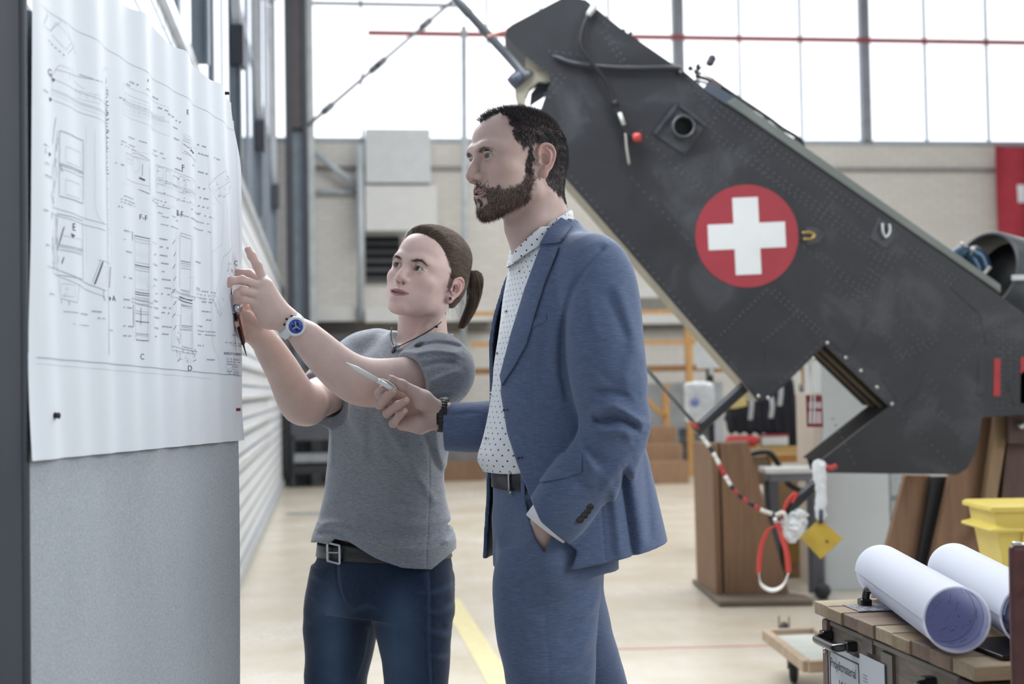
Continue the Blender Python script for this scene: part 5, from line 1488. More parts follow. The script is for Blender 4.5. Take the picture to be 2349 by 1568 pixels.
    text_on(mb, 'Inhalt', .006, Q_(.214, -.0046, .668), ux, uy, nrm, .0004) if False else None
    mb.build('lettering', GI, n2)
    # black folder between the rolls and the lid
    mb = MB(); mb.box(Q_(.60, .25, ZT + .004), (.17, .40, .006), rot=rot); tag(mb.build('document_folder', plain('black_plastic', '#0f1013', rough=.15, spec=.7), None, bevel=.001), 'flat glossy black folder lying on the crate under the paper rolls', 'folder')
    # paper rolls
    def thin(t):
        tr = t.n.new('ShaderNodeBsdfTranslucent'); tr.inputs[0].default_value = (.80, .82, .92, 1); mx = t.n.new('ShaderNodeMixShader'); mx.inputs[0].default_value = .42
        t.link(t.b.outputs[0], mx.inputs[1]); t.link(tr.outputs[0], mx.inputs[2]); t.link(mx.outputs[0], t.n['Material Output'].inputs[0]); return t.m
    PO = NT('roll_paper'); PO.set(color='#dfe3e8', rough=.55); PO = thin(PO)
    PI = NT('roll_paper_inside'); v = PI.obj(); w1 = PI.noise(PI.obj((1, 1, 1)), 30, 2); PI.set(color='#c4c8ea', rough=.6); PI = thin(PI)  # bluish base colour carries the shade inside the white roll
    INKB = plain('blue_black_ink', '#3a3f66', rough=.6)
    def roll(name, A, B, r0, lab, loose=0, seed=1):
        ax = (B - A) / np.linalg.norm(B - A); fr = frame(ax); Ln = np.linalg.norm(B - A)
        rt = empty(name, A, lab, 'paper roll')
        th = np.linspace(0, 2 * math.pi * 1.25, 100); rr_ = r0 - np.linspace(0, .0030, 100)
        e = lambda t: fr[:, 0] * math.cos(t) + fr[:, 1] * math.sin(t)
        G = np.array([[A + e(t) * r, A + ax * Ln * .5 + e(t) * r, B + e(t) * r] for t, r in zip(th, rr_)])
        mb = MB(); mb.grid(G)
        for dr in (0, .0014, .0028): mb.grid(np.array([[A - ax * .0002 + e(t) * (r0 - dr), A - ax * .0002 + e(t) * (r0 - dr - .0009)] for t in np.linspace(0, 2 * math.pi, 64)]))
        o = mb.build('sheet', PO, rt)
        th = np.linspace(0, 2 * math.pi, 64); G = np.array([[A + ax * .0004 + e(t) * (r0 - .0038), B - ax * .001 + e(t) * (r0 - .0038)] for t in th]); mb = MB(); mb.grid(G, flip=True); mb.cur = 1; g = np.random.default_rng(seed)
        for k in range(150):
            t = g.uniform(0, 2 * math.pi); s = g.uniform(.003, .50) ** 1.0; ln = g.uniform(.003, .03); rad = r0 - .0043
            if g.random() < .5: pts = [A + ax * s + e(t + q) * rad for q in np.linspace(0, ln / rad * .8, 4)]
            else: pts = [A + ax * (s + q) + e(t) * rad for q in np.linspace(0, ln, 3)]
            mb.tube(pts, .00022 if g.random() < .8 else .0004, 3, caps=False)
        for s in (.03, .034, .085, .09):
            mb.tube([A + ax * s + e(t) * (r0 - .0043) for t in np.linspace(.3, 5.6, 40)], .0002, 3, caps=False)
        mb.build('printed_inside', [PI, INKB], rt, label='bluish printed inner side')
        if loose:
            th = np.linspace(0, 2 * math.pi * 1.6, 110); rr_ = np.interp(th, [0, th[-1]], [r0 * .80, r0 * .50])
            off = -fr[:, 1] * 0
            G = np.array([[A + ax * .012 + e(t) * r, B - ax * .02 + e(t) * r] for t, r in zip(th, rr_)]); mb = MB(); mb.grid(G); mb.build('inner_sheet', PO, rt)
            G = np.array([[A + ax * .010 + e(t) * (r0 * .485), B - ax * .02 + e(t) * (r0 * .485)] for t in np.linspace(0, 2 * math.pi, 48)]); mb = MB(); mb.grid(G, flip=True); mb.build('inner_print', PI, rt)
        return rt
    r0 = .0555
    A = P(2195, 1421, 2.385); A[2] = ZT + r0 + .009; B = P(2022, 1314, 3.06); B[2] = ZT + r0 + .004
    roll('paper_roll', A, B, r0, 'long white paper roll in front, its bluish printed inside facing the camera', 0, 3)
    ax = (B - A); A2 = P(2372, 1428, 2.40); A2[2] = ZT + r0 + .010; B2 = P(2189, 1312, 3.05); B2[2] = ZT + r0 + .006
    roll('paper_roll', A2, B2, r0, 'white paper roll lying behind the front one, half hidden by the burgundy trunk lid', 1, 5)
    # yellow bin behind the rolls
    YB = plain('yellow_plastic', '#cdb95c', rough=.35, var=.05)
    ZT = .50; c = P(2380, 1240, 5.0); by = empty('storage_bin', (c[0], 5.05, ZT), 'yellow plastic storage bin with a wide rim standing beyond the paper rolls', 'bin')
    zt = P(2300, 1162, 4.82)[2]; xl = P(2264, 1152, 4.85)[0]
    mb = MB(); mb.box((xl + .30, 5.05, ZT / 2), (.50, .42, ZT)); tag(mb.build('wooden_box', wood('reddish_board', '#9a7b62', '#7f624d'), None, bevel=.005), 'brown wooden box under the yellow storage bin', 'box')
    def ring(z, x0, y0, w, d): return [np.array([x0, y0, z]), np.array([x0 + w, y0, z]), np.array([x0 + w, y0 + d, z]), np.array([x0, y0 + d, z])]
    def shell(rows, nm, mat):
        mb = MB(); V = [p for rw in rows for p in ring(*rw)]; n = len(rows)
        Fc = [(i * 4 + j, i * 4 + (j + 1) % 4, (i + 1) * 4 + (j + 1) % 4, (i + 1) * 4 + j) for i in range(n - 1) for j in range(4)]
        mb.add(V, Fc); o = mb.build(nm, mat, by, bevel=.004); return o
    y0 = 4.82
    shell([(ZT + .003, xl + .075, y0 + .07, .40, .20), (zt - .085, xl + .035, y0 + .03, .48, .26), (zt - .085, xl, y0, .55, .32), (zt - .075, xl, y0, .55, .32), (zt - .065, xl + .028, y0 + .025, .49, .27), (zt - .018, xl + .022, y0 + .02, .50, .28), (zt - .018, xl + .004, y0 + .005, .54, .31), (zt, xl + .004, y0 + .005, .54, .31), (zt, xl + .024, y0 + .022, .50, .28), (ZT + .012, xl + .08, y0 + .075, .39, .18), (ZT + .012, xl + .2, y0 + .15, .01, .01)], 'tub', YB)
    mb = MB(); mb.add(ring(ZT + .003, xl + .075, y0 + .07, .40, .20), [(0, 3, 2, 1)]); mb.build('base', YB, by)
    for dx in (.12, .3): mb = MB(); mb.box((xl + dx, y0 + .03, zt - .14), (.008, .014, .11)); mb.build('rib', YB, by)
    mb = MB(); mb.box((xl + .275, y0 + .17, zt - .004), (.52, .30, .014)); mb.build('lid', YB, by, bevel=.003)
    mb = MB(); mb.box((xl + .17, y0 + .01, zt + .004), (.04, .03, .03), rot=rotm((0, 20, 0))); mb.build('clip', plain('blue_clip', '#3b4a66', rough=.4), by)
    ZT = .80
    # burgundy trunk lid at the right edge, standing open
    q0 = P(2319, 1252, 2.16); q1 = P(2336, 1568, 2.10)
    lid = empty('trunk', (q0[0] + .25, 2.25, 0), 'burgundy trunk with riveted edge standing at the right border of the picture', 'trunk')
    mb = MB(); z = q0[2]; pl = [(q0[0], 2.16, z), (q0[0] + .5, 2.19, z - .035), (q0[0] + .5, 2.19, .02), (q1[0] + .006, 2.16, .02)]
    mb.prism(pl, (0, 1, 0), .018); mb.build('body', BG, lid, bevel=.006)
    for zz in (z - .065, z - .25, z - .4): mb = MB(); mb.ball((q0[0] + .026, 2.156, zz), .006, 12, 8); mb.build('rivet', STEELM, lid)
    mb = MB(); mb.tube([(q0[0] + .004, 2.165, z + .003), (q0[0] + .03, 2.168, z + .001)], .003, 8); mb.build('edge_trim', STEELM, lid)
build_crate()

# ------------------------------------------------------------------ display board with the technical drawing
def build_board():
    Rr = np.array([-.587, 3.05]); Ll = np.array([-.722, 2.13]); dv = Rr - Ll; Lp = np.linalg.norm(dv); dv /= Lp; nv = np.array([dv[1], -dv[0]])   # nv points to the right (+x)
    d3 = np.array([dv[0], dv[1], 0]); n3 = np.array([nv[0], nv[1], 0])
    def hit(px, py):
        d = _CR @ np.array([(px - W_PX / 2) / F_PX, -(py - H_PX / 2) / F_PX, -1.0])
        o = np.array([Ll[0], Ll[1], 0]); t = ((o - (0, 0, CAM_Z)) @ n3) / (d @ n3); w = np.array([0, 0, CAM_Z]) + d * t
        return (w - o) @ d3, w[2]
    def S3(s, z, off=0): return np.array([Ll[0], Ll[1], 0]) + d3 * s + np.array([0, 0, z]) + n3 * off
    s1 = hit(547, 1200)[0]; s0 = hit(62, 1200)[0]; ztop = 1.845
    FB = NT('grey_board_felt'); v = FB.obj(); a = FB.noise(v, 220, 3, .8); b = FB.noise(FB.obj((1, 1, .35)), 4, 3); FB.set(color=FB.ramp(FB.math('ADD', FB.math('MULTIPLY', a, .8), FB.math('MULTIPLY', b, .25)), [(.3, '#8f969e'), (.75, '#b9c0c7')]), rough=.95, spec=.1); FB.bump(a, .5, .002); FB = FB.m
    bd = empty('display_board', S3((s0 + s1) / 2, 0), 'grey felt display board with a dark end post at the left edge of the picture', 'display board')
    mb = MB()
    ns, nz_ = 60, 30; G = np.zeros((ns, nz_, 3))
    for i in range(ns):
        for j in range(nz_):
            s = s0 + (s1 - s0) * i / (ns - 1); z = .10 + (ztop - .10) * j / (nz_ - 1)
            G[i, j] = S3(s, z, .0022 * math.sin(s * 17 + math.sin(z * 5)) + .0010 * math.sin(s * 43 + 2 * math.sin(z * 3)))
    mb.grid(G); mb.build('felt_face', FB, bd)
    mb = MB()
    mb.prism([S3(s0, .10, -.004), S3(s1, .10, -.004), S3(s1, ztop, -.004), S3(s0, ztop, -.004)], -n3, .03); mb.build('panel', FB, bd)
    DP = plain('dark_post_cloth', '#343943', rough=.75, var=.08)
    mb = MB(); mb.tube([S3(s0 - .012, 0.02, -.004), S3(s0 - .012, 2.25, -.004)], .0135, 20); mb.build('end_post', DP, bd)
    mb = MB(); mb.prism([S3(s0 - .3, .02, .006), S3(s0 - .028, .02, .006), S3(s0 - .028, 2.3, .006), S3(s0 - .3, 2.3, .006)], -n3, .04); mb.build('side_wing', DP, bd)
    for s in (s0 + .05, s1 - .08): mb = MB(); mb.box(S3(s, .05, -.02), (.05, .05, .10)); mb.box(S3(s, .012, -.02), (.30, .05, .02)); mb.build('foot', plain('slate_grey', '#4a4e57'), bd)
    # paper
    PP = plain('drawing_paper', '#d5dce4', rough=.6, var=.015, vscale=3); IK = plain('drawing_ink', '#939dab', rough=.7, var=.05); IKD = plain('drawing_ink_dark', '#484e5b', rough=.7)
    TL = (s0 + .003, 2.02); 
    zTR = 1.880
    sBL, zBL = hit(55, 1057); sBR, zBR = hit(546, 1009); sTR, zT_ = hit(524, 206)
    def wave(s, z):
        u = (s - s0) / (s1 - s0)
        w = .0032 * math.sin(u * 31 + .5) * (.25 + .75 * ss(1.2, 2.0, z)) + .003 * math.sin(u * 57 + z * 4)
        w += -.004 * ss(.80, 1.0, u) * ss(1.62, 1.92, z) + .010 * ss(.15, 0, u) * ss(1.35, 1.05, z)
        w += .012 * ss(.9, 1.0, u) * ss(1.25, 1.05, z)
        return .012 + w
    def edges(t):   # t 0 bottom..1 top -> (sL, sR)
        z = t
        return s0 - .004 - .012 * ss(.45, 0, t), s1 + .002 - .034 * ss(.80, 1.0, t)
    nu, nvv = 110, 60; G = np.zeros((nu, nvv, 3))
    for i in range(nu):
        for j in range(nvv):
            u, t = i / (nu - 1), j / (nvv - 1)
            sL, sR = edges(t); s = sL + (sR - sL) * u
            zb_ = zBL + (zBR - zBL) * ((s - s0) / (s1 - s0)); zt_ = 1.985 + (zTR - 1.985) * ((s - s0) / (s1 - s0)) + .006 * math.sin(s * 33)
            z = zb_ + (zt_ - zb_) * t; G[i, j] = S3(s, z, wave(s, z))
    mb = MB(); mb.grid(G)
    # ink
    def w3(px, py, off=.0005):
        s, z = hit(px, py); return S3(s, z, wave(s, z) + off * 2.4)
    def line(pts, w=1.1, dark=False, step=10):
        mb.cur = 2 if dark else 1
        q = [np.array(pts[0], float)]
        for a_, b_ in zip(pts[:-1], pts[1:]):
            a_, b_ = np.array(a_, float), np.array(b_, float); n = max(1, int(np.linalg.norm(b_ - a_) / step))
            for k in range(1, n + 1): q.append(a_ + (b_ - a_) * k / n)
        p3 = np.array([w3(*x) for x in q]); T = np.gradient(p3, axis=0); N = np.cross(T, n3); N /= np.linalg.norm(N, axis=1)[:, None] + 1e-12
        h = w * .00029; mb.grid(np.stack([p3 - N * h, p3 + N * h], 1), smooth=False)
    def rect(x0, y0, x1, y1, sl=0, **k):   # sl: vertical drop from left to right
        line([(x0, y0), (x1, y0 + sl), (x1, y1 + sl), (x0, y1), (x0, y0)], **k)
    g = np.random.default_rng(12)
    def smallprint(x, y, n=6, sl=.2, ch=4, rows_=1, h=6, dark=False):
        for r_ in range(rows_):
            xx = x
            for k in range(n):
                w = g.uniform(1.2, ch); yy = y + r_ * (h + 3) + (xx - x) * sl
                mb.cur = 2 if dark else 1
                p = [w3(xx, yy), w3(xx + w, yy + w * sl), w3(xx + w, yy + h * .42 + w * sl), w3(xx, yy + h * .42)]
                if g.random() < .72: mb.add(p, [(0, 1, 2, 3)])
                xx += w + g.uniform(.6, 1.6)
    def sx(y, x):   # local slope of level lines at pixel (x,y)
        return (905 - y) / (1600 - x) 
    # frame
    line([(70, 12), (530, 300)], 1.0); line([(66, 820), (200, 831), (542, 862)], 2.0); line([(66, 834), (470, 868)], .6); line([(543, 862), (541, 700), (536, 520), (531, 330)], .8)
    # component outlines of the sheet: elevations, racks, frames
    def cab(x0, x1, y0, y1, n=2, w=1.2, dark=False):
        s_ = sx((y0 + y1) / 2, x0)
        line([(x0, y0), (x1, y0 + (x1 - x0) * sx(y0, x0)), (x1, y1 + (x1 - x0) * sx(y1, x0)), (x0, y1), (x0, y0)], w, dark)
        for k in range(1, n):
            y = y0 + (y1 - y0) * k / n; line([(x0, y), (x1, y + (x1 - x0) * sx(y, x0))], w); line([(x0, y + 4), (x1, y + 4 + (x1 - x0) * sx(y, x0))], w * .7); line([(x0 + 2, y + 12), (x1 - 2, y + 12 + (x1 - x0) * sx(y, x0))], w * .5)
    # big left view
    cab(104, 232, 180, 228, 2, .9); cab(122, 178, 300, 450, 2, 2.0); cab(134, 172, 336, 372, 1, .8); cab(134, 170, 412, 446, 1, .8); cab(118, 176, 490, 630, 2, 1.6); cab(128, 172, 540, 572, 1, .8)
    line([(104, 490), (222, 530)], 1.2); line([(104, 474), (222, 516)], 1.2); line([(106, 612), (222, 668)], 1.6); line([(106, 626), (220, 682)], 1.2); line([(104, 178), (112, 160), (216, 190)], 1.0); line([(112, 160), (120, 150), (146, 160), (142, 185)], .8)
    line([(150, 152), (156, 185), (178, 205)], .8); line([(212, 205), (214, 165), (228, 155), (236, 162)], .8)
    for k in range(4): cab(160 + k * 12, 170 + k * 12, 205 + k * 4, 224 + k * 4, 1, .7)
    line([(229, 230), (230, 815)], 2.0); line([(222, 190), (224, 480), (225, 700)], .8); line([(237, 170), (244, 620), (236, 700), (230, 815)], .6); line([(196, 300), (198, 470), (205, 500), (218, 515)], .8); line([(182, 290), (184, 610)], .6)
    for k in range(70):
        y = 185 + k * 5.2 + g.uniform(-2, 2)
        if y > 405: break
        line([(230, y), (230 + g.uniform(3, 8) * ss(185, 215, y), y + g.uniform(-7, 3))], g.uniform(1.2, 2.6), dark=g.random() < .6)
    for k in range(40): y = 405 + k * 4; line([(231, y), (231 + g.uniform(1, 7), y + g.uniform(-4, 4))], .8)
    for k in range(26):
        a_ = (g.uniform(100, 124), g.uniform(280, 610)); line([a_, (a_[0] + g.uniform(-3, 5), a_[1] + g.uniform(8, 30))], g.uniform(.8, 2.2), dark=g.random() < .3)
    line([(114, 270), (106, 330)], 2.2); line([(118, 300), (110, 380), (104, 470)], 1.2); line([(118, 500), (106, 620)], 1.8); line([(132, 520), (122, 560)], 3, True); line([(132, 590), (128, 605)], 3, True); line([(214, 600), (200, 652)], 5.0, True); line([(210, 596), (196, 648)], 1.2); line([(240, 612), (234, 660)], 3.2, True); line([(205, 596), (240, 606)], 1.0); line([(213, 610), (221, 616), (220, 660)], .8)
    line([(122, 640), (126, 684), (158, 695), (164, 650)], 1.2); cab(128, 152, 650, 678, 1, .8); line([(128, 686), (128, 696)], 2); line([(142, 690), (142, 700)], 2.5); line([(216, 665), (216, 684), (220, 690)], 2, True)
    for cxx, cyy in ((138, 663), (135, 677)): line([(cxx + 3 * math.cos(t), cyy + 3 * math.sin(t)) for t in np.linspace(0, 2 * math.pi, 10)], .7)
    # exploded box top left
    line([(78, 56), (92, 36), (88, 32)], 1.8); line([(76, 60), (100, 72), (124, 48), (118, 44)], 1.0); line([(100, 74), (112, 52), (150, 98), (134, 116), (104, 80)], .9); line([(128, 50), (164, 126)], .9); line([(150, 100), (158, 108), (138, 124)], 1.1)
    for k in range(5): line([(94 + k * 8, 92 + k * 8), (98 + k * 8, 97 + k * 8)], 2.5)
    # middle column
    cab(266, 372, 192, 262, 2, .6); cab(270, 322, 212, 236, 1, .6)
    for k in range(6): cab(272 + k * 9, 278 + k * 9, 224 + k * 4, 232 + k * 4, 1, .6); cab(272 + k * 9, 278 + k * 9, 250 + k * 3, 258 + k * 3, 1, .5); line([(276 + k * 9, 232 + k * 4), (276 + k * 9, 250 + k * 4)], .5)
    for k in range(7): line([(330 + k * 3, 262 + k), (330 + k * 3, 300 + k)], .5); cab(330 + k * 5, 333 + k * 5, 256 + k * 2, 268 + k * 2, 1, .8)
    cab(272, 322, 350, 410, 1, .8); line([(290, 352), (300, 352), (322, 368), (323, 445), (302, 434)], 1.2); cab(276, 290, 352, 372, 2, .6); line([(292, 362), (298, 360), (304, 372), (304, 392), (294, 396), (291, 380), (292, 362)], .7); line([(309, 376), (309, 404)], 2.2); line([(304, 408), (313, 414)], 5, True); line([(305, 436), (322, 446)], 1.5)
    cab(348, 440, 378, 440, 2, .9)
    for (a_, b_, c_, d_) in ((352, 362, 382, 406), (366, 374, 390, 420), (380, 394, 402, 424), (398, 408, 404, 440), (410, 420, 412, 440), (424, 434, 418, 445), (352, 364, 420, 440)): cab(a_, b_, c_, d_, 1, .9 if a_ != 380 else 1.4)
    for k in range(16): line([(g.uniform(350, 438), g.uniform(385, 470)) for _ in range(1)] * 1 + [(0, 0)][:0] or [(400, 400), (402, 402)], 1) if False else None
    for k in range(18): x = g.uniform(352, 434); y = g.uniform(390, 450) + (x - 352) * .25; line([(x, y), (x + 2, y + .8)], 2.2, dark=g.random() < .5)
    cab(402, 442, 322, 350, 1, .9); line([(404, 330), (414, 340), (420, 338), (432, 352)], 1.4, True); line([(418, 344), (434, 352)], 5, True); line([(405, 346), (440, 372)], 1.2); cab(404, 430, 308, 318, 2, .6)
    # racks C and D
    def rack(x0, x1, y0, y1, w=1.0):
        line([(x0, y0), (x0, y1)], w); line([(x1, y0 + (x1 - x0) * sx(y0, x0)), (x1, y1 + (x1 - x0) * sx(y1, x0))], w)
    rack(287, 326, 530, 783, .8); rack(293, 322, 536, 778, .7); rack(295, 323, 540, 780, 1.1)
    for y, w in ((540, 1.8), (546, 1.0), (553, .8), (600, .8), (607, 2.2), (612, 1.0), (618, 1.0), (662, .7), (669, 2.0), (674, 1.8), (681, 1.2), (686, 1.6), (695, 1.2), (712, 1.0), (718, 1.6), (736, 2.0), (764, 1.6), (768, 1.0), (779, 1.8)):
        line([(295, y), (324, y + 29 * sx(y, 295))], w, dark=w > 1.7)
    for y0 in (532, 700):
        for k in range(20 if y0 == 532 else 44): 
            if y0 == 532 and k > 16: break
            y = y0 + k * 1.15; line([(287.6, y), (289.4, y)], .9, True)
    line([(284, 683), (330, 696)], 1.3); line([(284, 692), (330, 705)], 1.3); rack(284, 330, 683, 692)
    for k in range(7): line([(300 + k * 3.2, 574 + k), (300 + k * 3.2, 588 + k)], .6); line([(300 + k * 3.2, 630 + k), (300 + k * 3.2, 650 + k)], .5)
    line([(310, 705), (310, 745)], 3.0)
    rack(386, 424, 530, 665, .8); line([(398, 536), (396, 660)], 1.4); line([(401, 534), (421, 542), (420, 672), (400, 664), (401, 534)], 1.3); line([(401, 540), (420, 549)], 1.2); line([(393, 530), (380, 670)], 1.0); line([(388, 530), (376, 690)], .8)
    for y, w in ((598, 2.6), (603, 1.2), (608, 1.0), (614, 1.2), (664, 1.4), (672, 1.0)): line([(402, y), (420, y + 18 * sx(y, 402))], w)
    line([(378, 664), (432, 682), (430, 688), (376, 681), (378, 664)], 1.2); line([(376, 672), (384, 670), (432, 684)], .9)
    line([(396, 680), (424, 690)], 3.0, True); line([(394, 686), (424, 697)], 2.4, True); line([(388, 680), (386, 722), (400, 724)], .8)
    line([(402, 697), (424, 704), (426, 800), (402, 793), (402, 697)], 1.6); line([(405, 702), (422, 708), (423, 796)], .9)
    for y, w in ((746, 2.4), (750, 1.2), (755, 2.0), (700, 2.0)): line([(404, y), (424, y + 20 * sx(y, 402))], w)
    line([(378, 794), (434, 806)], 1.6); line([(378, 803), (434, 812)], 1.2); line([(380, 690), (378, 800)], .9); line([(385, 690), (383, 796)], .7)
    for k in range(30): x = g.uniform(379, 433); y = g.uniform(800, 826); line([(x, y), (x + g.uniform(-3, 3), y + g.uniform(2, 8))], g.uniform(.8, 2.2), dark=True)
    for k in range(24): x = g.uniform(388, 399); y = g.uniform(744, 792); line([(x, y), (x + g.uniform(-1, 1), y + g.uniform(1, 5))], g.uniform(1, 2.4), dark=True)
    line([(399, 722), (399, 760)], 1.6)
    for k in range(8): line([(379 + (k % 2) * 2, 560 + k * 28), (384 + (k % 2) * 2, 550 + k * 28)], 1.8, True)
    # right view
    line([(461, 350), (466, 500), (468, 640), (470, 790), (494, 850)], 1.0); line([(466, 360), (470, 640), (473, 792), (496, 832)], .6); line([(462, 425), (497, 395), (504, 392), (512, 416), (478, 440)], .9); line([(480, 405), (494, 450), (520, 440)], .8); line([(462, 430), (492, 468)], .8); line([(497, 460), (497, 560), (468, 580)], .7)
    line([(506, 470), (508, 560), (516, 580)], .8); line([(512, 520), (524, 566), (498, 590), (494, 640), (470, 690)], .9); line([(472, 690), (494, 726)], 1.6); line([(470, 678), (480, 680), (500, 712)], .9); line([(495, 360), (520, 470), (524, 600)], .7)
    for k in range(26): x = g.uniform(470, 520); y = g.uniform(400, 470); line([(x, y), (x + g.uniform(1, 6), y - g.uniform(0, 4))], g.uniform(.8, 1.8))
    for k in range(12): x = g.uniform(476, 500); y = g.uniform(676, 720); line([(x, y), (x + g.uniform(-3, 3), y + g.uniform(2, 8))], g.uniform(.8, 1.6))
    for k in range(30): x = g.uniform(508, 524); y = g.uniform(600, 645); line([(x, y), (x + g.uniform(-3, 3), y + g.uniform(2, 8))], g.uniform(.8, 2.0), dark=True)
    # title block
    for y in (821, 828, 836, 846, 852, 858): line([(507, y), (541, y + 3)], .7)
    for x in (507, 523, 531, 538): line([(x, 821), (x, 861)], .7)
    for r_ in range(7): smallprint(508, 823 + r_ * 5.4, 6, .08, 3, 1, 5); smallprint(526, 824 + r_ * 5.4, 4, .08, 3, 1, 5)
    # labels and small print
    for (x, y) in ((76, 205), (76, 330), (80, 372), (80, 400), (82, 560), (86, 610), (76, 480), (92, 672), (172, 718), (206, 728), (258, 222), (275, 190), (285, 186), (310, 200), (340, 220), (352, 245), (370, 260), (390, 275), (380, 288), (385, 315), (392, 360), (388, 385), (420, 372), (444, 330), (446, 350), (446, 428), (446, 450), (446, 470), (252, 372), (252, 470),
                   (268, 527), (268, 548), (268, 574), (268, 634), (268, 685), (268, 703), (268, 746), (268, 768), (332, 554), (333, 580), (333, 604), (334, 638), (334, 653), (334, 670), (335, 688), (335, 704), (336, 726), (336, 750), (337, 770),
                   (356, 545), (357, 564), (357, 583), (358, 601), (358, 620), (359, 638), (359, 657), (360, 672), (361, 703), (361, 715), (362, 747), (362, 764), (434, 597), (436, 658), (438, 745), (439, 790), (454, 690), (454, 712), (454, 731), (463, 823), (514, 766), (232, 755), (196, 712), (478, 360), (500, 400), (446, 392)):
        smallprint(x, y, 5, sx(y, x), 3.2, 1, 7)
    for (x, y) in ((262, 322), (262, 330), (280, 312), (330, 338), (330, 348), (262, 455), (262, 462), (268, 448), (330, 450), (330, 458), (350, 470), (350, 485), (360, 495), (420, 478), (424, 500), (430, 520), (132, 713), (150, 742), (437, 663), (437, 672), (437, 680), (437, 756), (437, 764), (505, 784), (505, 789), (440, 488), (170, 170), (390, 488), (356, 512)):
        smallprint(x, y, 12, sx(y, x), 3, 1, 5)
    for k in range(14): x = g.uniform(250, 440); y = g.uniform(330, 760); line([(x, y), (x + g.uniform(8, 22), y + g.uniform(-6, 14))], .35)
    def letter(t, px, py, hpx, cx=1.0):
        s, z = hit(px, py); D_ = S3(s, z)[1]; size = hpx / F_PX * D_ * 1.35; mb.cur = 2
        V, Fc = text_geo(t, size); Q3 = np.array([S3(s + v[0] * cx * 1.6, z + v[1], wave(s + v[0] * cx * 1.6, z) + .0006) for v in V]); mb.add(Q3, Fc)
    for t, px, py, hp_ in (('F-F', 305, 503, 13), ('B', 391, 494, 14), ('F', 401, 497, 14), ('F', 402, 390, 14), ('C', 309, 824, 14), ('D', 418, 850, 13), ('E', 147, 528, 18), ('A', 246, 690, 14), ('G', 92, 172, 18), ('C', 529, 608, 12), ('E', 409, 262, 12), ('J', 80, 350, 10), ('A', 316, 188, 9)): letter(t, px, py, hp_)
    letter('ANSICHT OHNE 08/08/4 ALP', 502, 813, 6.4, .82)
    for px, py in ((106, 183), (98, 228), (147, 540), (235, 684), (94, 354)):
        mb.cur = 2; mb.add([w3(px - 3, py - 5), w3(px + 6, py), w3(px + 1, py + 6)], [(0, 1, 2)])
    tag(mb.build('technical_drawing', [PP, IK, IKD], None), 'large white technical drawing pinned to the grey display board', 'drawing')
    # pins
    BP = plain('black_pin', '#15161b', rough=.3); RP = plain('red_pin', '#8a2330', rough=.3)
    for px, py, m, r_, lb in ((513, 214, BP, .0045, 'black push pin at the upper right corner of the drawing'), (100, 953, BP, .0060, 'black push pin at the lower left corner of the drawing'), (530, 939, RP, .0045, 'dark red push pin at the lower right corner of the drawing')):
        s, z = hit(px, py); p = S3(s, z, wave(s, z)); mb = MB(); mb.lathe(p - n3 * .006, p + n3, [(0, .0006), (.006, .0007), (.0062, r_ * .8), (.008, r_ * .9), (.009, r_ * .7), (.012, r_ * .75), (.0135, r_ * .9), (.0145, r_ * .6), (.0147, .0002)], 14); tag(mb.build('push_pin', m, None), lb, 'pin', 'push pins of the drawing')
build_board()
# ------------------------------------------------------------------ people
# ---- cloth materials
def suit_mat():
    t = NT('blue_suit_cloth'); v = t.obj()
    a = t.noise(t.obj((1, 1, 14)), 55, 3, .6); b = t.noise(t.obj((12, 12, 1)), 50, 2)
    w = t.new('ShaderNodeTexWave'); w.wave_type = 'BANDS'; w.bands_direction = 'Z'; w.inputs['Scale'].default_value = 420; t.link(v, w.inputs[0])
    w2 = t.new('ShaderNodeTexWave'); w2.wave_type = 'BANDS'; w2.bands_direction = 'X'; w2.inputs['Scale'].default_value = 420; t.link(v, w2.inputs[0])
    c1 = t.ramp(a, [(.22, '#4b5976'), (.50, '#5b6a88'), (.78, '#6f7e9c')])
    col = t.mix(t.math('MULTIPLY', b, .35), c1, '#37445f')
    t.set(color=col, rough=.78, spec=.25, sheen=.35)
    t.b.inputs['Sheen Roughness'].default_value = .4
    t.b.inputs['Sheen Tint'].default_value = (.8, .87, 1, 1)
    t.bump(t.math('ADD', t.math('MULTIPLY', w.outputs['Fac'], w2.outputs['Fac']), t.math('MULTIPLY', a, 1.2)), .25, .0008)
    return t.m

def tee_mat():
    t = NT('heather_grey_jersey')
    a = t.noise(t.obj((5, 5, 40)), 16, 4, .7); b = t.noise(t.obj((1, 1, 4)), 260, 3, .7)
    m = t.math('ADD', t.math('MULTIPLY', a, .65), t.math('MULTIPLY', b, .35))
    t.set(color=t.ramp(m, [(.32, '#686d77'), (.5, '#898e96'), (.68, '#a6aab0')]), rough=.9, spec=.12, sheen=.3)
    t.bump(b, .25, .001)
    return t.m

def jeans_mat():
    t = NT('dark_blue_denim')
    a = t.noise(t.obj((1, 1, 1)), 7, 4, .6); b = t.noise(t.obj((60, 60, 5)), 14, 3, .7)
    c = t.ramp(b, [(.3, '#141d2e'), (.7, '#263650')])
    f = t.attr('m_fade')
    col = t.mix(t.math('MULTIPLY', t.math('MULTIPLY', f, t.math('ADD', a, .2)), .75, clamp=True), c, '#5b7596')
    t.set(color=col, rough=.85, spec=.15, sheen=.15)
    t.bump(b, .3, .001)
    return t.m

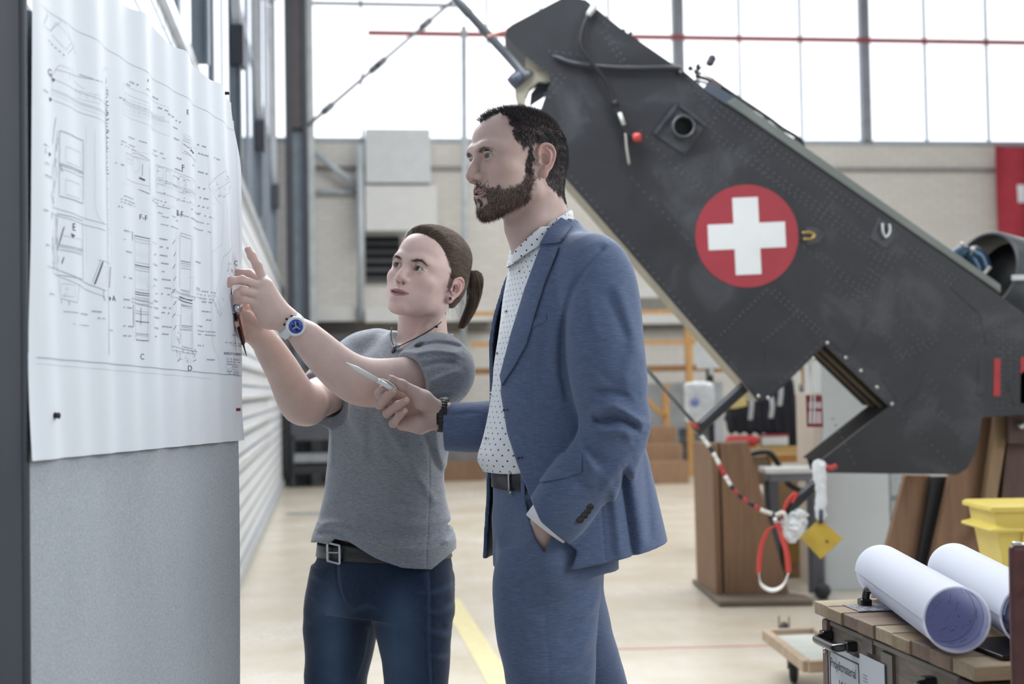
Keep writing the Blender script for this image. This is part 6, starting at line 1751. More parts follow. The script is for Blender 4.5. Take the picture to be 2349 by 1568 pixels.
def dotted_mat():
    t = NT('white_shirt_dotted')
    u = t.attr('su'); v = t.attr('sv')
    def cell(off):
        a = t.math('SUBTRACT', t.math('FRACT', t.math('ADD', u, off)), .5)
        b = t.math('SUBTRACT', t.math('FRACT', t.math('ADD', v, off)), .5)
        return t.math('SQRT', t.math('ADD', t.math('MULTIPLY', a, a), t.math('MULTIPLY', b, b)))
    d = t.math('MINIMUM', cell(0.0), cell(.5))
    k = t.math('LESS_THAN', d, .082)
    t.set(color=t.mix(k, '#e3e6ea', '#3a2430'), rough=.75, spec=.2, sheen=.1)
    return t.m

def hair_mat(name, c1, c2, rough=.45):
    t = NT(name)
    n = t.math('ADD', t.math('MULTIPLY', t.attr('hv'), .8), t.math('MULTIPLY', t.noise(t.obj((1, 1, 1)), 40, 2), .2))
    t.set(color=t.ramp(n, [(.2, c1), (.85, c2)]), rough=rough, spec=.5)
    return t.m

SUIT = suit_mat(); TEE = tee_mat(); JEANS = jeans_mat(); DOT = dotted_mat()
BLK = plain('black_leather', '#17181d', rough=.38, bump=.15)
STEEL = plain('buckle_metal', '#b9bcc0', rough=.28, metal=1, var=.05)

def limb(f, pts, rad, k=.02, n=None, **kw):
    n = n or 4 * len(pts)
    p = spline(pts, n); r = np.interp(np.linspace(0, len(pts) - 1, n), range(len(pts)), rad)
    f.chain(p, r, k=k, **kw)

def relax(V, Q, it=1, w=.5):
    for _ in range(it):
        A = np.zeros_like(V); C = np.zeros(len(V))
        for i in range(4):
            np.add.at(A, Q[:, i], V[Q[:, (i + 1) % 4]]); np.add.at(C, Q[:, i], 1)
            np.add.at(A, Q[:, i], V[Q[:, (i + 3) % 4]]); np.add.at(C, Q[:, i], 1)
        V = (1 - w) * V + w * A / np.maximum(C, 1)[:, None]
    return V

def vnormals(V, Q):
    a, b, c, d = (V[Q[:, i]] for i in range(4))
    n = np.cross(c - a, d - b); N = np.zeros_like(V)
    for i in range(4): np.add.at(N, Q[:, i], n)
    return N / (np.linalg.norm(N, axis=1)[:, None] + 1e-12)

def finger(f, pts, r, k=.004):
    pts = [np.array(p, float) for p in pts]
    n = len(pts)
    rr = [r * 1.08, r * 1.0, r * .93, r * .80][:n] if n == 4 else [r * 1.15, r, r * .85][:n]
    for i in range(n - 1):
        f.cap(pts[i], pts[i + 1], rr[i], rr[i + 1], k=k)
    for p, q in zip(pts[1:-1], rr[1:-1]):
        f.ell(p, (q * 1.01,) * 3, k=.003)

def nail_plate(mb, p, d, n, w, l):
    """little curved plate at p, finger direction d, outward normal n"""
    d = d / np.linalg.norm(d); n = n - d * (n @ d); n /= np.linalg.norm(n); s = np.cross(d, n)
    G = []
    for i in range(6):
        row = []
        for j in range(7):
            a = (j / 6 - .5) * 2
            u = (i / 5 - .5)
            ww = w * (1 - .25 * abs(u * 2) ** 3)
            row.append(p + s * a * ww / 2 + d * u * l + n * (-.22 * w * a * a + .0002 - .0010 * (u > .3) * 0))
        G.append(row)
    mb.grid(np.array(G))

# =================================================================== the man
MAN_H = (-60, 1.5, -2.0, .005, -.010, 1.0)
def build_man():
    root = empty('person', (P(1262, 1100, 2.92)[0], 2.92, 0), 'person with short dark hair and beard in blue suit, holding a white pen', 'person')
    hx, hz = P(1180, 362, 2.90)[[0, 2]]
    M = headmat(MAN_H[0], MAN_H[1], MAN_H[2], hx + MAN_H[3], 2.90, hz + MAN_H[4], MAN_H[5])
    Mi = np.linalg.inv(M)
    # --- head and neck
    f = head_field(True, .0035)
    def loc(px, py, D): return xf(Mi, P(px, py, D))
    f.chain([loc(1222, 425, 2.93), loc(1230, 500, 2.93), loc(1250, 580, 2.93)], [.050, .0560, .066], k=.03)
    f.cap(loc(1246, 400, 2.92), loc(1250, 520, 2.94), .030, .036, k=.03)
    f.cap(loc(1176, 520, 2.90), loc(1200, 570, 2.90), .011, .013, k=.03)                 # throat
    f.chain([loc(1256, 440, 2.878), loc(1225, 500, 2.876), loc(1198, 560, 2.885)], [.008, .009, .009], k=.03)
    V, Q = nets(f, (-.12, -.14, -.24), (.13, .16, .14), .0016)
    L = V.copy()
    def warp(p):
        p = np.array(p, float); z_ = p[..., 2]
        z_ = np.where(z_ > .03, .03 + (z_ - .03) * .84, z_); z_ = np.where((z_ < 0) , z_ * (1 + .055 * ss(0, -.05, z_)), z_)
        p[..., 2] = z_; return p
    Vw = xf(M, warp(V))
    x, y, z = np.abs(L[:, 0]), L[:, 1], L[:, 2]
    nz = vnoise(L, 260, 3) * .0035 + vnoise(L, 90, 5) * .004
    zz = z + nz; yy = y + nz
    hl = np.where(yy < -.046, .089 + .020 * np.exp(-((x - .036) / .016) ** 2), np.where(yy < -.018, .032 - (yy + .046) * .7, np.where(yy < .034, .0245, -.052 - (yy - .034) * .45)))
    hair = ss(-.003, .004, zz - hl) * (x < .079)
    side = ss(0, .004, .0085 - np.abs(yy + .012)) * (z > -.034) * (z < .03) * (x > .05)
    hair = np.maximum(hair, side)
    cz = np.interp(yy, [-.105, -.094, -.086, -.078, -.058, -.030, -.008, .010], [-.040, -.0445, -.047, -.056, -.058, -.048, -.016, -.030])
    zj = np.interp(yy, [-.09, -.072, .002, .02], [-.118, -.113, -.080, -.070])
    beard = ss(-.003, .006, cz - zz) * ss(-.008, .006, -.002 - yy - .10 * (-.02 - z)) * ss(-.006, .003, z - zj)
    lipm = lip_mask(L, .0035)
    beard = beard * (1 - np.clip(lipm * 3, 0, 1)) * (1 - .75 * np.exp(-(((x - .012) / .007) ** 2 + ((z + .083) / .006) ** 2)))
    beard *= 1 - .8 * ((z > -.083) & (z < -.072) & (x > .006) & (x < .022))
    brow = np.exp(-((x - .031) / .0175) ** 4) * np.exp(-((z - (.0150 + .0035 * ss(.012, .034, x) - .004 * ss(.036, .052, x)) - .001) / .0030) ** 2) * (y < -.05)
    teeth = (z > -.0640) & (z < -.0580) & (y > -.0915) & (y < -.07) & (x < .014)
    stub = np.maximum(beard * .66, hair * .95)
    skin = skin_mat('skin', '#bfa69d', '#9b706d', '#33261f', '#221d22')
    parts = [(Vw, Q)]
    A = dict(m_lip=lipm, m_red=red_mask(L), m_brow=np.maximum(brow * .55, lash_mask(L) * .75), m_beard=stub, m_teeth=teeth * 1.0)
    nat = [A]
    # --- right hand with the pen (palm towards the camera)
    Z = lambda a, b, D: P(780 + a / 6.271, 800 + b / 6.271, D)
    h = SDF()
    wr = Z(1450, 955, 3.055)
    mc = [Z(830, 640, 3.045), Z(800, 770, 3.055), Z(810, 900, 3.060), Z(850, 1030, 3.055)]
    for m, r in zip(mc, (.0125, .0125, .012, .012)): h.cap(wr, m, .0195, r, k=.012)
    h.chain([Z(1440, 1030, 3.045), Z(1150, 1085, 3.03), Z(900, 1085, 3.04)], [.016, .0185, .0135], k=.012)
    h.chain([Z(1400, 870, 3.04), Z(1180, 730, 3.015), Z(1060, 640, 3.01)], [.019, .0205, .0135], k=.012)
    fg = [
        [mc[0], Z(590, 700, 3.030), Z(562, 640, 3.010), Z(606, 572, 3.000)],
        [mc[1], Z(575, 800, 3.020), Z(670, 690, 2.995), Z(775, 612, 2.985)],
        [mc[2], Z(680, 925, 3.022), Z(835, 810, 2.990), Z(960, 738, 2.985)],
        [mc[3], Z(765, 1070, 3.025), Z(850, 960, 3.000), Z(935, 890, 2.995)]]
    for g, r in zip(fg, (.0096, .0098, .0094, .0086)): finger(h, g, r)
    th = [Z(1080, 625, 3.010), Z(890, 520, 3.000), Z(750, 440, 2.998)]
    h.cap(th[0], th[1], .0130, .0112, k=.006); h.cap(th[1], th[2], .0112, .0088, k=.005); h.ell(th[1], (.0118,) * 3, k=.004)
    # creases of the palm
    for c in ([(1040, 680), (1000, 800), (1080, 900), (1250, 905)], [(930, 950), (960, 1060), (955, 1170)], [(860, 1040), (880, 1100), (860, 1170)]):
        q = spline([Z(a, b, 3.0) for a, b in c], 8); h.chain(q + np.array([0, .004, 0]), .0012, k=.004, mode='s')
    far_el = P(1235, 985, 3.16)
    h.cap(wr, far_el, .0265, .033, k=.02, flat=((0, 1, .1), .8))
    lo = np.minimum(Z(480, 380, 2.96), Z(480, 1250, 2.96)); V2, Q2 = nets(h, (P(850, 1000, 3.0)[0], 2.93, P(900, 1010, 3.0)[2]), (P(1120, 900, 3.0)[0], 3.2, P(900, 850, 3.0)[2]), .0014)
    parts.append((V2, Q2))
    kn = np.zeros(len(V2))
    for g in fg + [th]:
        for p in g[1:]: kn = np.maximum(kn, np.exp(-((V2 - p) ** 2).sum(1) / .012 ** 2) * .6)
    nat.append(dict(m_lip=kn * 0, m_red=kn, m_brow=kn * 0, m_beard=kn * 0, m_teeth=kn * 0))
    # --- left hand going into the pocket
    g2 = SDF(); D = 2.785
    g2.chain([P(1308, 1150, D), P(1262, 1190, D), P(1250, 1225, D + .004), P(1256, 1300, D + .012)], [.030, .027, .028, .026], k=.02, flat=((0.2, 1, 0), .62))
    g2.chain([P(1236, 1192, D - .002), P(1232, 1225, D + .002), P(1246, 1280, D + .010)], [.015, .015, .012], k=.012)
    g2.chain([P(1262, 1200, D - .008), P(1250, 1240, D - .006), P(1250, 1290, D + .004)], [.014, .014, .012], k=.012)
    V3, Q3 = nets(g2, (P(1170, 1200, 2.7)[0], 2.68, P(1200, 1350, 2.75)[2]), (P(1360, 1200, 2.7)[0], 2.85, P(1200, 1100, 2.75)[2]), .002)
    parts.append((V3, Q3)); nat.append({k: np.zeros(len(V3)) for k in A})
    # --- the body under the clothes
    b = SDF()
    def X(px, D=2.93): return P(px, 784, D)[0]
    bx = X(1285)
    Zp = lambda py, D=2.93: P(1285, py, D)[2]
    b.tower([(Zp(1180), X(1268), 2.93, .085, .12, 20), (Zp(900), bx, 2.95, .07, .11, 20), (Zp(640), bx, 2.95, .06, .12, 20), (Zp(580), bx - .01, 2.95, .04, .06, 20)], k=.03)
    b.cap(P(1235, 500, 2.93), P(1270, 600, 2.94), .045, .045, k=.02)
    sh_n, el_n, wr_n = P(1375, 625, 2.78), P(1428, 968, 2.745), P(1262, 1180, 2.752)
    b.chain([P(1300, 640, 2.90), sh_n, el_n, wr_n], [.05, .045, .036, .025], k=.02)
    sh_f = P(1225, 620, 3.12)
    b.chain([P(1270, 600, 2.98), sh_f, far_el], [.05, .045, .036], k=.02)
    hipn, hipf = P(1268, 1260, 2.86), P(1280, 1260, 3.00)
    kn_n = P(1262, 1560, 2.82); kn_n[2] = .50; an_n = np.array([kn_n[0] + .035, 2.83, .09])
    kn_f = np.array([P(1352, 1568, 3.03)[0] + .02, 3.04, .49]); an_f = np.array([kn_f[0] + .10, 3.06, .09])
    b.chain([hipn, kn_n, an_n], [.070, .052, .04], k=.02); b.chain([hipf, kn_f, an_f], [.070, .052, .04], k=.02)
    V4, Q4 = nets(b, (-.25, 2.5, .04), (.55, 3.4, 1.62), .008)
    parts.append((V4, Q4)); nat.append({k: np.zeros(len(V4)) for k in A})
    body = nets_obj('body', parts, skin, root, {k: np.concatenate([q[k] for q in nat]) for k in A})
    eyes(root, M, 1, iris='#5f6b74', look=(.04, -1, -.02))
    # nails
    mb = MB()
    for g in fg[1:]:
        d = g[3] - g[2]; nail_plate(mb, g[3] + np.array([0.000, -.0079, .0012]) - d * .02, d, np.array([.15, -1, .25]), .0098, .0108)
    d = th[2] - th[1]; nail_plate(mb, th[2] + np.array([-.001, -.0050, .0072]), d, np.array([0, -.6, .9]), .0108, .0115)
    mb.build('fingernails', plain('fingernail', '#cfb0a5', rough=.3, var=.03), root)
    # --- hair
    HM = hair_mat('dark_short_hair', '#0e0d11', '#3a373d'); BM = hair_mat('brown_beard', '#2b211d', '#66503f')
    Nn = vnormals(V, Q)
    pt, nr, fi = surf_points(V, Q, hair, 21000, 1)
    rl = np.random.default_rng(3)
    top = ss(.04, .10, pt[:, 2])[:, None]
    up_ = ss(.035, .075, pt[:, 2] + vnoise(pt, 60, 4) * .008)[:, None]
    comb = np.array([[0, -.55, .05]]) * up_ + np.array([[0, .25, -1.0]]) * (1 - up_)
    comb = comb * (1 - top) + np.array([[0, -.7, .25]]) * top
    d = nr * (.30 + .30 * top) + comb * .9; d /= np.linalg.norm(d, axis=1)[:, None]
    ln = (.0095 + .0045 * top[:, 0]) * rl.uniform(.7, 1.25, len(pt))
    ln *= np.where(pt[:, 2] < -.01, .6, 1)
    R3 = M[:3, :3]
    wd = lambda a: a @ R3.T
    strands('hair', xf(M, warp(pt)), wd(d), ln, .00060, HM, root, curl=.20, seed=4)
    pt, nr, fi = surf_points(V, Q, beard ** 1.5, 9000, 2)
    d = nr * .45 + np.array([0, -.12, -.9]); d /= np.linalg.norm(d, axis=1)[:, None]
    bl = rl.uniform(.003, .0078, len(pt)) * (1 + .35 * ss(-.08, -.11, pt[:, 2])) * np.where((pt[:, 2] > -.062) & (pt[:, 1] < -.075), .72, 1)
    strands('beard', xf(M, warp(pt)), wd(d), bl, .00044, BM, root, curl=.45, seed=5)
    pt, nr, fi = surf_points(V, Q, brow * (x > .008), 420, 6)
    sg = np.sign(pt[:, 0:1])
    d = nr * .30 + np.concatenate([sg * .9, pt[:, 1:2] * 0 + .25, .28 - np.abs(pt[:, 0:1]) * 9], 1); d /= np.linalg.norm(d, axis=1)[:, None]
    for k_ in (1, -1):
        w_ = sg[:, 0] == k_; strands('eyebrow', xf(M, warp(pt[w_])), wd(d[w_]), .0062, .00038, HM, root, curl=.2, seed=7)
    # --- trousers
    tr = SDF()
    zb = Zp(1095)
    tr.tower([(Zp(1300), X(1264), 2.935, .118, .165, 18), (Zp(1200), X(1262), 2.935, .118, .16, 18), (Zp(1140), X(1258), 2.935, .112, .150, 18), (Zp(1092), X(1258), 2.935, .112, .146, 18)], k=.02)
    tr.tower([(.10, an_n[0], 2.83, .070, .070, 0), (.32, kn_n[0] + .012, 2.83, .078, .080, 0), (.52, kn_n[0], 2.83, .083, .085, 0), (Zp(1568, 2.83), P(1263, 1568, 2.83)[0], 2.84, .0885, .090, 0),
              (Zp(1450, 2.84), P(1254, 1450, 2.84)[0], 2.85, .1000, .095, 0), (Zp(1350, 2.85), P(1254, 1350, 2.85)[0], 2.86, .1080, .10, 0), (Zp(1250, 2.86), X(1258, 2.86), 2.87, .108, .10, 0)], k=.02)
    tr.tower([(.10, an_f[0], 3.06, .070, .070, 0), (.35, kn_f[0] + .035, 3.05, .078, .080, 0), (.52, kn_f[0], 3.04, .082, .085, 0), (Zp(1568, 3.04), P(1352, 1568, 3.04)[0], 3.03, .0800, .09, 0),
              (Zp(1450, 3.03), P(1310, 1450, 3.03)[0], 3.02, .088, .095, 0), (Zp(1330, 3.02), P(1280, 1330, 3.02)[0], 3.0, .095, .10, 0), (Zp(1250, 3.0), X(1270, 3.0), 3.0, .10, .10, 0)], k=.012)
    tr.half(P(1262, 1090, 2.93), (0, 0, 1), k=.002)
    folds(tr, 2.78, [([(1390, 1330), (1340, 1370), (1290, 1375)], -3, 9), ([(1392, 1360), (1350, 1400), (1300, 1420)], 4, 10), ([(1372, 1420), (1330, 1455), (1280, 1475)], -3, 10), ([(1370, 1440), (1330, 1490), (1290, 1510)], 3.5, 10),
                     ([(1365, 1500), (1320, 1540)], -3, 8), ([(1230, 1270), (1246, 1300), (1250, 1420), (1262, 1568), (1268, 1640)], -1.1, 2.2), ([(1148, 1330), (1200, 1300), (1240, 1290)], 2, 9), ([(1140, 1250), (1170, 1230)], -2, 8)])
    # the hand fills the pocket; its slanted mouth stands open
    tr.ell(P(1262, 1290, 2.845), (.068, .110, .090), k=.03)
    tr.ell(P(1262, 1215, 2.850), (.060, .098, .070), k=.03)
    pv = poly2([(1208, 1150), (1212, 1180), (1224, 1226), (1249, 1270), (1264, 1236), (1290, 1205), (1300, 1150)], 2.76)
    tr.fn(lambda p: np.maximum(sdpoly(p[..., [0, 2]], pv), p[..., 1] - 2.815), P(1250, 1210, 2.76), .12, .003, 's')
    wrinkle(tr, .0016, 11, (1, 1, 2.2), 21)
    Vt, Qt = nets(tr, (-.3, 2.6, .08), (.6, 3.3, Zp(1085)), .0042)
    nets_obj('trousers', [(Vt, Qt)], SUIT, root)
    # --- belt
    bl_ = MB()
    def ringpt(a, rx, ry, zc, cx=X(1258), cy=2.935, yaw=18):
        ca, sa = math.cos(R(yaw)), math.sin(R(yaw))
        u, v = rx * np.sign(math.cos(a)) * abs(math.cos(a)) ** .87, ry * np.sign(math.sin(a)) * abs(math.sin(a)) ** .87
        return np.array([cx + u * ca - v * sa, cy + u * sa + v * ca, zc])
    ztop, zbot = Zp(1078), Zp(1117)
    G = []
    for a in np.linspace(0, 2 * math.pi, 97):
        G.append([ringpt(a, .1135, .1485, zbot + .001), ringpt(a, .1160, .1510, zbot + .002), ringpt(a, .1160, .1510, ztop - .002), ringpt(a, .1135, .1485, ztop)])
    bl_.grid(np.array(G), flip=True)
    belt = bl_.build('belt', BLK, root)
    # buckle and loops on the near front
    mb = MB(); c = ringpt(math.pi + .42, .1185, .1535, (ztop + zbot) / 2); tn = ringpt(math.pi + .50, .1185, .1535, 0) - ringpt(math.pi + .34, .1185, .1535, 0); tn[2] = 0; tn /= np.linalg.norm(tn)
    for dz in (.0195, -.0195): mb.tube([c + tn * -.006 + np.array([0, 0, dz]), c + tn * .004 + np.array([0, 0, dz])], .003, 8)
    mb.tube([c - tn * .006 + np.array([0, 0, .0195]), c - tn * .006 - np.array([0, 0, .0195])], .0022, 8)
    mb.build('buckle', STEEL, belt, label='steel belt buckle')
    for aa, w_ in ((math.pi + .68, .010), (math.pi + 1.05, .009)):
        q0 = ringpt(aa, .1175, .1525, (ztop + zbot) / 2); t2 = ringpt(aa + .05, .1175, .1525, 0) - ringpt(aa - .05, .1175, .1525, 0); t2[2] = 0; t2 /= np.linalg.norm(t2)
        nn = np.cross(t2, (0, 0, 1)); mb = MB()
        mb.box(q0, (w_, .003, .050), rot=np.stack([t2, nn, (0, 0, 1)], 1)); mb.build('belt_loop', SUIT, root, bevel=.001)
    # --- shirt
    sr = SDF()
    sr.tower([(Zp(1078), X(1243), 2.945, .123, .128, 18), (Zp(1050), X(1241), 2.945, .132, .130, 18), (Zp(1010), X(1245), 2.945, .126, .130, 18), (Zp(930), X(1256), 2.945, .118, .13, 18), (Zp(820), X(1266), 2.945, .112, .14, 18),
              (Zp(720), X(1274), 2.93, .100, .16, 18), (Zp(640), X(1272), 2.93, .088, .14, 18), (Zp(585), X(1262), 2.93, .072, .10, 18), (Zp(545), X(1252), 2.93, .063, .066, 18)], k=.02)
    sr.half(P(1262, 1084, 2.93), (0, 0, -1), k=.002)
    wrinkle(sr, .0016, 16, (1, 1, 1), 31)
    nA = P(1262, 500, 2.93); nB = P(1290, 640, 2.93)
    sr.cap(nA + (0, 0, .08), P(1258, 585, 2.93), .0555, .0595, k=.003, mode='s')
    def su(V):
        a = np.arctan2(V[:, 1] - 2.93, V[:, 0] - bx)
        return dict(su=a * .125 / .0215, sv=V[:, 2] / .0215)
    Vs, Qs = nets(sr, (-.2, 2.6, Zp(1090)), (.35, 3.3, Zp(525)), .003)
    nets_obj('shirt', [(Vs, Qs)], DOT, root, su(Vs))
    # shirt collar: band standing round the neck, high at the back, falling to the throat, with a folded point
    mb = MB(); nc = P(1247, 540, 2.93)
    G = []
    for i, a in enumerate(np.linspace(0, 2 * math.pi, 73)):
        fr = (1 + math.cos(a - math.pi * 1.02)) / 2                     # 1 at the throat (towards -x)
        lead = np.array([math.cos(a), math.sin(a), 0.])
        ctr = nc + np.array([-.002 * (1 - fr) - .004 * fr, 0, 0])
        ztop_ = Zp(483) * (1 - fr) + Zp(566) * fr; zlo_ = Zp(545) * (1 - fr) + Zp(612) * fr
        rt, rb = .0575 + .002 * fr, .0665 + .004 * fr
        G.append([np.array([*(ctr + lead * rt)[:2], ztop_ - .030]), np.array([*(ctr + lead * (rt + .0005))[:2], ztop_ - .003]), np.array([*(ctr + lead * (rt + .0025))[:2], ztop_]), np.array([*(ctr + lead * (rt + .0055))[:2], ztop_ - .003]), np.array([*(ctr + lead * rb)[:2], (ztop_ * .4 + zlo_ * .6)]), np.array([*(ctr + lead * (rb + .004))[:2], zlo_])])
    G = np.array(G)
    G2 = np.stack([spline(g, 14) for g in G]); mb.grid(G2)
    Vc = np.vstack(mb.v); Qc = np.array(mb.f)
    nets_obj('shirt_collar', [(Vc, Qc)], DOT, root, dict(su=np.arctan2(Vc[:, 1] - 2.93, Vc[:, 0] - bx) * .085 / .0215, sv=Vc[:, 2] / .0215))
    cp = poly2  # collar points
    base = SDF(); base.tower([(Zp(700), X(1266), 2.93, .098, .14, 18), (Zp(640), X(1262), 2.93, .088, .125, 18), (Zp(590), X(1253), 2.93, .079, .095, 18), (Zp(560), X(1250), 2.93, .073, .080, 18), (Zp(500), X(1262), 2.93, .066, .070, 18)], k=.01)
    patch_obj('collar_point', base, [(1181, 572), (1172, 592), (1176, 603), (1238, 566), (1262, 520), (1240, 520)], 2.86, .003, .007, DOT, root, (2.70, 2.93), attrs=lambda V: dict(su=V[:, 0] / .0215, sv=V[:, 2] / .0215))
    for i, (bx_, by_) in enumerate([(1193, 622), (1163, 714), (1142, 810), (1121, 904), (1115, 1005)]):
        pass
    # --- jacket
    jo = SDF()
    jo.tower([(Zp(1310), X(1315), 2.955, .194, .225, 12), (Zp(1240), X(1308), 2.955, .183, .215, 14), (Zp(1150), X(1302), 2.95, .172, .198, 16), (Zp(1060), X(1294), 2.945, .163, .182, 18), (Zp(980), X(1286), 2.94, .152, .175, 20),
              (Zp(900), X(1282), 2.94, .147, .175, 20), (Zp(800), X(1287), 2.94, .146, .182, 20), (Zp(720), X(1294), 2.94, .136, .190, 20), (Zp(650), X(1300), 2.94, .122, .185, 20), (Zp(600), X(1298), 2.94, .104, .160, 20), (Zp(560), X(1283), 2.94, .084, .120, 20), (Zp(525), X(1263), 2.94, .068, .086, 20), (Zp(505), X(1256), 2.94, .061, .075, 20)], k=.02)
    slv = dict(k=.022)
    limb(jo, [P(1318, 600, 2.86), P(1362, 624, 2.80), P(1379, 705, 2.765), P(1393, 830, 2.748), P(1404, 925, 2.742)], [.048, .066, .0700, .067, .0620], n=16, k=.022)
    limb(jo, [P(1404, 925, 2.742), P(1410, 974, 2.740), P(1388, 1040, 2.738), P(1318, 1125, 2.742), P(1268, 1190, 2.748)], [.0620, .0640, .0615, .0580, .0545], n=14, k=.012)
    limb(jo, [P(1280, 600, 3.02), P(1240, 640, 3.10), P(1235, 800, 3.15), P(1232, 950, 3.16)], [.05, .062, .062, .058], n=10, k=.022)
    limb(jo, [P(1232, 960, 3.155), P(1110, 978, 3.09), P(1008, 977, 3.06)], [.060, .0520, .0490], n=8, k=.012)
    # cuffs cut square
    wdir = P(1262, 1196, 2.748) - P(1372, 1060, 2.738)
    nd = np.array([-.66, 0, -.75])
    jf = SDF(); jf.ops = list(jo.ops)
    FL = [
        # sleeve head and upper arm
        ([(1392, 560), (1340, 620), (1308, 680), (1292, 760), (1290, 850), (1306, 930)], -6.75, 7),
        ([(1405, 640), (1430, 720), (1462, 840)], 5.4, 12), ([(1375, 660), (1410, 730), (1440, 800)], -4.73, 11), ([(1330, 640), (1350, 720), (1365, 800)], 3.38, 14),
        ([(1450, 780), (1430, 860), (1440, 930)], 4.05, 12), ([(1360, 840), (1400, 880), (1470, 900)], -3.38, 10),
        # elbow pleats
        ([(1346, 925), (1368, 940), (1400, 930), (1450, 960), (1482, 980)], 14.18, 9), ([(1350, 948), (1375, 965), (1420, 955), (1465, 985)], -14.18, 7), ([(1344, 965), (1375, 985), (1420, 985), (1450, 1010)], 10.12, 9), ([(1350, 905), (1395, 900), (1450, 915)], -10.12, 8),
        ([(1335, 1000), (1360, 1040), (1390, 1070)], -8.1, 10), ([(1320, 1010), (1345, 1055), (1370, 1095)], 7.09, 11), ([(1300, 1060), (1325, 1095), (1340, 1130)], -6.08, 10), ([(1440, 1030), (1400, 1080), (1365, 1120)], 6.08, 10),
        # skirt of the jacket
        ([(1425, 1060), (1440, 1160), (1458, 1290)], -12.15, 7), ([(1445, 1050), (1462, 1150), (1480, 1280)], 9.45, 12), ([(1405, 1100), (1415, 1200), (1425, 1300)], 8.1, 11), ([(1480, 1020), (1492, 1140), (1500, 1260)], -4.05, 10),
        ([(1378, 1150), (1388, 1290)], -1.4, 2.5),
        # chest
        ([(1250, 700), (1248, 800), (1240, 900)], -3.38, 12), ([(1220, 760), (1222, 860), (1232, 1040)], -1, 1.6), ([(1278, 700), (1272, 820), (1280, 900)], 4.05, 10),
        ([(1180, 900), (1230, 930), (1290, 930)], -2.7, 12), ([(1170, 880), (1200, 910), (1260, 960)], 2.7, 12),
    ]
    folds(jf, 2.76, FL)
    FL2 = [([(1100, 940), (1060, 950), (1020, 948)], -2, 6), ([(1105, 1000), (1060, 990), (1015, 1000)], 2.5, 8), ([(1015, 949), (1108, 947)], -1.2, 2)]
    folds(jf, 3.05, FL2)
    wrinkle(jf, .0018, 9, (1, 1, 1), 11)
    def cutcap(field, pt, n, c, r):
        n = np.array(n, float) / np.linalg.norm(n); pt = np.array(pt)
        field._add(lambda p: np.maximum(-( (p - pt) @ n), np.sqrt(((p - c) ** 2).sum(-1)) - r), c, r, .002, 's')
    cn = P(1262, 1200, 2.745)
    cutcap(jf, P(1257, 1206, 2.745), (-.66, 0, -.75), P(1222, 1250, 2.745), .085)
    cutcap(jf, P(1021, 977, 3.06), (-1, 0.05, 0.02), P(960, 977, 3.06), .085)
    # hollow: torso cavity, sleeve ends
    cav = SDF()
    cav.tower([(Zp(1400), X(1315), 2.955, .200, .232, 12), (Zp(1310), X(1315), 2.955, .188, .219, 12), (Zp(1240), X(1308), 2.955, .177, .209, 14), (Zp(1150), X(1302), 2.95, .166, .192, 16), (Zp(1060), X(1294), 2.945, .157, .176, 18), (Zp(980), X(1286), 2.94, .146, .169, 20),
               (Zp(900), X(1282), 2.94, .141, .169, 20), (Zp(800), X(1287), 2.94, .140, .176, 20), (Zp(720), X(1294), 2.94, .130, .184, 20), (Zp(650), X(1300), 2.94, .116, .179, 20), (Zp(600), X(1298), 2.94, .098, .154, 20), (Zp(560), X(1283), 2.94, .078, .114, 20), (Zp(525), X(1263), 2.94, .062, .080, 20), (Zp(470), X(1254), 2.94, .058, .070, 20)], k=.005)
    folds(cav, 2.76, FL); wrinkle(cav, .0018, 9, (1, 1, 1), 11)
    # keep the near sleeve solid against the flank: the cavity only
    jf._add(lambda p: cav(p) + .003, (bx, 2.94, 1.1), .75, .004, 's')
    jf.cap(P(1275, 1180, 2.748), P(1215, 1262, 2.748), .046, .046, k=.002, mode='s')
    jf.cap(P(1040, 977, 3.06), P(960, 977, 3.06), .0385, .0385, k=.002, mode='s')
    # front opening
    NE = np.array([P(a, b, 2.86)[[0, 2]] for a, b in [(1322, 470), (1296, 505), (1240, 566), (1206, 660), (1174, 760), (1150, 850), (1148, 900), (1163, 990), (1186, 1060), (1212, 1125), (1246, 1200), (1290, 1290), (1320, 1380)]])[::-1]
    Fd = np.array([-.94, -.34]); Ld = np.array([.34, -.94])
    def opening(p):
        dx = p[..., 0] - bx; dy = p[..., 1] - 2.94
        u = dx * Ld[0] + dy * Ld[1]; v = dx * Fd[0] + dy * Fd[1]
        xn = np.interp(p[..., 2], NE[:, 1], NE[:, 0])
        ulim = -.125
        vl = .035 - .20 * ss(Zp(600), Zp(540), p[..., 2])
        return np.maximum(np.maximum(p[..., 0] - xn, ulim - u), vl - v)
    jf._add(opening, (bx, 2.94, 1.1), .9, .003, 's')
    # collar ring opening for the neck
    jf.cap(P(1242, 440, 2.93), P(1250, 560, 2.93), .070, .066, k=.004, mode='s')
    # hem
    hA, hB = P(1305, 1304, 2.80), P(1525, 1246, 2.95)
    hz0 = P(1105, 1284, 2.99)
    def hem(p):
        zh = np.interp(p[..., 0], [hz0[0], P(1300, 1300, 2.8)[0], hB[0]], [hz0[2], hA[2] + .004, P(1525, 1240, 2.9)[2]])
        return zh - p[..., 2]
    jf._add(hem, (0, 0, 0), 1e9, .003, 'i')
    Vj, Qj = nets(jf, (-.32, 2.6, Zp(1330)), (.45, 3.3, Zp(490)), .0034)
    LIN = plain('dark_navy_lining', '#1b2133', rough=.5, var=.1)
    cvd = cav(Vj[Qj].mean(1)) + .003
    def mi(c): return (cvd < .0018)
    jk = nets_obj('jacket', [(Vj, Qj)], [SUIT, LIN], root, mats_idx=lambda c: mi(c).astype(int))
